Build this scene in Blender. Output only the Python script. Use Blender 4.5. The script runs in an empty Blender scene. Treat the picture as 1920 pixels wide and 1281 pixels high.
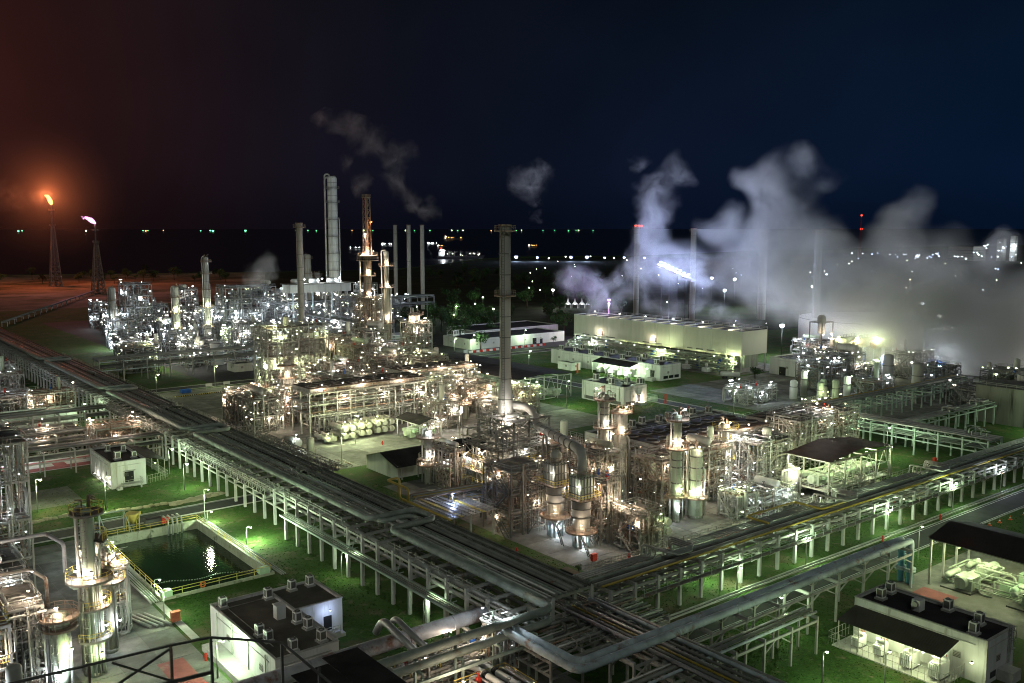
import bpy, math, random
from mathutils import Vector, Matrix
PI = math.pi
SC = bpy.context.scene
COL = SC.collection

# ------------------------------------------------------------------ camera
cam_d = bpy.data.cameras.new('camera')
cam_d.sensor_width = 36.0
cam_d.lens = 32.85
cam_d.clip_start = 1.0
cam_d.clip_end = 90000.0
cam = bpy.data.objects.new('camera', cam_d)
COL.objects.link(cam)
cam.location = (0, 0, 60)
cam.rotation_euler = (math.radians(90 - 6.915), 0, math.radians(51.8 - 90))
SC.camera = cam

# ------------------------------------------------------------------ render look
SC.view_settings.view_transform = 'Standard'
SC.view_settings.look = 'None'
SC.view_settings.exposure = 0.22
SC.view_settings.gamma = 1.0
SC.cycles.use_denoising = True
SC.cycles.denoiser = 'OPENIMAGEDENOISE'
SC.cycles.denoising_input_passes = 'RGB_ALBEDO_NORMAL'
SC.cycles.denoising_prefilter = 'ACCURATE'
SC.cycles.max_bounces = 3
SC.cycles.diffuse_bounces = 1
SC.cycles.glossy_bounces = 1
SC.cycles.transmission_bounces = 2
SC.cycles.volume_bounces = 1
SC.cycles.transparent_max_bounces = 8
SC.cycles.sample_clamp_indirect = 4.0
SC.cycles.sample_clamp_direct = 0.0
SC.cycles.filter_width = 1.05
SC.cycles.caustics_reflective = False
SC.cycles.caustics_refractive = False
SC.cycles.volume_step_rate = 1.0
SC.cycles.volume_max_steps = 128

# ------------------------------------------------------------------ night sky: navy, warmed over the flares
world = bpy.data.worlds.new('World')
SC.world = world
world.use_nodes = True
wn, wl = world.node_tree.nodes, world.node_tree.links
wn.clear()
def wnode(t, **kw):
    n = wn.new(t)
    for k, v in kw.items():
        setattr(n, k, v)
    return n
def wmath(op, a, b=None, clamp=False):
    n = wnode('ShaderNodeMath', operation=op, use_clamp=clamp)
    for i, s in enumerate((a, b)):
        if s is None: continue
        if isinstance(s, (int, float)): n.inputs[i].default_value = s
        else: wl.new(s, n.inputs[i])
    return n.outputs[0]
wtc = wnode('ShaderNodeTexCoord')
def wdot(v):
    n = wnode('ShaderNodeVectorMath', operation='DOT_PRODUCT')
    wl.new(wtc.outputs['Generated'], n.inputs[0]); n.inputs[1].default_value = v
    return n.outputs['Value']
def wmix(fac, a, b):
    n = wnode('ShaderNodeMix', data_type='RGBA')
    wl.new(fac, n.inputs[0])
    for i, s in ((6, a), (7, b)):
        if isinstance(s, tuple): n.inputs[i].default_value = s
        else: wl.new(s, n.inputs[i])
    return n.outputs[2]
side = wmath('MULTIPLY_ADD', wdot((0.786, -0.618, 0)), 1.0); wn[-1].inputs[2].default_value = 0.45      # 0 left .. 1 right
side = wmath('MULTIPLY', side, 1.0, clamp=True)
sep = wnode('ShaderNodeSeparateXYZ'); wl.new(wtc.outputs['Generated'], sep.inputs[0])
elev = wmath('MULTIPLY', sep.outputs['Z'], 3.2, clamp=True)
low = wmix(side, (0.0048, 0.0033, 0.0036, 1), (0.0018, 0.0082, 0.0270, 1))
high = wmix(side, (0.0036, 0.0034, 0.0042, 1), (0.0012, 0.0044, 0.0100, 1))
base = wmix(elev, low, high)
flare_dir = Vector((0.05, 0.99, 0.11)).normalized()
glow = wmath('MAXIMUM', wdot(tuple(flare_dir)), 0.0)
g1 = wmath('POWER', glow, 26.0)
g2 = wmath('POWER', glow, 90.0)
gsum = wmath('ADD', wmath('MULTIPLY', g1, 0.016), wmath('MULTIPLY', g2, 0.022))
red = wnode('ShaderNodeMix', data_type='RGBA'); red.blend_type = 'ADD'
red.inputs[0].default_value = 1.0
wl.new(base, red.inputs[6])
rc = wnode('ShaderNodeVectorMath', operation='SCALE'); rc.inputs[0].default_value = (1.0, 0.21, 0.14)
wl.new(gsum, rc.inputs['Scale']); wl.new(rc.outputs[0], red.inputs[7])
# faint uneven cloud
wnz = wnode('ShaderNodeTexNoise'); wnz.inputs['Scale'].default_value = 2.4; wnz.inputs['Detail'].default_value = 4
wl.new(wtc.outputs['Generated'], wnz.inputs['Vector'])
cl = wnode('ShaderNodeMapRange'); wl.new(wnz.outputs['Fac'], cl.inputs['Value'])
cl.inputs['From Min'].default_value = .3; cl.inputs['From Max'].default_value = .7; cl.inputs['To Min'].default_value = 0.62; cl.inputs['To Max'].default_value = 1.4
mul = wnode('ShaderNodeVectorMath', operation='SCALE'); wl.new(red.outputs[2], mul.inputs[0]); wl.new(cl.outputs[0], mul.inputs['Scale'])
hz = wnode('ShaderNodeMapRange'); hz.interpolation_type = 'SMOOTHSTEP'; wl.new(sep.outputs['Z'], hz.inputs['Value'])      # dark sea haze low down
hz.inputs['From Min'].default_value = -0.01; hz.inputs['From Max'].default_value = 0.07; hz.inputs['To Min'].default_value = .55; hz.inputs['To Max'].default_value = 1.0
hzm = wnode('ShaderNodeVectorMath', operation='SCALE'); wl.new(mul.outputs[0], hzm.inputs[0]); wl.new(hz.outputs[0], hzm.inputs['Scale'])
bg = wnode('ShaderNodeBackground'); wl.new(hzm.outputs[0], bg.inputs['Color']); bg.inputs['Strength'].default_value = 1.0
wo = wnode('ShaderNodeOutputWorld'); wl.new(bg.outputs[0], wo.inputs['Surface'])

# dim sun lamp added as general fill from behind the viewer
sun_d = bpy.data.lights.new('soft_fill', 'SUN'); sun_d.energy = 0.27; sun_d.angle = math.radians(14); sun_d.color = (0.93, 1.0, 0.88)
sun = bpy.data.objects.new('soft_fill', sun_d); COL.objects.link(sun)
sun.rotation_euler = (math.radians(50), 0, math.radians(-36))

# ------------------------------------------------------------------ materials
MATS = {}
def material(name, color, rough=0.6, metal=0.0, vary=0.25, scale=0.6, stain=None, stain_amt=0.0, stain_scale=0.25, bump=0.0, bump_scale=4.0, wave=None, streak=False):
    m = bpy.data.materials.new(name); m.use_nodes = True
    nt = m.node_tree; N, L = nt.nodes, nt.links
    b = N['Principled BSDF']
    b.inputs['Roughness'].default_value = rough; b.inputs['Metallic'].default_value = metal
    b.inputs['Specular IOR Level'].default_value = 0.5 if rough < 0.5 else 0.18
    geo = N.new('ShaderNodeNewGeometry')
    nz = N.new('ShaderNodeTexNoise'); nz.inputs['Scale'].default_value = scale; nz.inputs['Detail'].default_value = 5; nz.inputs['Roughness'].default_value = 0.6
    if streak:
        mp = N.new('ShaderNodeMapping'); mp.inputs['Scale'].default_value = (1.0, 1.0, 0.12)
        L.new(geo.outputs['Position'], mp.inputs['Vector']); src = mp.outputs[0]
    else:
        src = geo.outputs['Position']
    L.new(src, nz.inputs['Vector'])
    mr = N.new('ShaderNodeMapRange'); L.new(nz.outputs['Fac'], mr.inputs['Value'])
    mr.inputs['From Min'].default_value = 0.3; mr.inputs['From Max'].default_value = 0.7
    mr.inputs['To Min'].default_value = 1.0 - vary; mr.inputs['To Max'].default_value = 1.0 + vary
    sc = N.new('ShaderNodeVectorMath'); sc.operation = 'SCALE'; sc.inputs[0].default_value = color; L.new(mr.outputs[0], sc.inputs['Scale'])
    out = sc.outputs[0]
    if stain:
        n2 = N.new('ShaderNodeTexNoise'); n2.inputs['Scale'].default_value = stain_scale; n2.inputs['Detail'].default_value = 6; n2.inputs['Roughness'].default_value = 0.65
        L.new(src, n2.inputs['Vector'])
        r2 = N.new('ShaderNodeMapRange'); L.new(n2.outputs['Fac'], r2.inputs['Value'])
        r2.inputs['From Min'].default_value = 0.72 - 0.3 * stain_amt; r2.inputs['From Max'].default_value = 0.80 - 0.22 * stain_amt
        mx = N.new('ShaderNodeMix'); mx.data_type = 'RGBA'
        L.new(r2.outputs[0], mx.inputs[0]); L.new(out, mx.inputs[6]); mx.inputs[7].default_value = (*stain, 1)
        out = mx.outputs[2]
    if name == 'concrete':      # each slab its own tone
        oi = N.new('ShaderNodeObjectInfo'); ov = N.new('ShaderNodeMapRange'); L.new(oi.outputs['Random'], ov.inputs['Value']); ov.inputs['To Min'].default_value = .74; ov.inputs['To Max'].default_value = 1.22
        os_ = N.new('ShaderNodeVectorMath'); os_.operation = 'SCALE'; L.new(out, os_.inputs[0]); L.new(ov.outputs[0], os_.inputs['Scale']); out = os_.outputs[0]
    L.new(out, b.inputs['Base Color'])
    if bump or wave:
        bp = N.new('ShaderNodeBump'); bp.inputs['Strength'].default_value = bump or 0.6; bp.inputs['Distance'].default_value = 0.12
        if wave:
            wv = N.new('ShaderNodeTexWave'); wv.bands_direction = wave[0]; wv.inputs['Scale'].default_value = wave[1]
            L.new(geo.outputs['Position'], wv.inputs['Vector']); L.new(wv.outputs['Fac'], bp.inputs['Height'])
        else:
            n3 = N.new('ShaderNodeTexNoise'); n3.inputs['Scale'].default_value = bump_scale; n3.inputs['Detail'].default_value = 4
            L.new(geo.outputs['Position'], n3.inputs['Vector']); L.new(n3.outputs['Fac'], bp.inputs['Height'])
        L.new(bp.outputs[0], b.inputs['Normal'])
    MATS[name] = m
    return m
RUST = (0.16, 0.065, 0.03)
material('steel', (0.36, 0.36, 0.33), 0.55, 0.2, 0.3, 0.5, RUST, 0.4, 0.4)
material('steel_warm', (0.25, 0.225, 0.19), 0.65, 0.1, 0.35, 0.7, (0.14, 0.065, 0.035), 0.6, 0.5)
material('pipe_warm', (0.30, 0.275, 0.235), 0.5, 0.25, 0.35, 0.5, (0.15, 0.08, 0.05), 0.55, 0.5)
material('steel_dark', (0.13, 0.13, 0.12), 0.6, 0.2, 0.3, 0.5, RUST, 0.4, 0.5)
material('steel_green', (0.34, 0.42, 0.36), 0.5, 0.1, 0.2, 0.6, RUST, 0.25, 0.4)
material('steel_far', (0.20, 0.21, 0.21), 0.6, 0.1, 0.3, 0.3)
material('pipe_far', (0.26, 0.27, 0.27), 0.5, 0.2, 0.3, 0.3)
material('steel_rusty', (0.27, 0.21, 0.165), 0.75, 0.1, 0.4, 0.9, (0.24, 0.115, 0.065), 0.62, 0.6)
material('grating', (0.20, 0.19, 0.17), 0.7, 0.2, 0.3, 1.2, RUST, 0.5, 0.6)
material('pipe_clad', (0.42, 0.42, 0.39), 0.45, 0.45, 0.2, 0.35, (0.22, 0.19, 0.15), 0.4, 0.5)
material('pipe_grey', (0.24, 0.245, 0.22), 0.58, 0.15, 0.25, 0.35, RUST, 0.3, 0.5)
material('pipe_green', (0.27, 0.31, 0.27), 0.55, 0.05, 0.3, 0.5, (0.16, 0.14, 0.10), 0.3, 0.3)
material('pipe_blue', (0.46, 0.54, 0.56), 0.6, 0.0, 0.35, 0.35, (0.24, 0.12, 0.06), 0.5, 0.45)
material('pipe_header', (0.33, 0.33, 0.34), 0.6, 0.05, 0.35, 0.4, (0.16, 0.07, 0.04), 0.62, 0.35)
material('pipe_teal', (0.12, 0.30, 0.38), 0.55, 0, .2, .4)
material('pipe_yellow', (0.42, 0.31, 0.05), 0.45, 0.0, 0.2, 0.5)
material('pipe_dark', (0.13, 0.135, 0.12), 0.6, 0.1, 0.4, 0.5)
material('paint_yellow', (0.60, 0.47, 0.12), 0.5, 0.0, 0.15, 0.8)
material('paint_red', (0.55, 0.05, 0.03), 0.5)
material('paint_orange', (0.75, 0.16, 0.04), 0.5)
material('paint_blue', (0.03, 0.13, 0.50), 0.4)
material('paint_white', (0.78, 0.78, 0.75), 0.6, 0, 0.1, 0.6)
material('paint_lightgreen', (0.45, 0.62, 0.42), 0.5, 0, 0.12, 0.8)
material('vessel', (0.44, 0.44, 0.39), 0.55, 0.15, 0.22, 0.35, (0.24, 0.19, 0.13), 0.45, 0.5, streak=True)
material('vessel_green', (0.38, 0.44, 0.34), 0.6, 0.0, 0.28, 0.4, (0.2, 0.17, 0.1), 0.4, 0.5, streak=True)
material('vessel_aged', (0.36, 0.36, 0.30), 0.6, 0.15, 0.35, 0.4, (0.15, 0.11, 0.07), 0.6, 0.4, streak=True)
material('stack_steel', (0.38, 0.37, 0.34), 0.6, 0.1, 0.18, 0.15, (0.20, 0.16, 0.12), 0.35, 0.3, streak=True)
material('rust_stack', (0.28, 0.21, 0.16), 0.7, 0.1, 0.35, 0.4, (0.32, 0.13, 0.07), 0.7, 0.5, streak=True)
material('brick_red', (0.40, 0.12, 0.07), 0.7, 0, 0.3, 0.8)
material('tank_white', (0.66, 0.66, 0.62), 0.55, 0, 0.08, 0.3, (0.36, 0.32, 0.25), 0.25, 0.3, streak=True)
material('wall_white', (0.62, 0.62, 0.60), 0.75, 0, 0.16, 0.5, (0.36, 0.35, 0.29), 0.55, 0.6, streak=True)
material('wall_panel', (0.52, 0.53, 0.47), 0.6, 0, 0.14, 0.4, (0.34, 0.32, 0.25), 0.45, 0.5, streak=True)
material('cladding', (0.48, 0.50, 0.42), 0.55, 0.0, 0.10, 0.25, (0.36, 0.36, 0.29), 0.4, 0.3, wave=('Y', 1.1), streak=True)
material('concrete', (0.165, 0.165, 0.15), 0.88, 0, 0.38, 0.35, (0.12, 0.12, 0.10), 0.75, 0.14, bump=0.2)
material('concrete_pale', (0.44, 0.44, 0.41), 0.85, 0, 0.2, 0.5, (0.22, 0.22, 0.19), 0.35, 0.4)
material('concrete_stained', (0.20, 0.20, 0.17), 0.9, 0, 0.3, 0.25, (0.06, 0.06, 0.05), 0.6, 0.3, streak=True)
material('roof_dark', (0.035, 0.035, 0.033), 0.8, 0, 0.4, 0.3, (0.07, 0.065, 0.055), 0.4, 0.2)
material('roof_felt', (0.115, 0.11, 0.09), 0.85, 0, 0.3, 0.35, (0.14, 0.13, 0.10), 0.4, 0.18)
material('roof_sheet', (0.065, 0.060, 0.052), 0.55, 0.2, 0.25, 0.3, (0.10, 0.055, 0.04), 0.5, 0.15, wave=('Y', 2.2))
material('roof_brown', (0.13, 0.085, 0.065), 0.6, 0.1, 0.25, 0.4, (0.08, 0.05, 0.04), 0.5, 0.3, wave=('X', 2.2))
material('fan_deck', (0.10, 0.075, 0.06), 0.7, 0.1, 0.3, 0.5)
material('asphalt', (0.048, 0.048, 0.048), 0.85, 0, 0.25, 0.3, (0.085, 0.085, 0.08), 0.35, 0.08)
material('road_paint', (0.62, 0.62, 0.58), 0.7, 0, 0.15, 2.0)
material('pad_red', (0.27, 0.085, 0.08), 0.75, 0, 0.25, 0.5, (0.30, 0.20, 0.17), 0.4, 0.3)
material('sand', (0.36, 0.33, 0.22), 0.9, 0, 0.25, 0.8)
material('soil', (0.16, 0.13, 0.09), 0.95, 0, 0.3, 0.5)
material('black', (0.02, 0.02, 0.02), 0.5)
material('glass_dark', (0.02, 0.025, 0.03), 0.1)
material('hull', (0.10, 0.10, 0.11), 0.6)
material('bark', (0.07, 0.05, 0.035), 0.9)
material('leaf', (0.045, 0.10, 0.03), 0.6, 0, 0.5, 0.6)
material('leaf_dark', (0.035, 0.07, 0.025), 0.7, 0, 0.5, 0.4)
# grass: worn, mottled
def grass_material():
    m = material('grass', (0.034, 0.078, 0.013), 0.95, 0, 0.5, 0.9, bump=0.7, bump_scale=2.2)
    N, L = m.node_tree.nodes, m.node_tree.links; b = N['Principled BSDF']
    src = b.inputs['Base Color'].links[0].from_socket; geo = [n for n in N if n.type == 'NEW_GEOMETRY'][0]
    for sc_, lo, hi, col in ((1.4, .48, .60, (0.022, 0.062, 0.010, 1)), (3.1, .55, .66, (0.070, 0.130, 0.024, 1)), (0.035, .45, .6, (0.055, 0.105, 0.020, 1)), (0.11, .52, .63, (0.085, 0.085, 0.038, 1)), (0.35, .57, .66, (0.13, 0.115, 0.07, 1)), (0.5, .35, .25, (0.012, 0.030, 0.008, 1))):
        nz = N.new('ShaderNodeTexNoise'); nz.inputs['Scale'].default_value = sc_; nz.inputs['Detail'].default_value = 6; nz.inputs['Roughness'].default_value = .65
        L.new(geo.outputs['Position'], nz.inputs['Vector'])
        mr = N.new('ShaderNodeMapRange'); L.new(nz.outputs['Fac'], mr.inputs['Value']); mr.inputs['From Min'].default_value = lo; mr.inputs['From Max'].default_value = hi
        mx = N.new('ShaderNodeMix'); mx.data_type = 'RGBA'; L.new(mr.outputs[0], mx.inputs[0]); L.new(src, mx.inputs[6]); mx.inputs[7].default_value = col
        src = mx.outputs[2]
    L.new(src, b.inputs['Base Color'])
grass_material()
# pond and sea
def water(name, color, rough, scale, strength):
    m = bpy.data.materials.new(name); m.use_nodes = True
    N, L = m.node_tree.nodes, m.node_tree.links
    b = N['Principled BSDF']; b.inputs['Base Color'].default_value = (*color, 1); b.inputs['Roughness'].default_value = rough
    b.inputs['IOR'].default_value = 1.33
    geo = N.new('ShaderNodeNewGeometry'); nz = N.new('ShaderNodeTexNoise'); nz.inputs['Scale'].default_value = scale; nz.inputs['Detail'].default_value = 3
    L.new(geo.outputs['Position'], nz.inputs['Vector'])
    bp = N.new('ShaderNodeBump'); bp.inputs['Strength'].default_value = strength; bp.inputs['Distance'].default_value = 0.2
    L.new(nz.outputs['Fac'], bp.inputs['Height']); L.new(bp.outputs[0], b.inputs['Normal'])
    MATS[name] = m
water('pond_water', (0.016, 0.036, 0.016), 0.07, 1.6, 0.22)
water('sea_water', (0.007, 0.009, 0.015), 0.32, 0.02, 0.3)
def emitter(name, color, strength):
    m = bpy.data.materials.new(name); m.use_nodes = True
    N, L = m.node_tree.nodes, m.node_tree.links
    N.remove(N['Principled BSDF'])
    e = N.new('ShaderNodeEmission'); e.inputs['Color'].default_value = (*color, 1); e.inputs['Strength'].default_value = strength
    L.new(e.outputs[0], N['Material Output'].inputs['Surface'])
    m.cycles.emission_sampling = 'NONE'
    MATS[name] = m
LC = {  # lamp colours
    'cool': (0.82, 0.92, 1.0), 'white': (1.0, 0.96, 0.88), 'warm': (1.0, 0.80, 0.60), 'green': (0.72, 1.0, 0.62),
    'lime': (0.88, 1.0, 0.55), 'violet': (0.74, 0.32, 1.0), 'blue': (0.50, 0.62, 1.0), 'red': (1.0, 0.06, 0.03), 'orange': (1.0, 0.45, 0.12), 'sea_green': (0.15, 1.0, 0.40)}
for k, c in LC.items():
    emitter('glow_' + k, c, {'violet': 5.0, 'red': 4.0, 'sea_green': 3.0, 'orange': 4.0, 'blue': 9.0}.get(k, 14.0))
emitter('tube_white', (0.93, 0.97, 1.0), 9.0)
emitter('flame_orange', (1.0, 0.30, 0.07), 7.0)
emitter('flame_violet', (0.95, 0.42, 0.85), 2.6)

# ------------------------------------------------------------------ mesh builder
class MB:
    def __init__(s):
        s.v = []; s.f = []; s.sm = []; s.mi = []; s.cur = 0
    def face(s, idx, smooth=False):
        s.f.append(idx); s.sm.append(smooth); s.mi.append(s.cur)
    def box(s, x0, y0, z0, x1, y1, z1):
        n = len(s.v)
        s.v += [(x0, y0, z0), (x1, y0, z0), (x1, y1, z0), (x0, y1, z0), (x0, y0, z1), (x1, y0, z1), (x1, y1, z1), (x0, y1, z1)]
        for q in ((0, 3, 2, 1), (4, 5, 6, 7), (0, 1, 5, 4), (1, 2, 6, 5), (2, 3, 7, 6), (3, 0, 4, 7)):
            s.face([n + i for i in q])
        return s
    def cbox(s, cx, cy, z0, sx, sy, sz):
        return s.box(cx - sx / 2, cy - sy / 2, z0, cx + sx / 2, cy + sy / 2, z0 + sz)
    def bar(s, p, q, w, h=None):
        h = h or w
        p, q = Vector(p), Vector(q); d = (q - p)
        if d.length < 1e-6: return s
        d.normalize()
        up = Vector((0, 0, 1)) if abs(d.z) < 0.95 else Vector((0, 1, 0))
        a = d.cross(up).normalized() * (w / 2); b = a.cross(d).normalized() * (h / 2)
        n = len(s.v)
        for c in (p, q):
            for e in (-a - b, a - b, a + b, -a + b):
                s.v.append(tuple(c + e))
        for f in ((3, 2, 1, 0), (4, 5, 6, 7), (0, 1, 5, 4), (1, 2, 6, 5), (2, 3, 7, 6), (3, 0, 4, 7)):
            s.face([n + i for i in f])
        return s
    def tube(s, pts, r, n=8, bend=2.0, seg=3, cap=True):
        P = [Vector(p) for p in pts]
        Q = [P[0]]
        for i in range(1, len(P) - 1):
            a, b = P[i - 1] - P[i], P[i + 1] - P[i]
            la, lb = a.length, b.length
            if la < 1e-5 or lb < 1e-5: continue
            rb = min(bend * r * 1.6, la * 0.48, lb * 0.48)
            a.normalize(); b.normalize()
            if a.dot(b) < -0.999: continue
            for k in range(seg + 1):
                t = k / seg
                p0 = P[i] + a * rb; p1 = P[i]; p2 = P[i] + b * rb
                Q.append(p0 * (1 - t) ** 2 + p1 * 2 * t * (1 - t) + p2 * t * t)
        Q.append(P[-1])
        base = len(s.v); nrm = None; m = len(Q)
        for i, c in enumerate(Q):
            d = (Q[min(i + 1, m - 1)] - Q[max(i - 1, 0)])
            if d.length < 1e-9: d = Vector((0, 0, 1))
            d.normalize()
            if nrm is None:
                nrm = d.orthogonal().normalized()
            else:
                nrm = nrm - d * nrm.dot(d)
                nrm = nrm.normalized() if nrm.length > 1e-6 else d.orthogonal().normalized()
            bi = d.cross(nrm)
            for k in range(n):
                t = 2 * PI * k / n
                s.v.append(tuple(c + nrm * (r * math.cos(t)) + bi * (r * math.sin(t))))
        for i in range(m - 1):
            for k in range(n):
                a = base + i * n + k; b = base + i * n + (k + 1) % n
                s.face([a, b, b + n, a + n], True)
        if cap:
            s.face([base + k for k in range(n)][::-1]); s.face([base + (m - 1) * n + k for k in range(n)])
        return s
    def lathe(s, x, y, prof, n=20, cap=True):
        base = len(s.v)
        for (r, z) in prof:
            for k in range(n):
                t = 2 * PI * k / n
                s.v.append((x + r * math.cos(t), y + r * math.sin(t), z))
        for i in range(len(prof) - 1):
            for k in range(n):
                a = base + i * n + k; b = base + i * n + (k + 1) % n
                s.face([a, b, b + n, a + n], True)
        if cap:
            s.face([base + k for k in range(n)][::-1]); s.face([base + (len(prof) - 1) * n + k for k in range(n)])
        return s
    def hvessel(s, p, q, r, n=14):
        """horizontal drum with dished heads between p and q (same z)"""
        p, q = Vector(p), Vector(q); d = (q - p).normalized()
        a = Vector((0, 0, 1)); b = d.cross(a)
        prof = [(-0.45, 0.25), (-0.32, 0.7), (0, 1.0)]
        rings = [(p + d * (u * r), v * r) for u, v in prof] + [(q - d * (u * r), v * r) for u, v in prof[::-1]]
        base = len(s.v)
        for c, rr in rings:
            for k in range(n):
                t = 2 * PI * k / n
                s.v.append(tuple(c + a * (rr * math.cos(t)) + b * (rr * math.sin(t))))
        for i in range(len(rings) - 1):
            for k in range(n):
                u = base + i * n + k; w = base + i * n + (k + 1) % n
                s.face([u, u + n, w + n, w], True)
        s.face([base + k for k in range(n)]); s.face([base + (len(rings) - 1) * n + k for k in range(n)][::-1])
        return s
    def ring(s, x, y, z, ri, ro, h, n=16, a0=0.0, a1=2 * PI):
        full = abs(a1 - a0) > 2 * PI - 1e-3
        m = n if full else n + 1
        base = len(s.v)
        for k in range(m):
            t = a0 + (a1 - a0) * k / n
            c, e = math.cos(t), math.sin(t)
            s.v += [(x + ri * c, y + ri * e, z), (x + ro * c, y + ro * e, z), (x + ro * c, y + ro * e, z + h), (x + ri * c, y + ri * e, z + h)]
        for k in range(n):
            a = base + 4 * k; b = base + 4 * ((k + 1) % m)
            for i, j in ((0, 1), (1, 2), (2, 3), (3, 0)):
                s.face([a + i, a + j, b + j, b + i])
        return s
    def quad(s, pts):
        n = len(s.v); s.v += [tuple(p) for p in pts]; s.face(list(range(n, n + len(pts)))); return s
    def rail_line(s, pts, h=1.1, t=0.07, step=2.0):
        for p, q in zip(pts, pts[1:]):
            p, q = Vector(p), Vector(q); L = (q - p).length
            for k in (1.0, 0.55):
                s.bar(p + Vector((0, 0, h * k)), q + Vector((0, 0, h * k)), t)
            m = max(1, round(L / step))
            for i in range(m + 1):
                c = p.lerp(q, i / m); s.bar(c, c + Vector((0, 0, h)), t)
        return s
    def rail_ring(s, x, y, z, r, h=1.1, t=0.07, n=14, a0=0.0, a1=2 * PI):
        pts = [(x + r * math.cos(a0 + (a1 - a0) * k / n), y + r * math.sin(a0 + (a1 - a0) * k / n), z) for k in range(n + 1)]
        for p, q in zip(pts, pts[1:]):
            for k in (1.0, 0.55):
                s.bar((p[0], p[1], z + h * k), (q[0], q[1], z + h * k), t)
            s.bar(p, (p[0], p[1], z + h), t)
        return s
    def ladder(s, x, y, z0, z1, nx=1.0, ny=0.0, cage=True, w=0.6, t=0.07):
        tx, ty = -ny, nx
        for e in (-1, 1):
            s.bar((x + tx * w / 2 * e, y + ty * w / 2 * e, z0), (x + tx * w / 2 * e, y + ty * w / 2 * e, z1), t)
        z = z0 + 0.4
        while z < z1:
            s.bar((x + tx * w / 2, y + ty * w / 2, z), (x - tx * w / 2, y - ty * w / 2, z), t * 0.7); z += 0.6
        if cage:
            z = z0 + 2.2
            while z < z1:
                pts = [(x + tx * w / 2, y + ty * w / 2), (x + tx * 0.4 + nx * 0.6, y + ty * 0.4 + ny * 0.6), (x - tx * 0.4 + nx * 0.6, y - ty * 0.4 + ny * 0.6), (x - tx * w / 2, y - ty * w / 2)]
                for p, q in zip(pts, pts[1:]):
                    s.bar((*p, z), (*q, z), t * 0.8)
                z += 1.2
            for sgn in (-0.4, 0.4):
                s.bar((x + tx * sgn + nx * 0.6, y + ty * sgn + ny * 0.6, z0 + 2.2), (x + tx * sgn + nx * 0.6, y + ty * sgn + ny * 0.6, z1), t * 0.8)
        return s
    def mesh(s, name, mats, off=(0, 0, 0)):
        me = bpy.data.meshes.new(name)
        ox, oy, oz = off
        me.from_pydata([(x - ox, y - oy, z - oz) for x, y, z in s.v], [], s.f)
        me.polygons.foreach_set('use_smooth', s.sm)
        if isinstance(mats, str): mats = [mats]
        for m in mats: me.materials.append(MATS[m])
        if len(mats) > 1: me.polygons.foreach_set('material_index', s.mi)
        me.update()
        return me

def thing(name, label, cat, loc=(0, 0, 0), rz=0.0, group=None):
    o = bpy.data.objects.new(name, None); COL.objects.link(o)
    o.empty_display_size = 0.5
    o.location = loc; o.rotation_euler = (0, 0, rz)
    o['label'] = label; o['category'] = cat
    if group: o['group'] = group
    o['_loc'] = list(loc)
    return o
def wl_of(o):
    l = Vector((0, 0, 0))
    while o is not None:
        l += Vector(o.location); o = o.parent
    return l
def part(name, mb, mat, parent, kind=None, label=None):
    """mb in world coordinates -> child mesh of an unrotated parent"""
    if not mb.f: return None
    off = wl_of(parent)
    o = bpy.data.objects.new(name, mb.mesh(name, mat, off)); COL.objects.link(o)
    o.parent = parent
    if kind: o['kind'] = kind
    if label: o['label'] = label
    return o
def inst(name, me, parent, pos, rz=0.0):
    o = bpy.data.objects.new(name, me); COL.objects.link(o)
    o.parent = parent
    o.location = Vector(pos) - (wl_of(parent) if parent else Vector((0, 0, 0)))
    o.rotation_euler = (0, 0, rz)
    return o
def lone(name, mb, mat, label, cat, group=None, off=(0, 0, 0)):
    o = bpy.data.objects.new(name, mb.mesh(name, mat, off)); COL.objects.link(o)
    o.location = off; o['label'] = label; o['category'] = cat
    if group: o['group'] = group
    return o
def setting(name, mb, mat, parent=None, kind='structure'):
    o = bpy.data.objects.new(name, mb.mesh(name, mat)); COL.objects.link(o)
    if parent: o.parent = parent
    else: o['kind'] = kind
    return o
ORD = ['first', 'second', 'third', 'fourth', 'fifth', 'sixth', 'seventh', 'eighth', 'ninth', 'tenth', 'eleventh', 'twelfth', 'thirteenth', 'fourteenth', 'fifteenth', 'sixteenth', 'seventeenth', 'eighteenth', 'nineteenth', 'twentieth']

# ------------------------------------------------------------------ lamps
_LM = {}
def lamp_mesh(color, r, kind='bell'):
    key = (color, round(r, 2), kind)
    if key not in _LM:
        b = MB()
        if kind == 'bell':      # glowing globe under a small hood
            b.lathe(0, 0, [(0.15 * r, -r), (0.75 * r, -0.65 * r), (r, 0), (0.8 * r, 0.5 * r)], 8)
            b.cur = 1
            b.lathe(0, 0, [(1.12 * r, 0.42 * r), (0.7 * r, 0.95 * r), (0.2 * r, 1.2 * r)], 8)
        else:                   # tube in a tray
            b.box(-1.6 * r, -0.28 * r, -0.3 * r, 1.6 * r, 0.28 * r, 0.05 * r)
            b.cur = 1
            b.box(-1.7 * r, -0.4 * r, 0.05 * r, 1.7 * r, 0.4 * r, 0.35 * r)
        _LM[key] = b.mesh('lamp_head', ['glow_' + color, 'steel_dark'])
    return _LM[key]
_LD = {}
N_LIGHTS = [0]
def light_at(parent, pos, color, power, radius=0.25):
    key = (color, power, radius)
    if key not in _LD:
        d = bpy.data.lights.new('lamp_light', 'POINT'); d.energy = power * 1.15; d.color = LC[color]; d.shadow_soft_size = radius
        _LD[key] = d
    o = bpy.data.objects.new('lamp_light', _LD[key]); COL.objects.link(o)
    if parent is not None:
        o.parent = parent; o.location = Vector(pos) - wl_of(parent)
    else: o.location = pos
    N_LIGHTS[0] += 1
    return o
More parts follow.
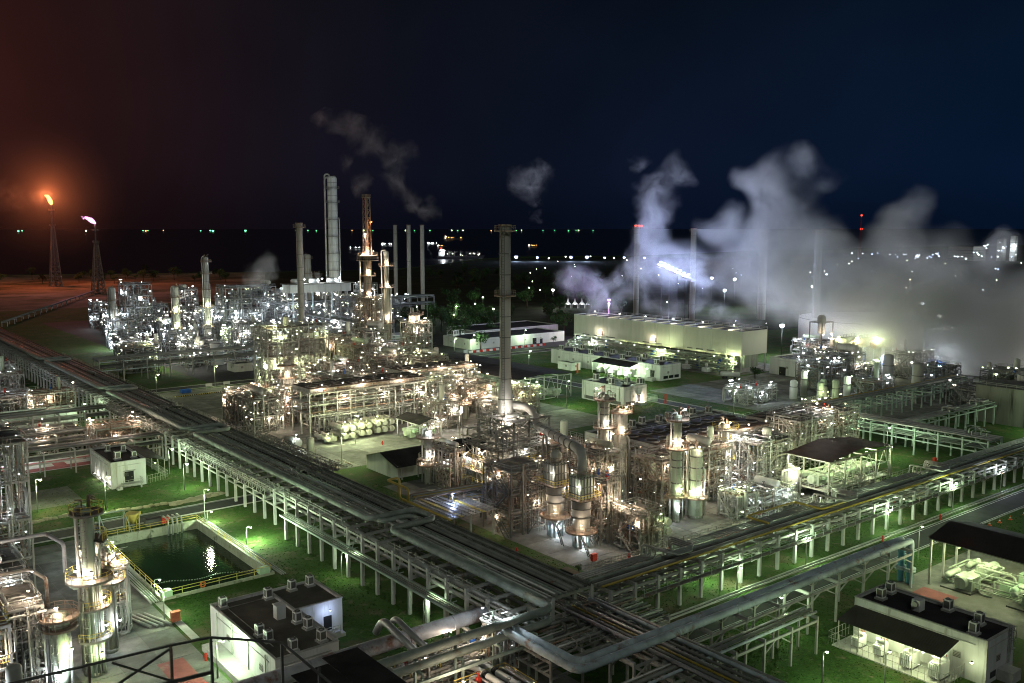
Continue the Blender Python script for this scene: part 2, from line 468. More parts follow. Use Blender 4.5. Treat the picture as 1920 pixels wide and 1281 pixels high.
def lamp(parent, pos, color='white', power=0.0, r=0.28, kind='bell', name='lamp'):
    o = inst(name, lamp_mesh(color, r, kind), parent, pos)
    if power: light_at(parent, (pos[0], pos[1], pos[2] - r * 1.3 - 0.3), color, power)
    return o
# ================================================================== THE SETTING
import bmesh
def sheet(name, rects, z, mat, parent=None):
    b = MB()
    for i, (x0, y0, x1, y1) in enumerate(rects):
        b.quad([(x0, y0, z), (x1, y0, z), (x1, y1, z), (x0, y1, z)])
    return setting(name, b, mat, parent)
POND = (45.6, 149.6, 64.2, 186.4)
def build_ground():
    bm = bmesh.new()
    outer = [(-600, -300), (7000, -300), (7000, 900), (4200, 1350), (2900, 1600), (2000, 1560), (1483, 1450), (1250, 1560), (1100, 1500), (900, 1330), (700, 1180), (533, 1226), (400, 1290), (230, 1365), (-100, 1560), (-1200, 2300), (-3000, 2500), (-3000, 300)]
    x0, y0, x1, y1 = POND
    hole = [(x0, y0), (x1, y0), (x1, y1), (x0, y1)]
    edges = []
    for loop in (outer, hole):
        vs = [bm.verts.new((x, y, 0)) for x, y in loop]
        edges += [bm.edges.new((vs[i], vs[(i + 1) % len(vs)])) for i in range(len(vs))]
    bmesh.ops.triangle_fill(bm, edges=edges, use_beauty=True)
    for f in bm.faces:
        if f.normal.z < 0: f.normal_flip()
    me = bpy.data.meshes.new('ground'); bm.to_mesh(me); bm.free()
    me.materials.append(MATS['grass'])
    o = bpy.data.objects.new('ground', me); COL.objects.link(o); o['kind'] = 'structure'
build_ground()
b = MB(); b.lathe(0, 0, [(70000, -1.6), (1.0, -1.6)], 64, cap=False); 
for f in b.f: f.reverse()
b.sm = [False] * len(b.f)
setting('sea', b, 'sea_water')

material('sand_far', (0.20, 0.15, 0.10), .95, 0, .6, .012, (0.05, 0.06, 0.03), .8, .02)
material('unlit_ground', (0.020, 0.028, 0.014), .95, 0, .6, .05, (0.05, 0.048, 0.03), .5, .02)  # near-black colour painted so the far ground looks unlit
# roads: asphalt sheet, kerbs, painted edge lines
def road(name, x0, y0, x1, y1, z=0.02, kerb=True, along='X'):
    r = sheet(name, [(x0, y0, x1, y1)], z, 'asphalt')
    b = MB(); k = MB()
    if along == 'X':
        for yy in (y0 + 0.35, y1 - 0.5): b.quad([(x0, yy, z + 0.006), (x1, yy, z + 0.006), (x1, yy + 0.15, z + 0.006), (x0, yy + 0.15, z + 0.006)])
        if kerb:
            k.box(x0, y0 - 0.22, 0, x1, y0, 0.13); k.box(x0, y1, 0, x1, y1 + 0.22, 0.13)
    else:
        for xx in (x0 + 0.35, x1 - 0.5): b.quad([(xx, y0, z + 0.006), (xx + 0.15, y0, z + 0.006), (xx + 0.15, y1, z + 0.006), (xx, y1, z + 0.006)])
        if kerb:
            k.box(x0 - 0.22, y0, 0, x0, y1, 0.13); k.box(x1, y0, 0, x1 + 0.22, y1, 0.13)
    o = setting('edge_line', b, 'road_paint', r)
    if kerb: setting('kerb', k, 'concrete_pale', r)
road('road', -60, 192.5, 94.4, 198.5)
road('road', 94.4, 40, 100.0, 420, z=0.026, along='Y')
road('road', 100.3, 86.0, 620, 92.0, z=0.02)
road('road', 236.5, 158, 242.5, 346.8, along='Y')
road('road', 100.3, 347, 430, 354, z=0.023)
road('road', 120, 40, 124.5, 52, along='Y', kerb=False)

# paved yards: cast slabs over a dark joint bed
def slabs(x0, y0, x1, y1, s):
    bed = sheet('pavement', [(x0, y0, x1, y1)], 0.012, 'concrete_stained')
    nx, ny = round((x1 - x0) / s), round((y1 - y0) / s); sx, sy = (x1 - x0) / nx, (y1 - y0) / ny; j = .035
    me = MB().box(j, j, 0, sx - j, sy - j, .03).mesh('slab', 'concrete')
    for i in range(nx):
        for k in range(ny):
            o = bpy.data.objects.new('slab', me); COL.objects.link(o); o.parent = bed; o.location = (x0 + i * sx, y0 + k * sy, 0.004 + .006 * ((i * 7 + k * 5) % 3))
b = MB(); b.quad([(-500, 760, .02), (500, 760, .02), (620, 1120, .02), (533, 1215, .02), (230, 1350, .02), (-500, 1780, .02)])
setting('shore_sand', b, 'sand_far')
slabs(108, 107.5, 196, 186, 6.3)
slabs(105, 206, 205, 345, 8.0)
sheet('pavement', [(130, 357, 345, 650)], 0.034, 'asphalt')
slabs(252, 150, 420, 238, 8.5)
sheet('pavement', [(300, 240, 345, 352)], 0.033, 'concrete')
slabs(2, 96, 43.5, 190, 5.2)
b = MB(); b.quad([(346, 357, .03), (700, 300, .03), (1700, 600, .03), (1400, 1440, .03), (1100, 1480, .03), (720, 1180, .03), (520, 1200, .03), (300, 700, .03), (346, 690, .03)])
setting('field', b, 'unlit_ground')
b = MB(); b.quad([(430, 130, .03), (3500, 130, .03), (3500, 1400, .03), (1701, 1300, .03), (1701, 590, .03), (701, 290, .03), (430, 290, .03)])
setting('field', b, 'unlit_ground')
sheet('pavement', [(-40, 250, 62, 262)], 0.03, 'concrete_pale')
sheet('pavement', [(18, 216, 50, 232)], 0.03, 'concrete')
sheet('pavement', [(47, 84, 80, 108)], 0.03, 'concrete')
sheet('pavement', [(-60, 330, 72, 470)], 0.03, 'concrete')
sheet('pavement', [(140, 55, 175, 80)], 0.03, 'concrete')
sheet('pavement', [(196.5, 102, 204, 128)], 0.032, 'sand')
sheet('footpath', [(44, 132, 45.2, 149), (102, 105.2, 196, 106.6)], 0.03, 'concrete_pale')
sheet('footpath', [(38, 250.5, 66, 254), (38, 257.5, 66, 260.5), (38, 254, 41, 257.5), (52, 254, 55, 257.5)], 0.05, 'pad_red')
sheet('footpath', [(37.4, 108, 41, 127)], 0.05, 'pad_red')
sheet('footpath', [(140, 112, 150, 114), (158, 118, 166, 119), (128, 113, 134, 116)], 0.05, 'pad_red')
sheet('footpath', [(143, 70, 148, 76)], 0.05, 'pad_red')
# yellow and black kerb blocks round the yard
def kerb_blocks(x0, y0, x1, y1, n):
    me = [MB().cbox(0, 0, 0, 0.5, 0.5, 0.3).mesh('kerb_block', 'paint_yellow'), MB().cbox(0, 0, 0, 0.5, 0.5, 0.3).mesh('kerb_block', 'black')]
    t = thing('kerb_row', 'row of yellow and black painted kerb blocks edging the paved yard' if n > 60 else 'short row of yellow and black kerb blocks beside the lone column', 'kerb', (x0, y0, 0.03))
    for i in range(n):
        inst('kerb_block', me[i % 2], t, (x0 + (x1 - x0) * i / n, y0 + (y1 - y0) * i / n, 0.03))
kerb_blocks(109, 333, 137, 333, 70)
kerb_blocks(101.5, 163, 112, 158, 30)
# sandy soil mounds, worn edges
for i, (x, y, l, w, a) in enumerate([(38, 207, 22, 2.2, 0.05), (55, 204, 18, 1.8, -0.1), (70, 203, 12, 3, 0.2), (225, 190, 16, 2.2, -1.2), (231, 178, 18, 3, -1.3), (250, 176, 14, 4, 0.3)]):
    b = MB(); rr = random.Random(i); n = 26
    for k in range(n):
        t = k / (n - 1) - 0.5; h = (0.25 + 0.35 * rr.random()); 
        cx, cy = x + l * t * math.cos(a) + rr.uniform(-.4, .4), y + l * t * math.sin(a) + rr.uniform(-.4, .4)
        b.lathe(cx, cy, [(w * rr.uniform(.3, .6), -0.05), (w * .25, h * .8), (0.05, h)], 7)
    o = setting('soil_bank', b, 'sand', kind='stuff')

# ------------------------------------------------------------------ pond
def pond():
    x0, y0, x1, y1 = POND
    t = thing('pond_basin', 'square concrete basin of dark water edged with yellow handrails', 'pond', (x0, y0, 0))
    def wall(ax0, ay0, ax1, ay1, n, alongx):
        for i in range(n):
            b = MB()
            if alongx:
                u0 = ax0 + (ax1 - ax0) * i / n + 0.03; u1 = ax0 + (ax1 - ax0) * (i + 1) / n - 0.03
                b.box(u0, ay0, -2.2, u1, ay1, 0.45)
            else:
                u0 = ay0 + (ay1 - ay0) * i / n + 0.03; u1 = ay0 + (ay1 - ay0) * (i + 1) / n - 0.03
                b.box(ax0, u0, -2.2, ax1, u1, 0.45)
            part('wall_panel', b, 'pond_wall', t)
    wall(x0 - 0.45, y1, x1 + 0.45, y1 + 0.45, 8, True); wall(x0 - 0.45, y0 - 0.45, x1 + 0.45, y0, 8, True)
    wall(x0 - 0.45, y0, x0, y1, 14, False); wall(x1, y0, x1 + 0.45, y1, 14, False)
    b = MB().quad([(x0, y0, -1.35), (x1, y0, -1.35), (x1, y1, -1.35), (x0, y1, -1.35)])
    part('water', b, 'pond_water', t)
    for p, q in (((x0, y0), (x1, y0)), ((x1, y0), (x1, y1)), ((x1, y1), (x0, y1)), ((x0, y1), (x0, y0))):
        part('handrail', MB().rail_line([(*p, 0.45), (*q, 0.45)], 1.1, 0.08, 3.0), 'paint_yellow', t)
    for k, (dx, r) in enumerate(((1.0, .1), (1.35, .12), (1.75, .1), (2.2, .16))):
        part('pipe', MB().tube([(x0 - dx, y0 - 1, 0.35), (x0 - dx, y1 + 1, 0.35)], r, 8), 'pipe_clad', t)
        if k < 3: part('pipe', MB().tube([(x1 + dx, y0 - 2, 0.3), (x1 + dx, y1 + 1, 0.3)], r, 8), 'pipe_clad', t)
    # suction pipes at the far corner
    for k in range(4):
        part('suction_pipe', MB().tube([(x1 - 6 + k * 0.9, y1 + 2.5, 0.2), (x1 - 6 + k * 0.9, y1 + 2.5, 1.9), (x1 - 6 + k * 0.9, y1 - 0.8, 1.9), (x1 - 6 + k * 0.9, y1 - 0.8, -1.4)], 0.16, 8), 'pipe_clad', t)
    b = MB()
    for k in range(40): b.cbox(x0 + 2 + k * 0.42, y0 + 11 - k * 0.09 + 0.6 * math.sin(k * .3), -1.33, 0.26, 0.16, 0.08)
    part('float_line', b, 'pipe_clad', t)
    part('valve_box', MB().box(x1 - 2.2, y0 - 0.4, 0.46, x1 - 0.4, y0 + 0.8, 1.5), 'paint_lightgreen', t)
    part('valve_box', MB().box(x0 - 0.3, y0 - 0.4, 0.46, x0 + 1.4, y0 + 0.8, 1.4), 'paint_lightgreen', t)
    # life ring
    r = thing('life_ring', 'orange life ring hung on the yellow rail at the near side of the basin', 'life ring', (x0 + 6.5, y0 - 0.55, 1.0))
    b = MB(); pts = [(x0 + 6.5 + 0.42 * math.cos(a), y0 - 0.15, 1.1 + 0.42 * math.sin(a)) for a in [2 * PI * i / 12 for i in range(13)]]
    b.tube(pts, 0.12, 6, seg=1); part('ring', b, 'paint_orange', r)
material('pond_wall', (0.40, 0.41, 0.30), 0.85, 0, 0.25, 0.5, (0.10, 0.11, 0.07), 0.55, 0.5)
pond()

# ------------------------------------------------------------------ pipe racks
POSTS = {}
def post_mesh(w, h, mat):
    k = (w, round(h, 2), mat)
    if k not in POSTS: POSTS[k] = MB().box(-w / 2, -w / 2, 0, w / 2, w / 2, h).mesh('post', mat)
    return POSTS[k]
def beam_mesh(L, w, h, mat, axis):
    k = ('b', round(L, 2), w, h, mat, axis)
    if k not in POSTS:
        POSTS[k] = (MB().box(0, -w / 2, -h, L, w / 2, 0) if axis == 'X' else MB().box(-w / 2, 0, -h, w / 2, L, 0)).mesh('beam', mat)
    return POSTS[k]
def rack(name, label, axis, a0, a1, b0, b1, zs, step, pipes, post='concrete_pale', beam='steel', pw=0.5, mids=(), rail=None, stringer=True, base_z=0.0, brace=0, skip=()):
    """axis 'X' or 'Y': rack runs along it from a0 to a1, posts at b0 and b1; zs beam levels"""
    W = (lambda a, b, z: (a, b, z)) if axis == 'X' else (lambda a, b, z: (b, a, z))
    t = thing(name, label, 'pipe rack', W(a0, b0, base_z))
    n = max(1, round((a1 - a0) / step)); ztop = max(zs)
    other = 'Y' if axis == 'X' else 'X'
    for i in range(n + 1):
        a = a0 + (a1 - a0) * i / n
        if any(lo <= a <= hi for lo, hi in skip): continue
        for bb in (b0, b1, *mids):
            inst('post', post_mesh(pw, ztop - base_z, post), t, W(a, bb, base_z))
        for z in zs:
            inst('beam', beam_mesh(b1 - b0, 0.35, 0.45, beam, other), t, W(a, b0, z - 0.004))
    if stringer:
        for z in zs:
            for bb in (b0, b1):
                inst('stringer', beam_mesh(a1 - a0, 0.22, 0.35, beam, axis), t, W(a0, bb + 0.003, z - 0.47))
    for (bb, z, r, mat, loops) in pipes:
        pts = [W(a0 - 0.6, bb, z)]
        for (ac, w, reach, dz) in sorted(loops):
            if dz:
                pts += [W(ac - w / 2, bb, z), W(ac - w / 2, bb, z + dz), W(ac - w / 2, bb + reach, z + dz), W(ac + w / 2, bb + reach, z + dz), W(ac + w / 2, bb, z + dz), W(ac + w / 2, bb, z)]
            else:
                pts += [W(ac - w / 2, bb, z), W(ac - w / 2, bb + reach, z), W(ac + w / 2, bb + reach, z), W(ac + w / 2, bb, z)]
        pts.append(W(a1 + 0.6, bb, z))
        part('pipe', MB().tube(pts, r, 12 if r > 0.4 else 8, seg=4 if r > 0.3 else 3), mat, t)
    for (bb, z, ra0, ra1) in (rail or ()):
        part('handrail', MB().rail_line([W(ra0, bb, z), W(ra1, bb, z)], 1.1, 0.07, 2.2), beam, t)
    if brace:
        for i in range(0, n, brace):
            a = a0 + (a1 - a0) * i / n; c = a0 + (a1 - a0) * (i + 1) / n
            for bb in (b0, b1):
                part('brace', MB().bar(W(a, bb, zs[0] - 2.2), W((a + c) / 2, bb, zs[0] - 0.4), 0.16), beam, t)
                part('brace', MB().bar(W(c, bb, zs[0] - 2.2), W((a + c) / 2, bb, zs[0] - 0.4), 0.16), beam, t)
    return t
rr = random.Random(3)
L1 = [138.5, 234, 312, 398]
p1 = [(79.5, 8.75, 0.56, 'pipe_green', [(c, 7, 9.5, 0) for c in L1]),
      (81.1, 8.35, 0.46, 'pipe_green', [(c, 4, 6.0, 0.0) for c in L1]),
      (77.6, 6.7, 0.34, 'pipe_clad', []), (76.9, 5.6, 0.22, 'pipe_clad', [])]
for i, x in enumerate([82.6, 83.4, 84.2, 85.2, 86.0, 86.9, 87.6, 88.4, 89.3, 90.0, 90.8]):
    r = rr.choice([0.14, 0.2, 0.26, 0.32]); p1.append((x, 7.72 + r, r, rr.choice(['pipe_grey', 'pipe_green', 'pipe_dark', 'pipe_grey', 'pipe_clad']), [(c + rr.uniform(-1, 1), 3, -1.6, 1.2) for c in (180, 270, 352) if rr.random() < .4]))
for i, x in enumerate([77.6, 79.2, 80.4, 81.6, 83.0, 85.4, 86.6, 88.2, 89.6]):
    r = rr.choice([0.12, 0.2, 0.28]); p1.append((x, 4.62 + r, r, rr.choice(['pipe_grey', 'pipe_clad', 'pipe_clad', 'pipe_blue' if i == 5 else 'pipe_grey']), []))
R1 = rack('pipe_rack', 'long dark pipe rack running away to the left with a fat looped pipe on top', 'Y', 97.4, 620, 76.3, 91.6, (7.55, 4.6), 5.17, p1, mids=(84,),
          rail=[(76.2, 7.56, 100, 130), (76.2, 7.56, 146, 228), (76.2, 7.56, 240, 306), (91.4, 7.56, 190, 420), (86.5, 7.56, 150, 225), (83.9, 7.56, 245, 305)])
for k in range(24):
    part('shade_panel', MB().box(86.4, 98 + k * 21.5, 7.56, 88.0, 119.2 + k * 21.5, 7.66), 'roof_dark', R1)  # dark panels added so the rack top looks unlit
# walkway truss slung on the rack's left flank
def flank_walkway():
    t = thing('cable_walkway', 'narrow cable tray walkway on legs along the left flank of the long pipe rack', 'walkway', (73.9, 104, 0))
    for x in (73.2, 74.9):
        part('stringer', MB().box(x, 103, 4.6, x + 0.14, 166, 4.95), 'steel_green', t)
    for k in range(3): part('cable_tray', MB().box(73.5 + k * 0.48, 103, 4.72, 73.8 + k * 0.48, 166, 4.8), 'pipe_clad', t)
    for i in range(13):
        y = 105 + i * 5.0
        inst('leg', post_mesh(0.5, 4.6, 'concrete_pale'), t, (74.1, y, 0))
    for i in range(4):
        y = 110 + i * 15
        part('truss', MB().bar((74.9, y, 4.8), (76.1, y + 1, 6.4), 0.12).bar((73.2, y, 4.8), (76.1, y, 4.9), 0.12), 'steel_green', t)
flank_walkway()
# far-side truss gallery above the left part of the long rack
def gallery(x, y0, y1, z, label):
    t = thing('truss_gallery', label, 'gallery', (x, y0, z))
    for s_ in (0, 1.3):
        for zz in (z, z + 1.5):
            part('chord', MB().bar((x + s_, y0, zz), (x + s_, y1, zz), 0.14), 'steel', t)
        b = MB(); n = round((y1 - y0) / 2)
        for i in range(n):
            ya = y0 + (y1 - y0) * i / n; yb = y0 + (y1 - y0) * (i + 1) / n
            b.bar((x + s_, ya, z), (x + s_, ya, z + 1.5), 0.09)
            b.bar((x + s_, ya, z if i % 2 else z + 1.5), (x + s_, yb, z + 1.5 if i % 2 else z), 0.08)
        part('lattice', b, 'steel', t)
    part('deck', MB().box(x, y0, z - 0.1, x + 1.3, y1, z - 0.02), 'grating', t)
gallery(74.6, 176, 226, 6.2, 'lattice truss gallery hung on the left of the long rack behind the basin')
gallery(74.6, 250, 300, 6.2, 'lattice truss gallery on the long rack near the brown lit pipework')
gallery(92.2, 180, 222, 7.6, 'lattice truss gallery along the far edge of the long rack by the yard')

# right-hand rack along X
rl = [112, 160, 196]
p2_ = [(97.6, 6.55, 0.18, 'pipe_yellow', [])]
for i, y in enumerate([103.6, 103.0, 102.4, 101.8]):
    p2_.append((y, 6.5, 0.17 + 0.03 * (i == 0), 'pipe_clad', [(c, 6.4 - i * 0.9, -5.6 + i * 0.3, 1.9 - 0.12 * i) for c in rl]))
for i, y in enumerate([98.5, 99.2, 99.9, 100.5, 101.1]):
    r = [0.28, 0.18, 0.22, 0.3, 0.16][i]; p2_.append((y, 6.25 + r, r, ['pipe_grey', 'pipe_clad', 'pipe_dark', 'pipe_green', 'pipe_grey'][i], []))
for i, y in enumerate([97.2, 98.6, 100.0, 101.6, 103.2]):
    r = [0.14, 0.22, 0.3, 0.18, 0.22][i]; p2_.append((y, 4.15 + r, r, 'pipe_grey', []))
R2 = rack('pipe_rack', 'long pipe rack with a yellow pipe running away to the right beside the road', 'X', 94.6, 330, 96.3, 104.4, (6.2, 4.1), 5.17, p2_,
          rail=[(104.3, 6.2, 96, 150), (104.3, 6.2, 150, 200)], beam='steel')
for k in range(11):
    part('shade_panel', MB().box(95 + k * 21, 99.0, 6.21, 115.7 + k * 21, 100.2, 6.25), 'roof_dark', R2)  # dark strips standing in for the unlit top of this rack
def bracket_walk():
    t = thing('bracket_walkway', 'light walkway on brackets along the near side of the right-hand rack', 'walkway', (100, 95, 4.2))
    part('deck', MB().box(100, 94.6, 4.25, 230, 95.6, 4.33), 'grating', t)
    part('handrail', MB().rail_line([(100, 94.6, 4.33), (230, 94.6, 4.33)], 1.1, 0.06, 2.6), 'steel_green', t)
    for i in range(25):
        x = 102 + i * 5.17
        part('bracket', MB().bar((x, 96.1, 3.2), (x, 94.7, 4.2), 0.12).bar((x, 94.6, 4.2), (x, 96.1, 4.2), 0.12), 'steel', t)
bracket_walk()
# yellow gas pipe that hooks over the rack
t = thing('gas_pipe', 'yellow gas pipe bent over the right-hand rack near the rear drum', 'pipe', (150, 96, 6.8))
part('pipe', MB().tube([(137, 99.5, 7.3), (137, 104.5, 7.3), (152, 104.5, 7.3), (152, 98.5, 7.3), (160, 98.5, 7.3)], 0.22, 10), 'pipe_yellow', t)
for x in (140, 147): part('support', MB().bar((x, 104.5, 6.2), (x, 104.5, 7.1), 0.2), 'steel', t)

# green-grey racks on the right
gp = []
for i, x in enumerate([235.2, 236.0, 237.0, 238.0, 239.0, 240.0, 241.0]):
    gp.append((x, 7.35 + 0.1, [0.2, 0.16, 0.25, 0.2, 0.3, 0.18, 0.22][i], 'pipe_green' if i % 2 else 'pipe_clad', [(108 + i, 4 - i * .3, 2.5, 1.4)] if i in (1, 3, 5) else []))
for i, x in enumerate([235.6, 237.4, 239.3, 240.6]): gp.append((x, 4.9, 0.2, 'pipe_green', []))
rack('pipe_rack', 'pale green pipe rack crossing behind the lawn at the right', 'Y', 106, 157, 234.6, 241.8, (7.2, 4.7), 6.3, gp, post='steel_green', beam='steel_green', pw=0.42, brace=2)
gp = [(y, 7.5, r, m, []) for y, r, m in ((158.2, .2, 'pipe_green'), (159.2, .3, 'pipe_clad'), (160.3, .2, 'pipe_green'), (161.4, .25, 'pipe_clad'), (162.4, .2, 'pipe_yellow'))]
rack('pipe_rack', 'green pipe rack leading back from the lawn towards the concrete wall', 'X', 243, 330, 157.6, 163, (7.2, 4.7), 6.2, gp, post='steel_green', beam='steel_green', pw=0.42)
gp = [(y, 6.6, r, m, [(285, 4, -2, 1.5), (268, 3, -1.6, 1.4)] if i % 2 else []) for i, (y, r, m) in enumerate(((131.2, .2, 'pipe_green'), (132.2, .3, 'pipe_clad'), (133.2, .22, 'pipe_clad'), (134.2, .25, 'pipe_clad'), (135, .18, 'pipe_green')))]
rack('pipe_rack', 'low dark rack with small pipe loops in front of the concrete wall', 'X', 244, 345, 130.6, 135.6, (6.2,), 6.0, gp, post='steel_green', beam='steel_green', pw=0.42)

# ------------------------------------------------------------------ big blue pipes and trestle
def blue_pipes():
    for k, (y, bend) in enumerate(((78.3, 71.6), (79.9, 73.1))):
        t = thing('blue_main', ['pale blue rust-stained main, nearer of the pair, bending at lower centre', 'pale blue rust-stained main, farther of the pair, bending at lower centre'][k], 'pipe', (bend, y, 0))
        pts = [(bend, 97, 7.6), (bend, y, 7.6), (147.5, y, 7.6), (147.5, y, 6.0)]
        part('riser', MB().tube([(147.5, y, 6.0), (147.5, y, 0.1)], 0.55, 16), 'pipe_teal', t)
        part('pipe', MB().tube(pts, 0.54 if k == 0 else 0.48, 16, bend=1.8, seg=6), 'pipe_blue', t)
        for x in range(int(bend) + 6, 146, 12): part('weld_band', MB().tube([(x, y, 7.6), (x + 0.3, y, 7.6)], 0.58 if k == 0 else 0.52, 16), 'pipe_blue', t)
        part('flange', MB().lathe(147.5, y, [(1.0, 2.2), (1.0, 2.5)], 16).lathe(147.5, y, [(1.0, 2.55), (1.0, 2.85)], 16), 'pipe_blue', t)
    rack('pipe_trestle', 'steel trestle carrying the pale blue mains above the grass', 'X', 80, 146, 77.2, 81.4, (6.55,), 7.3, [], post='steel', beam='steel', pw=0.3, brace=1)
    rack('pipe_trestle', 'second steel trestle with thin pipes just in front of the blue mains', 'X', 76, 112, 72.6, 75.6, (5.6,), 6.0,
         [(73.2, 5.9, .2, 'pipe_blue', []), (74.2, 5.9, .28, 'pipe_grey', []), (75.1, 5.9, .2, 'pipe_clad', [])], post='steel', beam='steel', pw=0.3, brace=2)
blue_pipes()
# rusty slender pipe crossing the lower right diagonally, its own low rack
rack('pipe_rack', 'rack of thin pipes heading toward the viewer at the bottom right of centre', 'Y', 44, 95, 84, 91, (6.0, 4.0), 6.0,
     [(84.2, 6.5, .28, 'pipe_header', []), (85.4, 6.3, .2, 'pipe_grey', []), (86.2, 6.3, .16, 'pipe_yellow', []), (87.0, 6.35, .25, 'pipe_clad', []), (88.2, 6.3, .2, 'pipe_grey', []), (89.4, 6.5, .3, 'pipe_blue', []), (90.6, 6.3, .2, 'pipe_clad', []),
      (85, 4.3, .2, 'pipe_clad', []), (86.5, 4.3, .25, 'pipe_grey', []), (88, 4.3, .18, 'pipe_clad', []), (89.6, 4.3, .2, 'pipe_grey', [])], post='steel', beam='steel', pw=0.32, mids=(87.5,))
rack('pipe_rack', 'low tangle of thin pipes under the corner where the two long racks meet', 'X', 74, 96, 86, 95.5, (5.2, 3.4), 5.5,
     [(86.4 + i * .75, 5.3 + [.1, .16, .22, .12][i % 4], [.1, .16, .22, .12][i % 4], ['pipe_grey', 'pipe_dark', 'pipe_clad', 'pipe_grey', 'steel_rusty'][i % 5], [(80 + i % 5 * 2, 2.4, 1.2, 1.0)] if i % 3 == 0 else []) for i in range(12)] +
     [(86.8 + i * 1.1, 3.6, .14, ['pipe_clad', 'pipe_grey'][i % 2], []) for i in range(8)], post='steel', beam='steel', pw=0.3)
# green headers turning off the long rack
def headers():
    t = thing('green_main', 'fat green-grey main turning off the long rack toward the lower left', 'pipe', (79.5, 92, 8.7))
    part('pipe', MB().tube([(79.5, 97.8, 8.75), (79.5, 92.2, 8.75), (30, 92.2, 8.75)], 0.58, 16, bend=1.5, seg=6), 'pipe_green', t)
    part('lower_pipe', MB().tube([(79.5, 97.8, 7.2), (79.5, 92.2, 7.0), (30, 92.2, 7.0)], 0.5, 14, bend=1.5, seg=6), 'pipe_green', t)
    for x in range(34, 78, 6):
        part('support', MB().bar((x, 92.9, 0), (x, 92.9, 8.6), 0.3).bar((x, 91.3, 0), (x, 91.3, 6.3), 0.3).bar((x, 91.2, 6.3), (x, 93, 6.3), 0.3), 'steel_green', t)
    part('walkway_beam', MB().box(31, 90.2, 5.6, 78, 90.5, 6.0), 'steel_green', t)
    part('walkway_beam', MB().box(31, 93.5, 5.6, 78, 93.8, 6.0), 'steel_green', t)
    t = thing('rusty_main', 'very fat grey main with a rust-brown crown at the bottom centre', 'pipe', (36, 100, 0))
    part('pipe', MB().tube([(34, 99.6, 7.2), (73.6, 99.6, 7.2)], 0.98, 20), 'pipe_header', t)
    for x in range(40, 74, 7): part('weld_band', MB().tube([(x, 99.6, 7.2), (x + 0.2, 99.6, 7.2)], 1.02, 20), 'pipe_header', t)
    part('branch_pipe', MB().tube([(60.5, 103.2, 7.4), (60.5, 101.8, 9.3), (60.5, 93, 7.6)], 0.42, 12, seg=5), 'pipe_clad', t)
    part('branch_pipe', MB().tube([(58.6, 103.4, 7.2), (58.6, 101.6, 9.6), (58.6, 93, 7.9)], 0.5, 12, seg=5), 'pipe_clad', t)
    for x in (40, 47, 54, 63, 70):
        b = MB().bar((x, 98.2, 0), (x, 98.2, 6.2), 0.35).bar((x, 101, 0), (x, 101, 6.2), 0.35).bar((x, 98, 6.1), (x, 101.2, 6.1), 0.35)
        b.bar((x, 98.2, 3.4), (x + 3.4, 98.2, 6.1), 0.22).bar((x, 98.2, 3.4), (x - 3.4, 98.2, 6.1), 0.22)
        part('support', b, 'steel', t)
    # white pipes at the very bottom
    t = thing('white_pipe', 'nearer pair of smooth white pipes with black joints at the bottom edge', 'pipe', (66, 80, 3))
    for k in range(2):
        part('pipe', MB().tube([(60 - k, 96.5, 2.2), (66.5 + k * 1.5, 93.5, 4.2), (66.5 + k * 1.5, 70, 4.2)], 0.42, 14, seg=6), 'tank_white', t)
        part('joint', MB().tube([(66.5 + k * 1.5, 90.2, 4.2), (66.5 + k * 1.5, 89.4, 4.2)], 0.47, 14), 'black', t)
    for y in (74, 82, 88): part('support', MB().box(66, y, 0, 68.8, y + 0.3, 3.75), 'steel', t)
headers()

# ------------------------------------------------------------------ buildings
AC = {}
def ac_meshes():
    if not AC:
        AC['cabinet'] = MB().box(-0.45, -0.45, 0.25, 0.45, 0.45, 1.5).mesh('cabinet', 'paint_white')
        b = MB()
        b.box(-0.34, -0.47, 0.45, 0.34, -0.451, 1.35); b.box(-0.471, -0.34, 0.45, -0.451, 0.34, 1.35)
        AC['grille'] = b.mesh('grille', 'steel_dark')
        b = MB(); b.ring(0, 0, 1.501, 0.2, 0.38, 0.08, 10); AC['fan_ring'] = b.mesh('fan_ring', 'steel_dark')
        AC['plinth'] = MB().box(-0.6, -0.6, 0, 0.6, 0.6, 0.25).mesh('plinth', 'concrete_pale')
    return AC
def ac_unit(x, y, z, label, group, s=1.0, rz=0.0):
    t = thing('air_conditioner', label, 'air conditioner', (x, y, z), rz, group)
    t.scale = (s, s, s)
    for k, me in ac_meshes().items():
        o = bpy.data.objects.new(k, me); COL.objects.link(o); o.parent = t
    return t
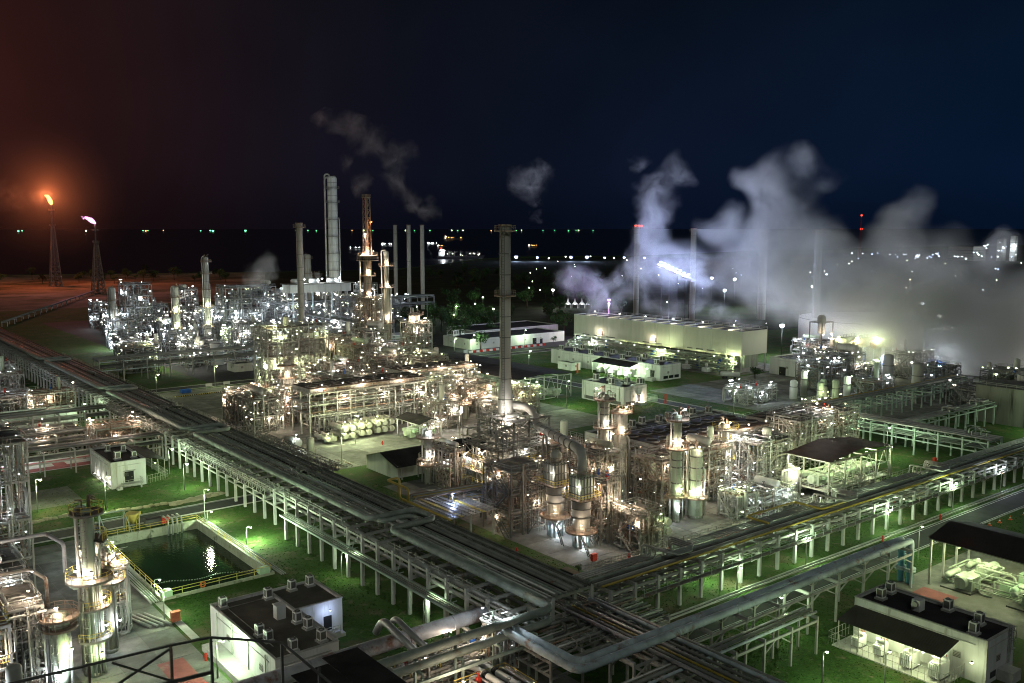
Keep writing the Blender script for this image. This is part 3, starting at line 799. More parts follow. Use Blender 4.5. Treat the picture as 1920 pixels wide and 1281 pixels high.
def building(name, label, x0, y0, x1, y1, h, wall='wall_white', roof='roof_felt', plinth=0.0, doors=(), windows=(), pil=(0, 0), wt=0.25, cat='building', parapet=0.35, panels=None):
    """doors/windows: (face, u, z, w, h) with face in 'S' (y0), 'N', 'W' (x0), 'E'"""
    t = thing(name, label, cat, (x0, y0, 0))
    faces = {'W': (x0, y0, x0 + wt, y1), 'E': (x1 - wt, y0, x1, y1), 'S': (x0 + wt, y0, x1 - wt, y0 + wt), 'N': (x0 + wt, y1 - wt, x1 - wt, y1)}
    for k, (a, b_, c, d) in faces.items():
        if panels and k in 'WS':
            n = panels[0] if k == 'W' else panels[1]
            for i in range(n):
                if k == 'W': part('wall_panel', MB().box(a, b_ + (d - b_) * i / n + 0.04, plinth, c, b_ + (d - b_) * (i + 1) / n - 0.04, h), wall, t)
                else: part('wall_panel', MB().box(a + (c - a) * i / n + 0.04, b_, plinth, a + (c - a) * (i + 1) / n - 0.04, d, h), wall, t)
            part('wall', MB().box(a + .05, b_ + .05, plinth, c - .05, d - .05, h - .05), wall, t)
        else:
            part('wall', MB().box(a, b_, plinth, c, d, h), wall, t)
    part('roof', MB().box(x0 + wt, y0 + wt, h - parapet - 0.2, x1 - wt, y1 - wt, h - parapet), roof, t)
    b = MB(); e = 0.06
    b.box(x0 - e, y0 - e, h + 0.002, x0 + wt + e, y1 + e, h + 0.12); b.box(x1 - wt - e, y0 - e, h + 0.002, x1 + e, y1 + e, h + 0.12)
    b.box(x0 + wt + e, y0 - e, h + 0.002, x1 - wt - e, y0 + wt + e, h + 0.12); b.box(x0 + wt + e, y1 - wt - e, h + 0.002, x1 - wt - e, y1 + e, h + 0.12)
    part('coping', b, 'concrete_pale', t)
    if plinth:
        b = MB(); n = max(2, round((y1 - y0) / 4))
        for i in range(n + 1):
            yy = y0 + 0.3 + (y1 - y0 - 0.6) * i / n
            for xx in (x0 + 0.3, x1 - 0.3): b.cbox(xx, yy, 0, 0.5, 0.5, plinth)
        b.box(x0 + 0.8, y0 + 0.8, 0, x1 - 0.8, y1 - 0.8, plinth)
        part('stilt', b, 'concrete_stained', t)
    def onface(f, u, z, w, hh, d, out):
        if f == 'W': return MB().box(x0 - out, y0 + u, z, x0 - out + d, y0 + u + w, z + hh)
        if f == 'E': return MB().box(x1 + out - d, y0 + u, z, x1 + out, y0 + u + w, z + hh)
        if f == 'S': return MB().box(x0 + u, y0 - out, z, x0 + u + w, y0 - out + d, z + hh)
        return MB().box(x0 + u, y1 + out - d, z, x0 + u + w, y1 + out, z + hh)
    for (f, u, z, w, hh) in doors:
        dr = part('door', onface(f, u, z, w, hh, 0.06, 0.05), 'black', t)
        part('door_hood', onface(f, u - .3, z + hh + .15, w + .6, .12, .7, .7), 'concrete_pale', t)
        part('handle', onface(f, u + w * 0.75, z + 1.0, 0.12, 0.25, 0.05, 0.11), 'steel', dr)
    for (f, u, z, w, hh) in windows:
        wd = part('window', onface(f, u, z, w, hh, 0.08, 0.04), 'steel_dark', t)
        part('pane', onface(f, u + 0.1, z + 0.1, w - 0.2, hh - 0.2, 0.03, 0.06), 'glass_dark', wd)
    for f, Ln in (('W', y1 - y0), ('S', x1 - x0)):
        part('cable_conduit', onface(f, Ln * .08, h - 1.0, Ln * .8, .1, .1, .12), 'concrete_pale', t)
        for k in range(max(1, int(Ln / 9))):
            u = Ln * (k + .35) / max(1, int(Ln / 9)); lv = part('louvre', onface(f, u, h * .42, 1.1, .9, .05, .05), 'steel', t)
            for q in range(4): part('louvre_blade', onface(f, u + .06, h * .42 + .08 + q * .2, .98, .07, .05, .1), 'steel_dark', lv)
    for k in range(pil[0]):   # pilasters / downpipes on W face
        yy = y0 + (y1 - y0) * (k + 0.5) / pil[0]
        part('downpipe', MB().tube([(x0 - 0.14, yy, 0.3), (x0 - 0.14, yy, h - 0.3)], 0.09, 6), 'wall_panel', t)
    for k in range(pil[1]):
        xx = x0 + (x1 - x0) * (k + 0.5) / pil[1]
        part('downpipe', MB().tube([(xx, y0 - 0.14, 0.3), (xx, y0 - 0.14, h - 0.3)], 0.09, 6), 'wall_panel', t)
    return t
# --- A: L-shaped building by the basin
tA = building('control_building', 'white flat-roofed L-shaped building with roof air conditioners beside the basin', 46.3, 107.6, 55.3, 130.2, 5.4, pil=(4, 0), windows=[])
def wingA():
    x0, y0, x1, y1, h = 55.3, 120.6, 62.7, 130.2, 5.4
    part('wing_wall', MB().box(55.31, 120.6, 0, 62.45, 120.85, h), 'wall_white', tA)
    part('wing_wall', MB().box(62.45, 120.6, 0, 62.7, 130.2, h), 'wall_white', tA)
    part('wing_wall', MB().box(55.31, 129.95, 0, 62.45, 130.2, h), 'wall_white', tA)
    part('wing_roof', MB().box(55.31, 120.85, h - 0.55, 62.45, 129.95, h - 0.35), 'roof_felt', tA)
    part('coping', MB().box(55.37, 120.5, h + 0.004, 62.8, 120.9, h + 0.12).box(62.4, 120.9, h + 0.004, 62.8, 130.3, h + 0.12), 'concrete_pale', tA)
    part('door', MB().box(59.6, 120.54, 1.0, 60.9, 120.62, 3.2), 'black', tA)
    part('window', MB().box(57.0, 120.54, 1.8, 58.0, 120.62, 2.9), 'glass_dark', tA)
    part('steps', MB().box(59.2, 119.2, 0, 61.6, 120.58, 0.95).box(61.61, 119.2, 0, 62.5, 120.58, 0.5), 'concrete_pale', tA)
    part('terrace', MB().box(43.9, 106, 0, 46.25, 127.5, 0.9), 'concrete_pale', tA)
    b = MB().rail_line([(59.2, 119.2, 0.95), (61.6, 119.2, 0.95)], 1.0, 0.06, 1.2); part('handrail', b, 'steel', tA)
    part('roof_hatch', MB().box(52.0, 119.6, 5.05, 53.3, 120.9, 7.0).box(51.9, 119.5, 7.0, 53.4, 121.0, 7.12), 'wall_white', tA)
    part('vent_opening', MB().box(53.301, 120.0, 5.5, 53.33, 120.5, 6.2), 'roof_brown', tA)
    part('conduit', MB().tube([(48, 112, 5.15), (48, 128, 5.15), (55, 128, 5.15)], 0.06, 6), 'steel', tA)
    part('roof_duct', MB().box(55.0, 108, 5.45, 55.45, 120.4, 5.75), 'concrete_pale', tA)
wingA()
for i, (x, y) in enumerate([(47.6, 128.6), (54.2, 127.8), (58.4, 128.6), (61.4, 128.6), (53.9, 117.2), (54.2, 114.4), (48.0, 116.4), (48.2, 114.0), (53.8, 109.6), (49.6, 109.4)]):
    ac_unit(x, y, 5.06, 'white air conditioner, %s counted from the basin side, on the L-shaped roof' % ORD[i], 'air conditioners on the L-shaped roof', 1.1, 0.05 * (i % 3))
# --- B: raised substation at left
tB = building('substation', 'white raised substation with black door left of the long rack', 57.4, 222.5, 65.2, 240.8, 6.2, plinth=0.0, roof='roof_dark', doors=[('S', 3.0, 1.2, 2.0, 2.5)], pil=(5, 0))
part('landing', MB().box(59.4, 220.3, 0.95, 63.8, 222.44, 1.15).box(63.3, 220.3, 0, 63.6, 220.6, 0.95), 'concrete_pale', tB)
part('stair', MB().box(58.8, 220.6, 0, 59.38, 222, 0.75).box(58.2, 220.6, 0, 58.79, 222, 0.4), 'concrete_pale', tB)
part('handrail', MB().rail_line([(59.4, 220.3, 1.15), (63.8, 220.3, 1.15), (63.8, 222.4, 1.15)], 1.0, 0.06, 1.0), 'steel', tB)
part('vent_row', MB().box(57.34, 223.5, 0.3, 57.39, 239.5, 0.9), 'steel_dark', tB)
part('canopy', MB().quad([(65.3, 223, 6.3), (70.8, 225, 4.6), (70.8, 241, 4.6), (65.3, 240, 6.3)]).quad([(65.3, 240, 6.2), (70.8, 241, 4.5), (70.8, 225, 4.5), (65.3, 223, 6.2)]), 'roof_dark', tB)
for y in (225.5, 230.5, 235.5, 240.5): part('canopy_post', MB().bar((70.5, y, 0), (70.5, y, 4.6), 0.14), 'steel', tB)
part('fence', MB().rail_line([(65.5, 222.6, 0), (70.9, 224.6, 0), (70.9, 241, 0)], 1.9, 0.06, 0.7), 'steel', tB)
for i, (x, y) in enumerate([(60.0, 226.5), (63.6, 226.0), (60.5, 236.5), (63.4, 234.0)]):
    ac_unit(x, y, 5.86, 'white rooftop unit, %s from the door, on the raised left substation' % ORD[i], 'units on the left substation roof', 1.35 if i == 0 else 1.1)
for y in (224.5, 229, 234): lamp(tB, (56.6, y, 1.6), 'white', 130, .14)
lamp(tB, (68.5, 226, 3.9), 'lime', 260, .16)
# --- C: bottom right substation with transformer lean-to
tC = building('substation', 'white substation with black flat roof and transformer lean-to at bottom right', 121.4, 53.3, 129.2, 72.6, 6.1, roof='roof_dark', pil=(0, 0), windows=[('S', 1.2, 0.6, 1.6, 0.9)])
part('lean_to_roof', MB().quad([(121.3, 57.0, 5.0), (121.3, 72.4, 5.0), (116.6, 72.4, 4.0), (116.6, 57.0, 4.0)]).quad([(121.3, 72.4, 4.9), (121.3, 57.0, 4.9), (116.6, 57.0, 3.9), (116.6, 72.4, 3.9)]), 'roof_sheet', tC)
for y in (57.2, 61, 65, 69, 72.2): part('canopy_post', MB().bar((116.8, y, 0), (116.8, y, 3.9), 0.12), 'steel', tC)
part('slab', MB().box(116.2, 56.6, 0, 121.3, 72.8, 0.18), 'concrete_pale', tC)
part('fence', MB().rail_line([(121.2, 73.2, 0.18), (115.9, 73.2, 0.18), (115.9, 56, 0.18), (121.2, 56, 0.18)], 2.0, 0.05, 0.9), 'steel', tC)
part('stair', MB().box(124.5, 51.2, 0, 127, 53.24, 1.5), 'concrete_pale', tC)
part('ladder', MB().ladder(127.5, 53.1, 1.5, 6.8, 0, -1), 'steel', tC)
part('roof_vent', MB().box(124.2, 64.2, 5.75, 125.7, 65.4, 7.4), 'wall_white', tC)
part('roof_vent_mouth', MB().tube([(124.2, 64.8, 6.8), (123.7, 64.8, 6.8)], 0.45, 12), 'steel', tC)
for i, (x, y) in enumerate([(124.4, 70.2), (127.6, 70.6), (126.8, 57.0), (123.2, 56.0), (128.0, 62.0)]):
    ac_unit(x, y, 5.76, 'white air conditioner, %s from the far end, on the bottom right substation' % ORD[i], 'air conditioners on the bottom right substation', 1.15)
def transformer(x, y, label, group, s=1.0):
    t = thing('transformer', label, 'transformer', (x, y, 0.18), 0, group); z = 0.18
    part('tank', MB().box(x - 0.8 * s, y - 0.55 * s, z + 0.2, x + 0.8 * s, y + 0.55 * s, z + 1.7 * s), 'paint_white', t)
    for k in range(6):
        yy = y - 0.5 * s + k * 0.2 * s
        part('radiator_fin', MB().box(x - 1.35 * s, yy - 0.06, z + 0.35, x - 0.81 * s, yy + 0.06, z + 1.6 * s), 'paint_white', t)
    part('conservator', MB().hvessel((x - 0.3, y - 0.8 * s, z + 2.1 * s), (x - 0.3, y + 0.6 * s, z + 2.1 * s), 0.26 * s, 10), 'paint_white', t)
    for k in range(3): part('bushing', MB().lathe(x + 0.45 * s, y - 0.35 * s + k * 0.35 * s, [(0.1, z + 1.7 * s), (0.06, z + 2.3 * s)], 6), 'brick_red', t)
    part('skid', MB().box(x - 0.9 * s, y - 0.6 * s, z, x + 0.9 * s, y + 0.6 * s, z + 0.2), 'steel_dark', t)
for i, (y, s) in enumerate(((70, 1.0), (66.6, 1.0), (62.2, 1.35), (58.2, 1.35))):
    transformer(118.9, y, 'pale ribbed transformer, %s from the left, under the lean-to at bottom right' % ORD[i], 'transformers under the bottom right lean-to', s)
lamp(tC, (116.9, 59.6, 3.7), 'lime', 420, 0.16); lamp(tC, (118.6, 68, 3.75), 'lime', 420, 0.16); lamp(tC, (119.6, 54.4, 3.4), 'lime', 90, 0.2); lamp(tC, (118.8, 64, 3.75), 'lime', 420, 0.16)
# --- D: long building in front of the cooling tower
tD = building('control_building', 'long white control building with a row of roof units before the cooling tower', 271.4, 250.4, 283.5, 316.5, 6.2, roof='roof_dark', pil=(8, 0), doors=[('W', 3, 1.2, 2.2, 2.6)], windows=[('S', 2, 0.6, 2.6, 1.2), ('S', 5.2, 0.6, 2.6, 1.2), ('S', 8.4, 0.6, 2.6, 1.2)])
part('canopy', MB().quad([(271.3, 262, 6.0), (271.3, 284, 6.0), (266, 284, 4.6), (266, 262, 4.6)]).quad([(271.3, 284, 5.9), (271.3, 262, 5.9), (266, 262, 4.5), (266, 284, 4.5)]), 'roof_dark', tD)
for y in (262.2, 269, 276, 283.8): part('canopy_post', MB().bar((266.2, y, 0), (266.2, y, 4.5), 0.16), 'steel', tD)
part('stair', MB().box(269, 252.5, 0, 271.3, 255.5, 1.1).box(268, 251.5, 0, 268.9, 255.5, 0.5), 'concrete_pale', tD)
for i in range(13):
    ac_unit(273.2 + 8.5 * (i % 2), 254 + i * 4.8, 5.86, 'white roof unit, %s from the near end, on the long control building' % ORD[i], 'units on the long control building', 1.6)
for i in range(4): transformer(268.6, 265 + i * 5.4, 'pale transformer, %s from the near end, under the long building canopy' % ORD[i], 'transformers under the long building canopy', 1.3)
lamp(tD, (266.4, 264, 4.2), 'green', 2600, 0.3); lamp(tD, (268, 273, 4.3), 'green', 1600, 0.2); lamp(tD, (268, 281, 4.3), 'green', 1600, 0.2)
tDs = building('store_hut', 'small white hut in front of the long control building', 262, 292, 267, 301, 3.2, roof='roof_felt')
# --- E: windowless white block on the lawn
tE = building('substation', 'windowless white block standing on the green lawn in the middle', 222.0, 221.0, 233.0, 242.0, 6.6, roof='roof_dark', pil=(5, 0), doors=[('S', 6.5, 1.1, 1.4, 2.3)])
part('vent_row', MB().box(221.93, 222.5, 0.4, 221.98, 240.5, 1.5), 'steel_dark', tE)
part('vent_row', MB().box(223, 220.93, 0.4, 227.5, 220.98, 1.5), 'steel_dark', tE)
part('stair', MB().box(228, 218.9, 0, 231, 220.9, 1.0), 'concrete_pale', tE)
part('ladder', MB().ladder(225.5, 220.8, 0.5, 7.3, 0, -1), 'steel', tE)
part('fence', MB().rail_line([(233.2, 221, 0), (238.5, 221, 0), (238.5, 226, 0)], 2.2, 0.08, 0.5), 'paint_lightgreen', tE)
for i, (x, y) in enumerate([(226, 239), (230, 236), (224, 229), (229, 226.5), (231.5, 223)]):
    ac_unit(x, y, 6.26, 'white roof unit, %s from the far end, on the windowless lawn block' % ORD[i], 'units on the windowless lawn block', 1.7)
lamp(tE, (229.5, 219.6, 2.6), 'warm', 700, 0.3)
# --- F: low wide blocks behind the middle stack
tF = building('workshop', 'wide pale panelled block with flat black roof behind the tall middle stack', 268, 374, 330, 398, 5.2, wall='wall_panel', roof='roof_dark', panels=(5, 9), doors=[('S', 40, 0, 2.6, 3.0), ('S', 45, 0, 1.8, 2.4)])
for i, (x, y) in enumerate([(272, 394), (275, 396), (279, 397)]): ac_unit(x, y, 4.9, 'white plant box, %s from the left, on the wide panelled block' % ORD[i], 'boxes on the wide panelled block', 1.9)
building('workshop', 'white walled courtyard block behind the wide panelled one', 292, 402, 350, 430, 5.4, wall='wall_panel', roof='roof_dark', windows=[('S', 18, 1.2, 2, 1.6), ('S', 24, 1.2, 2, 1.6), ('S', 31, 1.2, 2, 1.6)])
building('workshop', 'small cream block with bright window left of the wide panelled one', 250, 404, 262, 424, 5.0, wall='wall_panel', roof='roof_felt', windows=[('S', 5, 1.2, 2.4, 1.8)])
# more low buildings
building('control_building', 'low white building behind the right-hand air coolers with roof units', 196, 168, 214, 178, 5.5, roof='roof_felt')
building('control_building', 'long low white building with pale roof line behind the column group', 170, 176.5, 222, 184, 5.0, roof='roof_felt')
for i in range(9): ac_unit(174 + i * 5.4, 180.5 + (i % 2) * 1.5, 4.66, 'pale roof unit, %s from the left, on the low building behind the columns' % ORD[i], 'roof units behind the columns', 1.5)
building('substation', 'white substation block beside the end of the cooling tower', 322, 222, 338, 236, 7, roof='roof_dark', doors=[('W', 6, 0, 3.2, 3.4)], windows=[('S', 2, 3, 2, 1), ('S', 6, 3, 2, 1)])
building('warehouse', 'white shed wall seen beneath the left racks', 28, 306, 70, 316, 4.4, roof='roof_felt', pil=(0, 7))
building('analyser_hut', 'pale green hut by the dark yard left of centre', 148, 376, 156, 384, 3.4, wall='wall_panel', roof='roof_felt')
# ================================================================== PROCESS EQUIPMENT
def ring_platform(t, x, y, z, r, w=1.1, mat='grating', a0=0.0, a1=2 * PI, rail='steel_rusty'):
    p = part('platform', MB().ring(x, y, z, r + 0.02, r + w, 0.3, 18, a0, a1), mat, t)
    b = MB().rail_ring(x, y, z + 0.3, r + w - 0.06, 1.1, 0.06, 12, a0, a1)
    part('handrail', b, rail, p)
    return p
def column(name, label, x, y, secs, n=20, mat='vessel', plats=(), lad=True, top='vent', lamps=(), cat='column', group=None, rings=(), side_pipe=True, base_ring=True, rail='steel_rusty', pipe_mat='pipe_clad'):
    """secs: [(r,z)...] profile from the ground up"""
    t = thing(name, label, cat, (x, y, 0), 0, group)
    H = secs[-1][1]; R = secs[0][0]; rt = secs[-1][0]
    if base_ring: part('skirt', MB().lathe(x, y, [(R * 1.12, 0), (R * 1.06, 0.5), (R * 1.005, 0.55)], n), 'concrete_stained', t)
    part('shell', MB().lathe(x, y, secs + [(rt * 0.8, H + rt * 0.35), (rt * 0.35, H + rt * 0.5)], n), mat, t)
    def rad(z):
        for (r0, z0), (r1, z1) in zip(secs, secs[1:]):
            if z0 <= z <= z1: return r0 + (r1 - r0) * (z - z0) / max(z1 - z0, 1e-6)
        return rt
    for z in rings:
        part('stiffener_ring', MB().ring(x, y, z, rad(z) - 0.02, rad(z) + 0.14, 0.22, 18), 'steel_dark', t)
    for pl in plats:
        z = pl[0]; w = pl[1] if len(pl) > 1 else 1.1
        a0, a1 = (pl[2], pl[3]) if len(pl) > 3 else (0.0, 2 * PI)
        ring_platform(t, x, y, z, rad(z), w, 'steel_rusty' if rail == 'steel_rusty' else 'grating', a0, a1, rail)
    if lad:
        a = -2.2; rm = max(r for r, z in secs)
        part('ladder', MB().ladder(x + (rm + 0.25) * math.cos(a), y + (rm + 0.25) * math.sin(a), 0.3, H + 0.5, math.cos(a), math.sin(a)), 'steel', t)
    if side_pipe:
        for a, rr_, z1 in ((2.6, 0.13 * R + 0.1, H), (-0.9, 0.08 * R + 0.08, H * 0.7)):
            rm = max(r for r, z in secs) + rr_ + 0.12
            part('riser_pipe', MB().tube([(x + rm * math.cos(a), y + rm * math.sin(a), 0.6), (x + rm * math.cos(a), y + rm * math.sin(a), z1 + 0.8), (x + 0.2 * math.cos(a), y + 0.2 * math.sin(a), z1 + 0.8), (x + 0.2 * math.cos(a), y + 0.2 * math.sin(a), z1 + rt * .3 if z1 == H else z1 + 0.7)], rr_, 8), pipe_mat, t)
    if top == 'vent':
        b = MB(); rr0 = random.Random(int(x * 7 + y))
        for k in range(4):
            a = rr0.uniform(0, 6.28); q = rt * 0.6
            b.tube([(x + q * math.cos(a), y + q * math.sin(a), H + 0.1), (x + q * math.cos(a), y + q * math.sin(a), H + rr0.uniform(1.2, 2.4)), (x + (q + 0.8) * math.cos(a), y + (q + 0.8) * math.sin(a), H + rr0.uniform(1.0, 2.0))], 0.12, 6)
        part('top_piping', b, 'steel_rusty', t, kind='stuff')
    for (z, a, c, pw) in lamps:
        r0 = rad(z) + 1.0
        lamp(t, (x + r0 * math.cos(a), y + r0 * math.sin(a), z), c, pw, 0.24)
    return t
def stack(name, label, x, y, z0, z1, r, rb=None, zc=None, mat='stack_steel', bands=8, plats=(), group=None, lad=True):
    t = thing(name, label, 'chimney', (x, y, z0), 0, group)
    prof = [(rb or r, z0), (rb or r, z0 + 0.5)] + ([(r, zc)] if zc else []) + [(r, z1), (r * 0.85, z1), (r * 0.85, z1 - 1.0)]
    part('shell', MB().lathe(x, y, prof, 24), mat, t)
    for i in range(bands):
        z = z0 + (z1 - z0) * (i + 0.7) / bands
        rr_ = r if not zc or z > zc else r + ((rb or r) - r) * (zc - z) / (zc - z0)
        part('flange_ring', MB().ring(x, y, z, rr_ - 0.02, rr_ + 0.1, 0.16, 24), 'steel_dark', t)
    for z in plats: ring_platform(t, x, y, z, r, 1.2, 'steel_rusty')
    part('rim', MB().ring(x, y, z1 - 0.02, r - 0.12, r + 0.2, 0.5, 24), 'steel_rusty', t)
    if lad:
        part('ladder', MB().ladder(x - (rb or r) * 0.7 - .5, y - (rb or r) * 0.7 - .3, z0, z1, -0.7, -0.7, cage=False), 'steel_dark', t)
        part('conduit', MB().tube([(x - (r + 0.15) * 0.95, y - (r + .15) * 0.25, z0), (x - (r + 0.15) * 0.95, y - (r + .15) * .25, z1)], 0.09, 6), 'steel_rusty', t)
    return t
def pipework(rng, x0, y0, x1, y1, z0, z1, n, rmin=0.07, rmax=0.22, b=None):
    b = b or MB()
    for _ in range(n):
        p = [rng.uniform(x0, x1), rng.uniform(y0, y1), rng.uniform(z0, z1)]
        pts = [tuple(p)]; last = -1
        for k in range(rng.choice([2, 3, 3, 4, 5])):
            ax = rng.choice([a for a in (0, 1, 2) if a != last]); last = ax
            lo, hi = ((x0, x1), (y0, y1), (z0, z1))[ax]
            v = rng.uniform(lo, hi)
            if abs(v - p[ax]) < 0.8: v = lo if p[ax] > (lo + hi) / 2 else hi
            p[ax] = v; pts.append(tuple(p))
        r = rmin + (rmax - rmin) * rng.random() ** 2
        b.tube(pts, r, 5 if r < .14 else 6, seg=2)
    return b
def process_frame(name, label, x, y, w, d, levels, lh, seed, color='white', steel='steel', pipe='pipe_clad', nx=2, ny=2, lights=2, power=1500, bulbs=6, dens=1.0, vessels=2, group=None, deck=0.75, br=0.26, rail='steel', z0=0.0, cat='process frame', rusty=0.3, pr=(0.07, 0.22), far=False):
    """open steel structure with decks, vessels, pipework and lamps; x,y is its low corner"""
    rng = random.Random(seed)
    t = thing(name, label, cat, (x, y, z0), 0, group)
    H = z0 + levels * lh
    cw = 0.36 if far else (0.24 if lh < 5 else 0.3)
    cx = [x + w * i / nx for i in range(nx + 1)]; cy = [y + d * j / ny for j in range(ny + 1)]
    for a in cx:
        for c in cy: inst('column', post_mesh(cw, levels * lh, steel), t, (a, c, z0))
    for l in range(1, levels + 1):
        z = z0 + l * lh
        b = MB()
        for a in cx: b.box(a - 0.13, y, z - 0.35, a + 0.13, y + d, z - 0.01)
        for c in cy: b.box(x, c - 0.13, z - 0.352, x + w, c + 0.13, z - 0.012)
        part('floor_beams', b, steel, t)
        b = MB(); full = True
        for i in range(nx):
            for j in range(ny):
                if rng.random() < deck: b.box(cx[i] + 0.05, cy[j] + 0.05, z, cx[i + 1] - 0.05, cy[j + 1] - 0.05, z + 0.06)
        part('deck', b, 'grating' if rng.random() > rusty else 'steel_rusty', t)
        part('handrail', MB().rail_line([(x, y, z), (x + w, y, z), (x + w, y + d, z), (x, y + d, z), (x, y, z)], 1.1, 0.11 if far else 0.07, 4.5 if far else 2.4), rail, t)
    # bracing on the two near faces
    b = MB()
    for l in range(levels):
        za, zb = z0 + l * lh + 0.2, z0 + (l + 1) * lh - 0.4
        i = rng.randrange(nx); j = rng.randrange(ny)
        b.bar((cx[i], y - 0.02, za), (cx[i + 1], y - 0.02, zb), 0.14); b.bar((cx[i + 1], y + 0.02, za), (cx[i], y + 0.02, zb), 0.14)
        b.bar((x - 0.02, cy[j], za), (x - 0.02, cy[j + 1], zb), 0.14)
    part('brace', b, steel, t)
    # stair flights on the near-left face
    for l in range(levels):
        za, zb = z0 + l * lh, z0 + (l + 1) * lh
        ya, yb = (y + 0.5, y + min(d - 0.5, 0.5 + lh * 1.1)) if l % 2 == 0 else (y + min(d - 0.5, 0.5 + lh * 1.1), y + 0.5)
        b = MB()
        for e in (0, 0.8): b.bar((x - 1.0 + e, ya, za), (x - 1.0 + e, yb, zb), 0.1, 0.25)
        for k in range(8): b.box(x - 1.0, ya + (yb - ya) * (k + .3) / 8, za + (zb - za) * (k + .5) / 8, x - 0.2, ya + (yb - ya) * (k + .3) / 8 + 0.25, za + (zb - za) * (k + .5) / 8 + 0.04)
        b.bar((x - 1.0, ya, za + 1), (x - 1.0, yb, zb + 1), 0.07)
        part('stair_flight', b, steel, t)
    for k in range(vessels):
        l = rng.randrange(levels + 1); z = z0 + l * lh
        if rng.random() < 0.5:
            r = rng.uniform(0.6, min(1.5, w * .14)); xx = rng.uniform(x + r + .4, x + w - r - .4)
            part('drum', MB().hvessel((xx, y + 0.15 * d, z + r + 0.7), (xx, y + 0.85 * d, z + r + 0.7), r), rng.choice(['vessel', 'vessel', 'vessel_green', 'vessel_aged'] if not far else ['vessel_aged', 'stack_steel', 'steel_far']), t)
            for f_ in (.3, .7): part('saddle', MB().box(xx - r * .7, y + f_ * d, z, xx + r * .7, y + f_ * d + .3, z + .8), 'concrete_pale', t)
        else:
            r = rng.uniform(0.5, min(1.2, w * .11)); hh = rng.uniform(2.5, min(6, lh * 1.2))
            xx = rng.uniform(x + r + .3, x + w - r - .3); yy = rng.uniform(y + r + .3, y + d - r - .3)
            part('vertical_vessel', MB().lathe(xx, yy, [(r * .3, z + .3), (r, z + .9), (r, z + hh), (r * .8, z + hh + r * .35), (r * .3, z + hh + r * .5)], 14), rng.choice(['vessel', 'vessel_green', 'vessel_aged'] if not far else ['vessel_aged', 'stack_steel', 'steel_far']), t)
    n = int(dens * (1 if far else 1.45) * (10 + w * d * levels * 0.12))
    part('pipework', pipework(rng, x - 0.4, y - 0.4, x + w + .4, y + d + .4, z0 + 0.3, H + 0.6, n, *pr), pipe, t, kind='stuff')
    part('fine_pipework', pipework(rng, x, y, x + w, y + d, z0 + 0.2, H, int(n * (.2 if far else .6)), pr[0] * .6, pr[1] * .5), 'steel_rusty' if rng.random() < .5 else 'pipe_grey', t, kind='stuff')
    if not far:
        sc_ = MB()
        for k in range(int(10 + w * levels)):
            ax_, ay_ = rng.choice([(rng.uniform(x, x + w), y - .35), (x - .35, rng.uniform(y, y + d)), (rng.uniform(x, x + w), rng.uniform(y, y + d))])
            za = z0 + rng.uniform(0, H - z0 - 2); zb = min(H + 1.2, za + rng.uniform(2, 6)); sc_.bar((ax_, ay_, za), (ax_, ay_, zb), .07)
            if k % 2: sc_.bar((ax_, ay_, zb - .3), (ax_ + rng.uniform(1, 3), ay_, zb - .3), .06); sc_.bar((ax_, ay_, zb - 1.3), (ax_, ay_ + rng.uniform(1, 3), zb - 1.3), .06)
        part('scaffolding', sc_, 'steel_rusty' if rng.random() < .3 else 'steel', t, kind='stuff')
        part('ladder', MB().ladder(x + w * .8, y - .4, z0 + .2, H + 1.0, 0, -1), 'steel', t)
        for k in range(2 + levels):
            zz = z0 + lh * rng.randrange(1, levels + 1); xx = rng.uniform(x + .6, x + w - .6); yy = rng.uniform(y + .6, y + d - .6)
            part('valve_station', MB().cbox(xx, yy, zz + .1, .5, .5, .9).tube([(xx, yy, zz + 1), (xx, yy, zz + 1.6)], .08, 6).ring(xx, yy, zz + 1.6, .22, .3, .06, 8), rng.choice(['paint_red', 'steel_dark', 'steel_rusty', 'paint_blue', 'vessel_green']), t)
    part('risers', MB().tube([(x + w * .3, y - .5, z0 + .3), (x + w * .3, y - .5, H + 1), (x + w * .3, y + d * .5, H + 1)], 0.2, 6).tube([(x - .4, y + d * .6, z0 + .3), (x - .4, y + d * .6, H + .6), (x + w * .4, y + d * .6, H + .6)], 0.16, 6), pipe, t, kind='stuff')
    for k in range(bulbs):
        l = rng.randrange(1, levels + 1); z = z0 + l * lh
        f = rng.random(); side_ = rng.choice('SWSWNE')
        px, py = {'S': (x + f * w, y - 0.3), 'W': (x - 0.3, y + f * d), 'N': (x + f * w, y + d + .3), 'E': (x + w + .3, y + f * d)}[side_]
        zz = z + rng.choice([2.2, 2.2, -0.7])
        lamp(t, (px, py, zz), color, power if k < lights else 0, br * rng.uniform(0.7, 1.2), rng.choice(['bell', 'bell', 'tube']))
    for k in range(bulbs):      # little bulkhead lights along the rails
        l = rng.randrange(1, levels + 1); f = rng.random()
        px, py = ((x + f * w, y - .12), (x - .12, y + f * d))[k % 2]
        lamp(t, (px, py, z0 + l * lh + 1.2), rng.choice([color, 'white', color]), 0, br * rng.uniform(.35, .6), name='bulkhead_lamp')
    return t
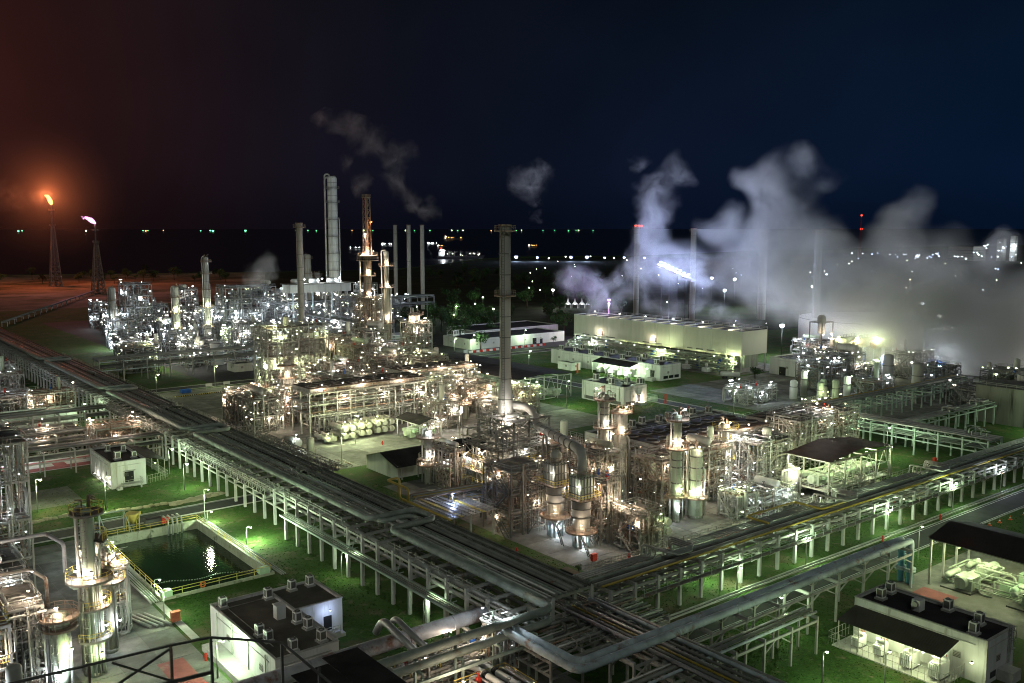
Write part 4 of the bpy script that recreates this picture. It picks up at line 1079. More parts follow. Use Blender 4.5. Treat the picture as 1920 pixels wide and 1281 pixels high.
def fin_fan(label, x0, y0, x1, y1, z, bays, color='warm', power=900, top='fan_deck', seed=0):
    """air-cooler bank on a steel pipe rack"""
    rng = random.Random(seed)
    t = thing('air_cooler_bank', label, 'air cooler', (x0, y0, 0))
    nb = bays
    for i in range(nb + 1):
        xx = x0 + (x1 - x0) * i / nb
        for yy in (y0 + .3, (y0 + y1) / 2, y1 - .3): inst('column', post_mesh(0.36, z - 0.9, 'steel'), t, (xx, yy, 0))
        for zz in (z - 0.95, z - 4.2, z - 7.2):
            if zz > 2: inst('beam', beam_mesh(y1 - y0, 0.3, 0.4, 'steel', 'Y'), t, (xx, y0, zz))
    for zz in (z - 1.4, z - 4.65, z - 7.65):
        if zz > 2:
            for yy in (y0 + .3, y1 - .3): inst('stringer', beam_mesh(x1 - x0, 0.24, 0.34, 'steel', 'X'), t, (x0, yy, zz))
    for i in range(nb):
        xa = x0 + (x1 - x0) * i / nb + 0.12; xb = x0 + (x1 - x0) * (i + 1) / nb - 0.12
        bay = part('bay', MB().box(xa, y0, z - 0.9, xb, y1, z), 'steel_rusty' if i % 3 else 'steel', t)
        part('tube_bundle', MB().box(xa + .25, y0 + .4, z + 0.001, xb - .25, y1 - .4, z + 0.09), top, bay)
        for yy in (y0 + (y1 - y0) * .28, y0 + (y1 - y0) * .72):
            part('fan_shroud', MB().ring((xa + xb) / 2, yy, z + 0.1, min(xb - xa, (y1 - y0) / 2) * .36, min(xb - xa, (y1 - y0) / 2) * .42, 0.35, 12), 'steel_dark', bay)
    for yy in (y0 - 1.2, y1 + 0.1):
        part('walkway', MB().box(x0, yy, z - 1.0, x1, yy + 1.1, z - 0.92), 'grating', t)
    part('handrail', MB().rail_line([(x0, y0 - 1.2, z - .92), (x1, y0 - 1.2, z - .92)], 1.1, 0.08, 1.8), 'steel', t)
    part('handrail', MB().rail_line([(x0, y1 + 1.2, z - .92), (x1, y1 + 1.2, z - .92)], 1.1, 0.08, 1.8), 'steel', t)
    k = 0
    for zz in (z - 4.2, z - 7.2):
        if zz < 2: continue
        for j in range(7):
            yy = y0 + 0.6 + (y1 - y0 - 1.2) * j / 6; r = rng.choice([.15, .2, .28])
            part('pipe', MB().tube([(x0 - 1, yy, zz + r), (x1 + 1, yy, zz + r)], r, 8), rng.choice(['pipe_clad', 'pipe_grey', 'pipe_clad', 'steel_rusty']), t)
    part('pipework', pipework(rng, x0, y0 - 1, x1, y1 + 1, 0.4, z - 1.2, int((x1 - x0) * 2.2), .07, .22), 'pipe_clad', t, kind='stuff')
    n = max(3, int((x1 - x0) / 6))
    for i in range(n):
        xx = x0 + (x1 - x0) * (i + .5) / n
        lamp(t, (xx, y0 - 1.3, z + 1.3), color, power if i % 2 == 0 else 0, 0.22)
        lamp(t, (xx + 1, y0 - .4, z - 3.0), color, power if i % 2 else 0, 0.2, 'tube')
    return t
def tank(label, x, y, r, h, mat='tank_white', cone=0.12):
    t = thing('storage_tank', label, 'tank', (x, y, 0))
    part('shell', MB().lathe(x, y, [(r, 0), (r, h)], 40, cap=False), mat, t)
    part('roof', MB().lathe(x, y, [(r * 1.005, h - .02), (r * .5, h + r * cone * .6), (0.05, h + r * cone)], 40), 'tank_white' if mat == 'tank_white' else mat, t)
    part('rim', MB().ring(x, y, h - .3, r, r + .12, .3, 40), 'steel_dark', t)
    b = MB(); n = 24; rails = []
    for k in range(n):
        a = -2.6 + 1.4 * k / n; z = h * k / n
        b.box(x + (r + .5) * math.cos(a) - .35, y + (r + .5) * math.sin(a) - .35, z, x + (r + .5) * math.cos(a) + .35, y + (r + .5) * math.sin(a) + .35, z + .06)
        rails.append((x + (r + .9) * math.cos(a), y + (r + .9) * math.sin(a), z))
    b.rail_line(rails, 1.0, .06, 3)
    part('spiral_stair', b, 'steel', t)
    part('handrail', MB().rail_ring(x, y, h, r - .2, 1.0, .07, 28), 'steel', t)
    return t

# ------------------------------------------------------------------ unit C (centre right)
def fired_heater():
    x0, y0, x1, y1 = 122.5, 160.5, 135.5, 172.5
    t = thing('fired_heater', 'boxy fired heater in a lattice of steel under the tall middle stack', 'furnace', (x0, y0, 0))
    part('radiant_box', MB().box(x0 + 1, y0 + 1, 1.2, x1 - 1, y1 - 1, 7.2), 'vessel_aged', t)
    for i in range(7):
        xx = x0 + 1 + (x1 - x0 - 2) * i / 6
        part('buckstay', MB().box(xx - .12, y0 + .8, 1.2, xx + .12, y0 + .99, 7.2), 'steel', t)
        yy = y0 + 1 + (y1 - y0 - 2) * i / 6
        part('buckstay', MB().box(x0 + .8, yy - .12, 1.2, x0 + .99, yy + .12, 7.2), 'steel', t)
    part('convection_box', MB().box(x0 + 3.4, y0 + 3, 7.21, x1 - 2.6, y1 - 3, 12.5), 'vessel', t)
    part('transition_hood', MB().lathe(131, 169 - 2.4, [(3.2, 12.5), (1.9, 17.2)], 4), 'stack_steel', t)
    for a in (x0, x0 + 4.3, x0 + 8.6, x1 + 1.5):
        for c in (y0, y0 + 4.2, y0 + 8.4, y1 + 1): inst('column', post_mesh(0.34, 17.2 if a > x0 else 11, 'steel_dark'), t, (a, c, 0))
    for z in (2.6, 5.2, 8.0, 11.0, 14.0, 17.2):
        xs = x0 if z < 12 else x0 + 4.3
        b = MB()
        for c in (y0, y0 + 4.2, y0 + 8.4, y1 + 1): b.box(xs, c - .12, z - .3, x1 + 1.5, c + .12, z)
        for a in (xs, x0 + 8.6, x1 + 1.5): b.box(a - .12, y0, z - .302, a + .12, y1 + 1, z - .002)
        part('floor_beams', b, 'steel', t)
        if z in (2.6, 5.2, 8.0, 11.0, 17.2):
            part('deck', MB().box(xs - 1.2, y0 - 1.2, z, x1 + 1.5, y0 + .7, z + .06).box(xs - 1.2, y0 + .7, z, xs + .7, y1, z + .06), 'grating', t)
            part('handrail', MB().rail_line([(xs - 1.2, y1, z), (xs - 1.2, y0 - 1.2, z), (x1 + 1.5, y0 - 1.2, z)], 1.1, .07, 1.8), 'paint_yellow' if z < 9 else 'steel', t)
    b = MB()
    for k, z in enumerate((0.2, 2.6, 5.2, 8, 11, 14)):
        z2 = (2.6, 5.2, 8, 11, 14, 17.2)[k]
        for a, c in ((x0 + 4.3, x0 + 8.6), (x0 + 8.6, x1 + 1.5), (x0, x0 + 4.3)):
            if a == x0 and z > 9: continue
            b.bar((a, y0, z), (c, y0, z2 - .3), .15); b.bar((c, y0 + .1, z), (a, y0 + .1, z2 - .3), .15)
        for a, c in ((y0, y0 + 4.2), (y0 + 4.2, y0 + 8.4), (y0 + 8.4, y1 + 1)):
            xs = x0 if z < 9 else x0 + 4.3
            b.bar((xs, a, z), (xs, c, z2 - .3), .15); b.bar((xs + .1, c, z), (xs + .1, a, z2 - .3), .15)
    part('lattice', b, 'steel', t)
    rng = random.Random(5)
    part('pipework', pipework(rng, x0 - 1, y0 - 1, x1 + 2, y1 + 1, 7, 16, 60, .07, .24), 'pipe_grey', t, kind='stuff')
    part('pipework', pipework(rng, x0 - 5, y0 - 1.5, x1 + 5, y0 - .5, .3, 5, 24, .07, .16), 'pipe_clad', t, kind='stuff')
    for (x, y, z) in ((x0 + 1, y0 - .9, 4.8), (x0 + 6, y0 - .9, 4.8), (x0 - .9, y0 + 3, 4.8), (x0 - .9, y0 + 8, 7.6), (x1, y0 - .9, 4.8), (x0 + 3, y0 - 1, 7.6), (x0 + 10, y0 - 1, 7.6), (x0 - .9, y0 + 6, 10.6)):
        lamp(t, (x, y, z), 'warm', 700, 0.2)
    for (x, y, z) in ((x0 + 7, y0 - .8, 10.8), (x1 + 1, y0 - 1, 13), (131, 166, 16.9)): lamp(t, (x, y, z), 'white', 500, 0.2)
fired_heater()
st = stack('chimney', 'tallest bare steel chimney in the middle, ribbed with flanges and flared at the foot', 131, 169, 17.3, 60.4, 1.28, 1.95, 28, bands=9, plats=(59.2, 44.5))
lamp(st, (128.4, 165.2, 18.9), 'white', 1100, .16)  # this and the next lamp added to light the chimney foot
lamp(st, (127.5, 164.0, 16.2), 'warm', 800, .16)
def flue():
    t = thing('flue_duct', 'fat grey flue duct elbowing from the chimney foot across to the square reactor head', 'duct', (131, 160, 12))
    part('duct', MB().tube([(132.5, 168.2, 19.2), (133.2, 162, 19.2), (133.2, 160.0, 15.5), (117.5, 129.5, 18.6), (116.6, 126.9, 18.2), (116.4, 126.6, 14.0)], 0.95, 16, bend=1.6, seg=6), 'stack_steel', t)
    a, c = Vector((132.3, 158, 15.7)), Vector((118.2, 131, 18.4))
    for i in range(8):
        p = a.lerp(c, i / 7); d = (c - a).normalized() * .12
        part('stiffener_ring', MB().tube([p - d, p + d], 1.05, 16), 'steel_dark', t)
    for p in ((130, 153.5), (124, 142)): part('support', MB().bar((p[0] - 1.1, p[1], 0), (p[0] - .4, p[1], 15.2), .32).bar((p[0] + 1.1, p[1], 0), (p[0] + .4, p[1], 15.2), .32).bar((p[0] - 1, p[1], 6), (p[0] + .6, p[1], 12), .18), 'steel_dark', t)
flue()
def reactor(x, y, label, dz, cap):
    t = thing('reactor_vessel', label, 'reactor', (x, y, 0))
    for k in range(8):
        a = 2 * PI * k / 8
        part('leg', MB().lathe(x + 1.35 * math.cos(a), y + 1.35 * math.sin(a), [(.3, 0), (.26, 3.1)], 8), 'pipe_blue', t)
    ring_platform(t, x, y, 3.0 + dz, 1.6, 1.5, 'steel_rusty')
    part('lower_shell', MB().lathe(x, y, [(1.2, 2.6), (1.62, 3.2 + dz), (1.62, 5.8 + dz), (1.85, 5.9 + dz)], 24), 'vessel', t)
    part('shell', MB().lathe(x, y, [(1.85, 5.9 + dz), (1.85, 9.2 + dz), (1.6, 9.5 + dz)], 24), 'stack_steel', t)
    for z in (5.9, 7.6, 9.1): part('stiffener_ring', MB().ring(x, y, z + dz, 1.83, 2.0, .16, 24), 'steel_dark', t)
    p = part('platform', MB().box(x - 2.6, y - 2.6, 9.5 + dz, x + 2.6, y + 2.6, 9.62 + dz), 'steel_rusty', t)
    part('handrail', MB().rail_line([(x - 2.6, y - 2.6, 9.6 + dz), (x + 2.6, y - 2.6, 9.6 + dz), (x + 2.6, y + 2.6, 9.6 + dz), (x - 2.6, y + 2.6, 9.6 + dz), (x - 2.6, y - 2.6, 9.6 + dz)], 1.1, .08, 1.3), 'paint_yellow', p)
    z0, z1 = 9.63 + dz, 14.0 + dz
    part('square_head', MB().box(x - 1.6, y - 1.6, z0, x + 1.6, y + 1.6, z1), 'vessel_green' if cap else 'vessel', t)
    for k in range(5):
        u = -1.6 + 3.2 * k / 4
        part('rib', MB().box(x + u - .07, y - 1.75, z0, x + u + .07, y - 1.605, z1), 'steel_dark', t)
        part('rib', MB().box(x - 1.75, y + u - .07, z0, x - 1.605, y + u + .07, z1), 'steel_dark', t)
    for z in (z0 + .9, z0 + 2.2, z1 - .4): part('rib', MB().box(x - 1.78, y - 1.78, z, x + 1.7, y - 1.6, z + .14).box(x - 1.78, y - 1.59, z, x - 1.6, y + 1.7, z + .14), 'steel_dark', t)
    part('handrail', MB().rail_line([(x - 1.6, y - 1.6, z1), (x + 1.6, y - 1.6, z1), (x + 1.6, y + 1.6, z1), (x - 1.6, y + 1.6, z1), (x - 1.6, y - 1.6, z1)], 1.0, .07, 1.2), 'steel_rusty', t)
    if not cap:
        part('dome', MB().lathe(x, y, [(1.1, z1), (1.1, z1 + 1.6), (.7, z1 + 2.1), (.2, z1 + 2.3)], 16), 'vessel', t)
    b = MB()
    for e in (0, .9): b.bar((x - 3.1 + e * .3, y - 6.0 + e, 0.1), (x - 2.0 + e * .3, y - 2.6 + e, 3.0 + dz), .1, .3)
    for k in range(9): f = k / 9; b.bar((x - 3.1 + 1.1 * f, y - 6 + 3.4 * f, .3 + (2.8 + dz) * f), (x - 2.8 + 1.1 * f, y - 5.1 + 3.4 * f, .3 + (2.8 + dz) * f), .25, .05)
    part('stair_flight', b, 'steel_dark', t)
    lamp(t, (x - 2.4, y - 1.5, 12.4 + dz), 'white', 170, .14); lamp(t, (x - 2.2, y - 2.4, 5.2 + dz), 'warm', 220, .14); lamp(t, (x + 2.3, y - 2.2, 12.4 + dz), 'warm', 150, .14)
    lamp(t, (x - .5, y - 1.2, 2.4), 'cool', 800, .2, 'tube'); lamp(t, (x + 2.8, y + 2, 2.4), 'cool', 800, .2, 'tube')
reactor(116.3, 126.6, 'nearer of two fat reactors on blue legs, with a ribbed green square head', 0, True)
reactor(116.8, 134.6, 'farther of two fat reactors on blue legs, with a ribbed silver square head', .9, False)
column('distillation_column', 'slim green-silver column with rusty ring platforms right of the two reactors', 141.9, 125.8, [(.72, 0), (.72, 5.0), (1.05, 5.6), (1.05, 15.2), (.85, 15.8), (.85, 22)], 20, 'vessel_green', [(5.3, 1.4), (15.3, 1.5), (21.2, 1.6)], lamps=[(7.5, -1.9, 'lime', 420), (17.5, -1.9, 'warm', 420), (17.4, -2.9, 'warm', 300), (23.8, -1.5, 'cool', 400), (3.8, -2.2, 'cool', 420)], rings=(8.2, 11.5, 13))
column('distillation_column', 'stout green-silver column standing just right of the slim one', 147.4, 125.4, [(1.45, 0), (1.45, 4), (1.3, 4.4), (1.3, 14.2)], 22, 'vessel_green', [(4.2, 1.2)], lamps=[(6.4, -1.7, 'white', 420), (6.2, -2.9, 'lime', 300), (15.5, -2.2, 'warm', 300)], rings=(8, 10.6, 13))
column('distillation_column', 'silver column with a round yellow-railed top platform behind the stout one', 171.0, 137.0, [(1.1, 0), (1.1, 6), (.95, 6.3), (.95, 14.5)], 18, 'vessel', [(6.2, 1.3), (13.5, 2.2), (10.6, 1.0)], lamps=[(8.2, -1.9, 'white', 500), (15.6, -1.9, 'warm', 600), (12.2, -.6, 'cool', 420), (4.6, -2.2, 'white', 500)], rail='paint_yellow')
column('distillation_column', 'dark-topped column rising behind the green heat exchangers with bent pipes on top', 137.0, 142.0, [(1.0, 0), (1.0, 14.5), (.95, 14.8), (.95, 24.4)], 18, 'vessel_aged', [(17.6, 1.6), (23.6, 1.4)], lamps=[(19.5, -2.0, 'white', 420), (16.6, -1.2, 'warm', 500), (26.2, 2.6, 'white', 240)], rings=(20.5, 22))
column('distillation_column', 'short fat column with a railed crown right of the dark-topped column', 142.8, 143.0, [(1.5, 0), (1.5, 20.0)], 20, 'vessel', [(20.0, 1.1), (15.5, .8)], lamps=[(21.8, -1.9, 'warm', 500), (22.0, -.6, 'warm', 300), (17.2, -2.2, 'warm', 400)])
column('wash_column', 'lone silver column with two railed platforms in front of the dark shed', 117.6, 181.4, [(.95, 0), (.95, 4.2), (1.05, 4.4), (1.05, 12.5)], 18, 'vessel', [(4.6, 1.7), (5.9, 1.3), (11.2, 1.9)], lamps=[(7.8, -2.0, 'white', 520), (13.2, -1.9, 'cool', 420), (5.4, -1.2, 'warm', 420), (5.4, -2.9, 'warm', 420)], rings=(8.5,))
process_frame('process_structure', 'dark tall pipe frame just left of the two reactors', 108.8, 138.5, 8.5, 9, 3, 4.4, 25, lights=3, bulbs=6, dens=1.2, vessels=1, **dict(color='warm', steel='steel_dark', pipe='pipe_warm', power=380, br=.14))
process_frame('process_structure', 'narrow scaffolded frame wrapped round the right of the nearer reactor', 119.4, 124.6, 4.6, 9, 3, 4.0, 26, lights=3, bulbs=5, dens=1.3, vessels=0, **dict(color='warm', steel='steel_warm', pipe='pipe_warm', power=380, br=.14))
# vertical drum on the right of the pad
column('surge_drum', 'fat upright grey drum at the right end of the concrete pad', 175.2, 121.6, [(1.65, 0), (1.65, 5.6)], 24, 'stack_steel', [], lad=False, top=None, lamps=[(7.4, -1.9, 'white', 600)], cat='drum')
column('surge_drum', 'second upright drum half hidden behind the fat grey one', 180.2, 124.6, [(1.5, 0), (1.5, 5.0)], 20, 'vessel', [], lad=False, top=None, cat='drum')
# frames round the columns
WF = dict(color='warm', steel='steel_warm', pipe='pipe_warm', power=520, br=.15)
process_frame('process_structure', 'open steel frame with a railed square deck behind the two reactors', 127, 134, 8.5, 8, 3, 4.8, 11, lights=4, bulbs=8, dens=1.2, vessels=3, **WF)
process_frame('process_structure', 'tangled steel frame between the reactors and the green exchangers', 121.5, 116.5, 6.5, 7, 2, 3.6, 12, lights=3, bulbs=6, dens=1.2, vessels=1, **WF)
process_frame('process_structure', 'steel frame with rusty decks just behind the slim column', 141, 129, 10, 8, 3, 4.0, 13, lights=4, bulbs=8, dens=1.3, vessels=3, **WF)
process_frame('process_structure', 'low green-lit frame with a dark deck and stair right of the stout column', 152.5, 118.5, 6, 5, 1, 5.0, 14, color='lime', lights=2, bulbs=3, dens=1.0, power=500, vessels=1, br=.2)
process_frame('process_structure', 'steel frame crowded with pipes left of the railed silver column', 154, 131, 12, 8, 3, 3.8, 15, lights=4, bulbs=8, dens=1.2, vessels=3, **WF)
process_frame('process_structure', 'bluish-lit frame of horizontal pipes near the fat upright drum', 160, 118, 12, 8, 1, 3.6, 16, color='cool', lights=3, bulbs=5, dens=1.6, power=700, vessels=3, br=.2)
process_frame('process_structure', 'dense pipe frame right of the railed silver column', 174, 130, 14, 8, 3, 3.6, 17, color='white', lights=4, bulbs=9, dens=1.2, vessels=3, power=480, br=.2, steel='steel_warm')
process_frame('process_structure', 'pipe-filled frame behind the fired heater with a flat railed roof', 140, 163, 10, 9, 2, 4.8, 18, lights=3, bulbs=6, dens=1.0, vessels=2, **WF)
process_frame('process_structure', 'valve skid with red drums on a railed deck left of the fired heater', 118, 173, 4, 9, 1, 9.0, 19, lights=2, bulbs=4, dens=1.2, vessels=1, **WF)
process_frame('process_structure', 'rusty frame under the left end of the centre-right air coolers', 143, 150, 10, 9, 2, 4.8, 20, lights=3, bulbs=6, dens=1.1, vessels=2, **WF)
process_frame('process_structure', 'frame with slanting pipes at the right end of the air coolers', 196, 134, 14, 10, 3, 4.2, 21, color='white', lights=4, bulbs=9, dens=1.1, vessels=2, power=700, br=.22)
process_frame('process_structure', 'rust-brown pipe frame beside the start of the pale green rack', 214, 138, 14, 12, 3, 3.8, 22, lights=4, bulbs=9, dens=1.0, vessels=2, **WF)
fin_fan('long rusty bank of air coolers behind the centre-right columns', 153.5, 141.5, 194, 156.5, 11.2, 9, 'warm', 700, seed=1)
fin_fan('shorter bank of air coolers at the far right of the centre-right unit', 199, 143, 222, 153, 10.8, 5, 'warm', 700, seed=2)
def exchanger_pair(label, x, y, L, r, n, mat, axis='Y', stack_=2, color='lime', light=400, group=None):
    t = thing('heat_exchanger', label, 'heat exchanger', (x, y, 0), 0, group)
    for i in range(n):
        for j in range(stack_):
            z = 0.9 + r + j * (2 * r + 0.45); xx = x + i * (2 * r + 0.7)
            p, q = ((xx, y, z), (xx, y + L, z)) if axis == 'Y' else ((x, y + i * (2 * r + .7), z), (x + L, y + i * (2 * r + .7), z))
            s_ = part('shell', MB().hvessel(p, q, r), mat, t)
            p, q = Vector(p), Vector(q); d = (q - p).normalized()
            part('channel_flange', MB().tube([p - d * .05, p + d * .12], r * 1.18, 16).tube([p + d * .6, p + d * .75], r * 1.15, 16), mat, s_)
            part('channel_cover', MB().tube([p - d * (.46 * r + .12), p - d * (.46 * r)], r * 1.02, 16).tube([p - d * (.46 * r), p], r * .98, 16), 'vessel_aged', s_)
            for f in (.25, .75):
                c = p.lerp(q, f)
                part('saddle', MB().cbox(c.x, c.y, z - r - .42, r * 1.1, r * 1.1, .5), 'concrete_pale', s_)
            part('nozzle_pipe', MB().tube([tuple(p.lerp(q, .15) + Vector((0, 0, r * .9))), tuple(p.lerp(q, .15) + Vector((0, 0, r + .5))), tuple(p.lerp(q, .5) + Vector((0, 0, r + .5)))], .14, 6), mat, s_)
    if light: lamp(t, (x - .6, y - .8, 0.9 + stack_ * (2 * r + .6) + .8), color, light, .2)
    return t
exchanger_pair('pair of stacked lime-green heat exchangers at the foot of the slim column', 130.2, 119.4, 6.5, .72, 2, 'vessel_green', 'Y', 2, 'lime', 420)
exchanger_pair('row of pale horizontal exchangers beside the fat upright drum', 166.5, 116.5, 7, .5, 3, 'vessel', 'Y', 2, 'cool', 500)
# brown-roofed compressor house on the lawn side
def shelter(name, label, x0, y0, x1, y1, z, rise, mat, plat=0.0, posts=4, truss=True, ridge='X', color='lime', power=600, lamps_n=4, seed=0, equip=True, slab=True):
    t = thing(name, label, 'shelter', (x0, y0, 0))
    ym, xm = (y0 + y1) / 2, (x0 + x1) / 2
    if rise > 0 and ridge == 'X':
        part('roof_slope', MB().box(0, 0, 0, 0, 0, 0).quad([(x0, y0, z), (x1, y0, z), (x1, ym, z + rise), (x0, ym, z + rise)]).quad([(x0, y0, z - .12), (x0, ym, z + rise - .12), (x1, ym, z + rise - .12), (x1, y0, z - .12)]), mat, t)
        part('roof_slope', MB().quad([(x0, ym, z + rise), (x1, ym, z + rise), (x1, y1, z), (x0, y1, z)]).quad([(x0, ym, z + rise - .12), (x0, y1, z - .12), (x1, y1, z - .12), (x1, ym, z + rise - .12)]), mat, t)
    elif rise > 0:
        part('roof_slope', MB().quad([(x0, y0, z), (xm, y0, z + rise), (xm, y1, z + rise), (x0, y1, z)]).quad([(x0, y0, z - .12), (x0, y1, z - .12), (xm, y1, z + rise - .12), (xm, y0, z + rise - .12)]), mat, t)
        part('roof_slope', MB().quad([(xm, y0, z + rise), (x1, y0, z), (x1, y1, z), (xm, y1, z + rise)]).quad([(xm, y0, z + rise - .12), (xm, y1, z + rise - .12), (x1, y1, z - .12), (x1, y0, z - .12)]), mat, t)
    else:
        part('roof_slope', MB().quad([(x0, y0, z + rise), (x1, y0, z + rise), (x1, y1, z), (x0, y1, z)]).quad([(x0, y0, z + rise - .12), (x0, y1, z - .12), (x1, y1, z - .12), (x1, y0, z + rise - .12)]), mat, t)
    for i in range(posts):
        xx = x0 + .4 + (x1 - x0 - .8) * i / (posts - 1)
        for yy in (y0 + .4, y1 - .4):
            part('post', MB().bar((xx, yy, 0), (xx, yy, z - .15), .3), 'steel', t)
        part('roof_beam', MB().bar((xx, y0 + .4, z - .3), (xx, y1 - .4, z - .3), .24), 'steel', t)
        if truss and i < posts - 1:
            xn = x0 + .4 + (x1 - x0 - .8) * (i + 1) / (posts - 1)
            part('brace', MB().bar((xx, y0 + .4, plat + .3), ((xx + xn) / 2, y0 + .4, z - .4), .15).bar((xn, y0 + .4, plat + .3), ((xx + xn) / 2, y0 + .4, z - .4), .15), 'steel', t)
    for yy in (y0 + .4, y1 - .4): part('eave_beam', MB().bar((x0 + .3, yy, z - .5), (x1 - .3, yy, z - .5), .26), 'steel', t)
    if plat:
        part('floor_slab', MB().box(x0 + .8, y0 + .8, plat - .25, x1 - .8, y1 - .8, plat), 'concrete_pale', t)
        part('handrail', MB().rail_line([(x0 + .8, y1 - .8, plat), (x0 + .8, y0 + .8, plat), (x1 - .8, y0 + .8, plat)], 1.1, .07, 1.6), 'steel', t)
        for i in range(6):
            for yy in (y0 + 1.5, y1 - 1.5): inst('pier', post_mesh(.6, plat - .26, 'concrete_stained'), t, (x0 + 1.6 + (x1 - x0 - 3.2) * i / 5, yy, 0))
    rng = random.Random(seed)
    if equip:
        n = max(2, int((x1 - x0) / 7))
        for i in range(n):
            xx = x0 + (x1 - x0) * (i + .5) / n
            for yk in range(max(1, int((y1 - y0) / 9))):
                yc = y0 + (y1 - y0) * (yk + .5) / max(1, int((y1 - y0) / 9))
                part('compressor_casing', MB().box(xx - 1.8, yc - 1.5, plat + .3, xx + 1.2, yc + 1.3, plat + 2.4).tube([(xx - 2.8, yc, plat + 1.6), (xx + 2.4, yc, plat + 1.6)], .95, 14), 'vessel_green', t)
                part('gas_cooler', MB().hvessel((xx - 1.8, yc + 2.6, plat + 2.0), (xx + 1.8, yc + 2.6, plat + 2.0), .55), 'vessel_green', t)
                part('skid', MB().box(xx - 2.9, yc - 1.9, plat + .02, xx + 2.9, yc + 3.2, plat + .28), 'steel_dark', t)
            part('suction_drum', MB().hvessel((xx - 1.6, ym - 2.6, plat + 2.4), (xx + 1.4, ym - 2.6, plat + 2.4), .6), 'paint_lightgreen', t)
            part('motor', MB().box(xx + 1.3, ym - .9, plat + .3, xx + 2.9, ym + .9, plat + 1.9), 'paint_lightgreen', t)
        part('pipework', pipework(rng, x0 + 1, y0 + 1, x1 - 1, y1 - 1, plat + .2, plat + 3, int((x1 - x0) * 1.1), .08, .26), 'vessel_green', t, kind='stuff')
    for i in range(lamps_n):
        xx = x0 + (x1 - x0) * (i + .5) / lamps_n
        lamp(t, (xx, y0 + (y1 - y0) * (.2 if i % 2 else .78), z - .8), color, power, .2, 'tube')
    return t
shelter('compressor_shelter', 'open compressor shelter with a brown pitched roof on the lawn at right', 177.5, 113.5, 203.5, 125.0, 9.4, 1.3, 'roof_brown', plat=2.4, posts=5, color='lime', power=1100, lamps_n=5, seed=4, ridge='Y')
shelter('compressor_shelter', 'compressor shelter with dark corrugated roof at the right edge', 149.6, 55, 164, 76.5, 8.2, 1.5, 'roof_sheet', plat=0, posts=4, color='lime', power=1500, lamps_n=5, seed=5, ridge='Y', truss=False)
shelter('compressor_shelter', 'large green-lit shelter with wide black roof behind the middle chimney', 196, 247, 222, 322, 8.6, 0.8, 'roof_dark', plat=0, posts=5, color='green', power=2200, lamps_n=5, seed=6, ridge='Y')
shelter('pump_shelter', 'small dark pitched canopy over black motors by the exchanger bank', 139.5, 219.5, 147.5, 232.5, 5.0, 1.2, 'roof_dark', posts=3, color='white', power=500, lamps_n=2, seed=7, ridge='Y')
def gable_shed(label, x0, y0, x1, y1, h, rise, mat='roof_dark'):
    t = thing('gable_shed', label, 'shed', (x0, y0, 0)); ym = (y0 + y1) / 2
    part('wall', MB().box(x0, y0, 0, x0 + .2, y1, h).quad([(x0, y0, h), (x0, y1, h), (x0, ym, h + rise)][::-1]), 'wall_panel', t)
    part('wall', MB().box(x1 - .2, y0, 0, x1, y1, h).quad([(x1, y0, h), (x1, y1, h), (x1, ym, h + rise)]), 'wall_panel', t)
    part('wall', MB().box(x0 + .2, y0 + 1.5, 0, x1 - .2, y0 + 1.7, h * .9), 'wall_panel', t)
    part('wall', MB().box(x0 + .2, y1 - .2, 0, x1 - .2, y1, h), 'wall_panel', t)
    e = .7
    part('roof_slope', MB().quad([(x0 - e, y0 - e, h - .25), (x1 + e, y0 - e, h - .25), (x1 + e, ym, h + rise + .12), (x0 - e, ym, h + rise + .12)]), mat, t)
    part('roof_slope', MB().quad([(x0 - e, ym, h + rise + .12), (x1 + e, ym, h + rise + .12), (x1 + e, y1 + e, h - .25), (x0 - e, y1 + e, h - .25)]), mat, t)
    for k in range(7): part('post', MB().bar((x0 + 1 + (x1 - x0 - 2) * k / 6, y0 - .3, 0), (x0 + 1 + (x1 - x0 - 2) * k / 6, y0 - .3, h - .3), .2), 'steel', t)
    part('door', MB().box(x0 + 9, y0 + 1.44, 0, x0 + 12, y0 + 1.49, 2.4), 'glass_dark', t)
    lamp(t, (x0 + 15, y0 + 1.2, 2.6), 'cool', 260, .2, 'tube'); lamp(t, (x0 + 22, y0 + 1.2, 2.6), 'cool', 260, .2, 'tube')
gable_shed('long dark-roofed gable shed behind the lone column', 113.5, 188.5, 143, 203.5, 3.4, 2.0)

# ------------------------------------------------------------------ middle unit
fin_fan('long bank of air coolers with a brown banded top in the middle unit', 117.8, 243.5, 157.5, 255.5, 14, 9, 'warm', 1100, seed=3)
fin_fan('second bank of air coolers with a pale end beside the wide black shelter', 160, 262, 190, 274, 13, 6, 'warm', 1100, seed=31)
for i in range(4):
    exchanger_pair('stacked cream exchanger bank, %s from the left, in front of the middle air coolers' % ORD[i], 117.6 + i * 5.6, 232 + i * .6, 8, .78 if i else .6, 3 if i == 3 else 2, 'vessel_aged', 'Y', 2 if i else 1, 'lime', 700, 'exchangers before the middle air coolers')
tm = exchanger_pair('silver drum on a stand at the left foot of the middle unit', 108.2, 232, 6, 1.1, 1, 'vessel_aged', 'Y', 1, 'cool', 900)
column('hopper', 'small capped silo with a slanted ladder at the edge of the yard', 106.7, 220.9, [(1.0, 0), (1.0, 5.2)], 16, 'vessel', [], top=None, lad=False, cat='silo', side_pipe=False)
column('distillation_column', 'short dark-topped column at the left end of the middle unit', 127.4, 279, [(1.6, 0), (1.6, 11.5), (1.2, 12), (1.2, 17)], 18, 'vessel', [(4, 1.6), (12, 1.8), (16, 2.0)], lamps=[(6.5, -1.9, 'white', 900), (14, -2.1, 'warm', 700)])
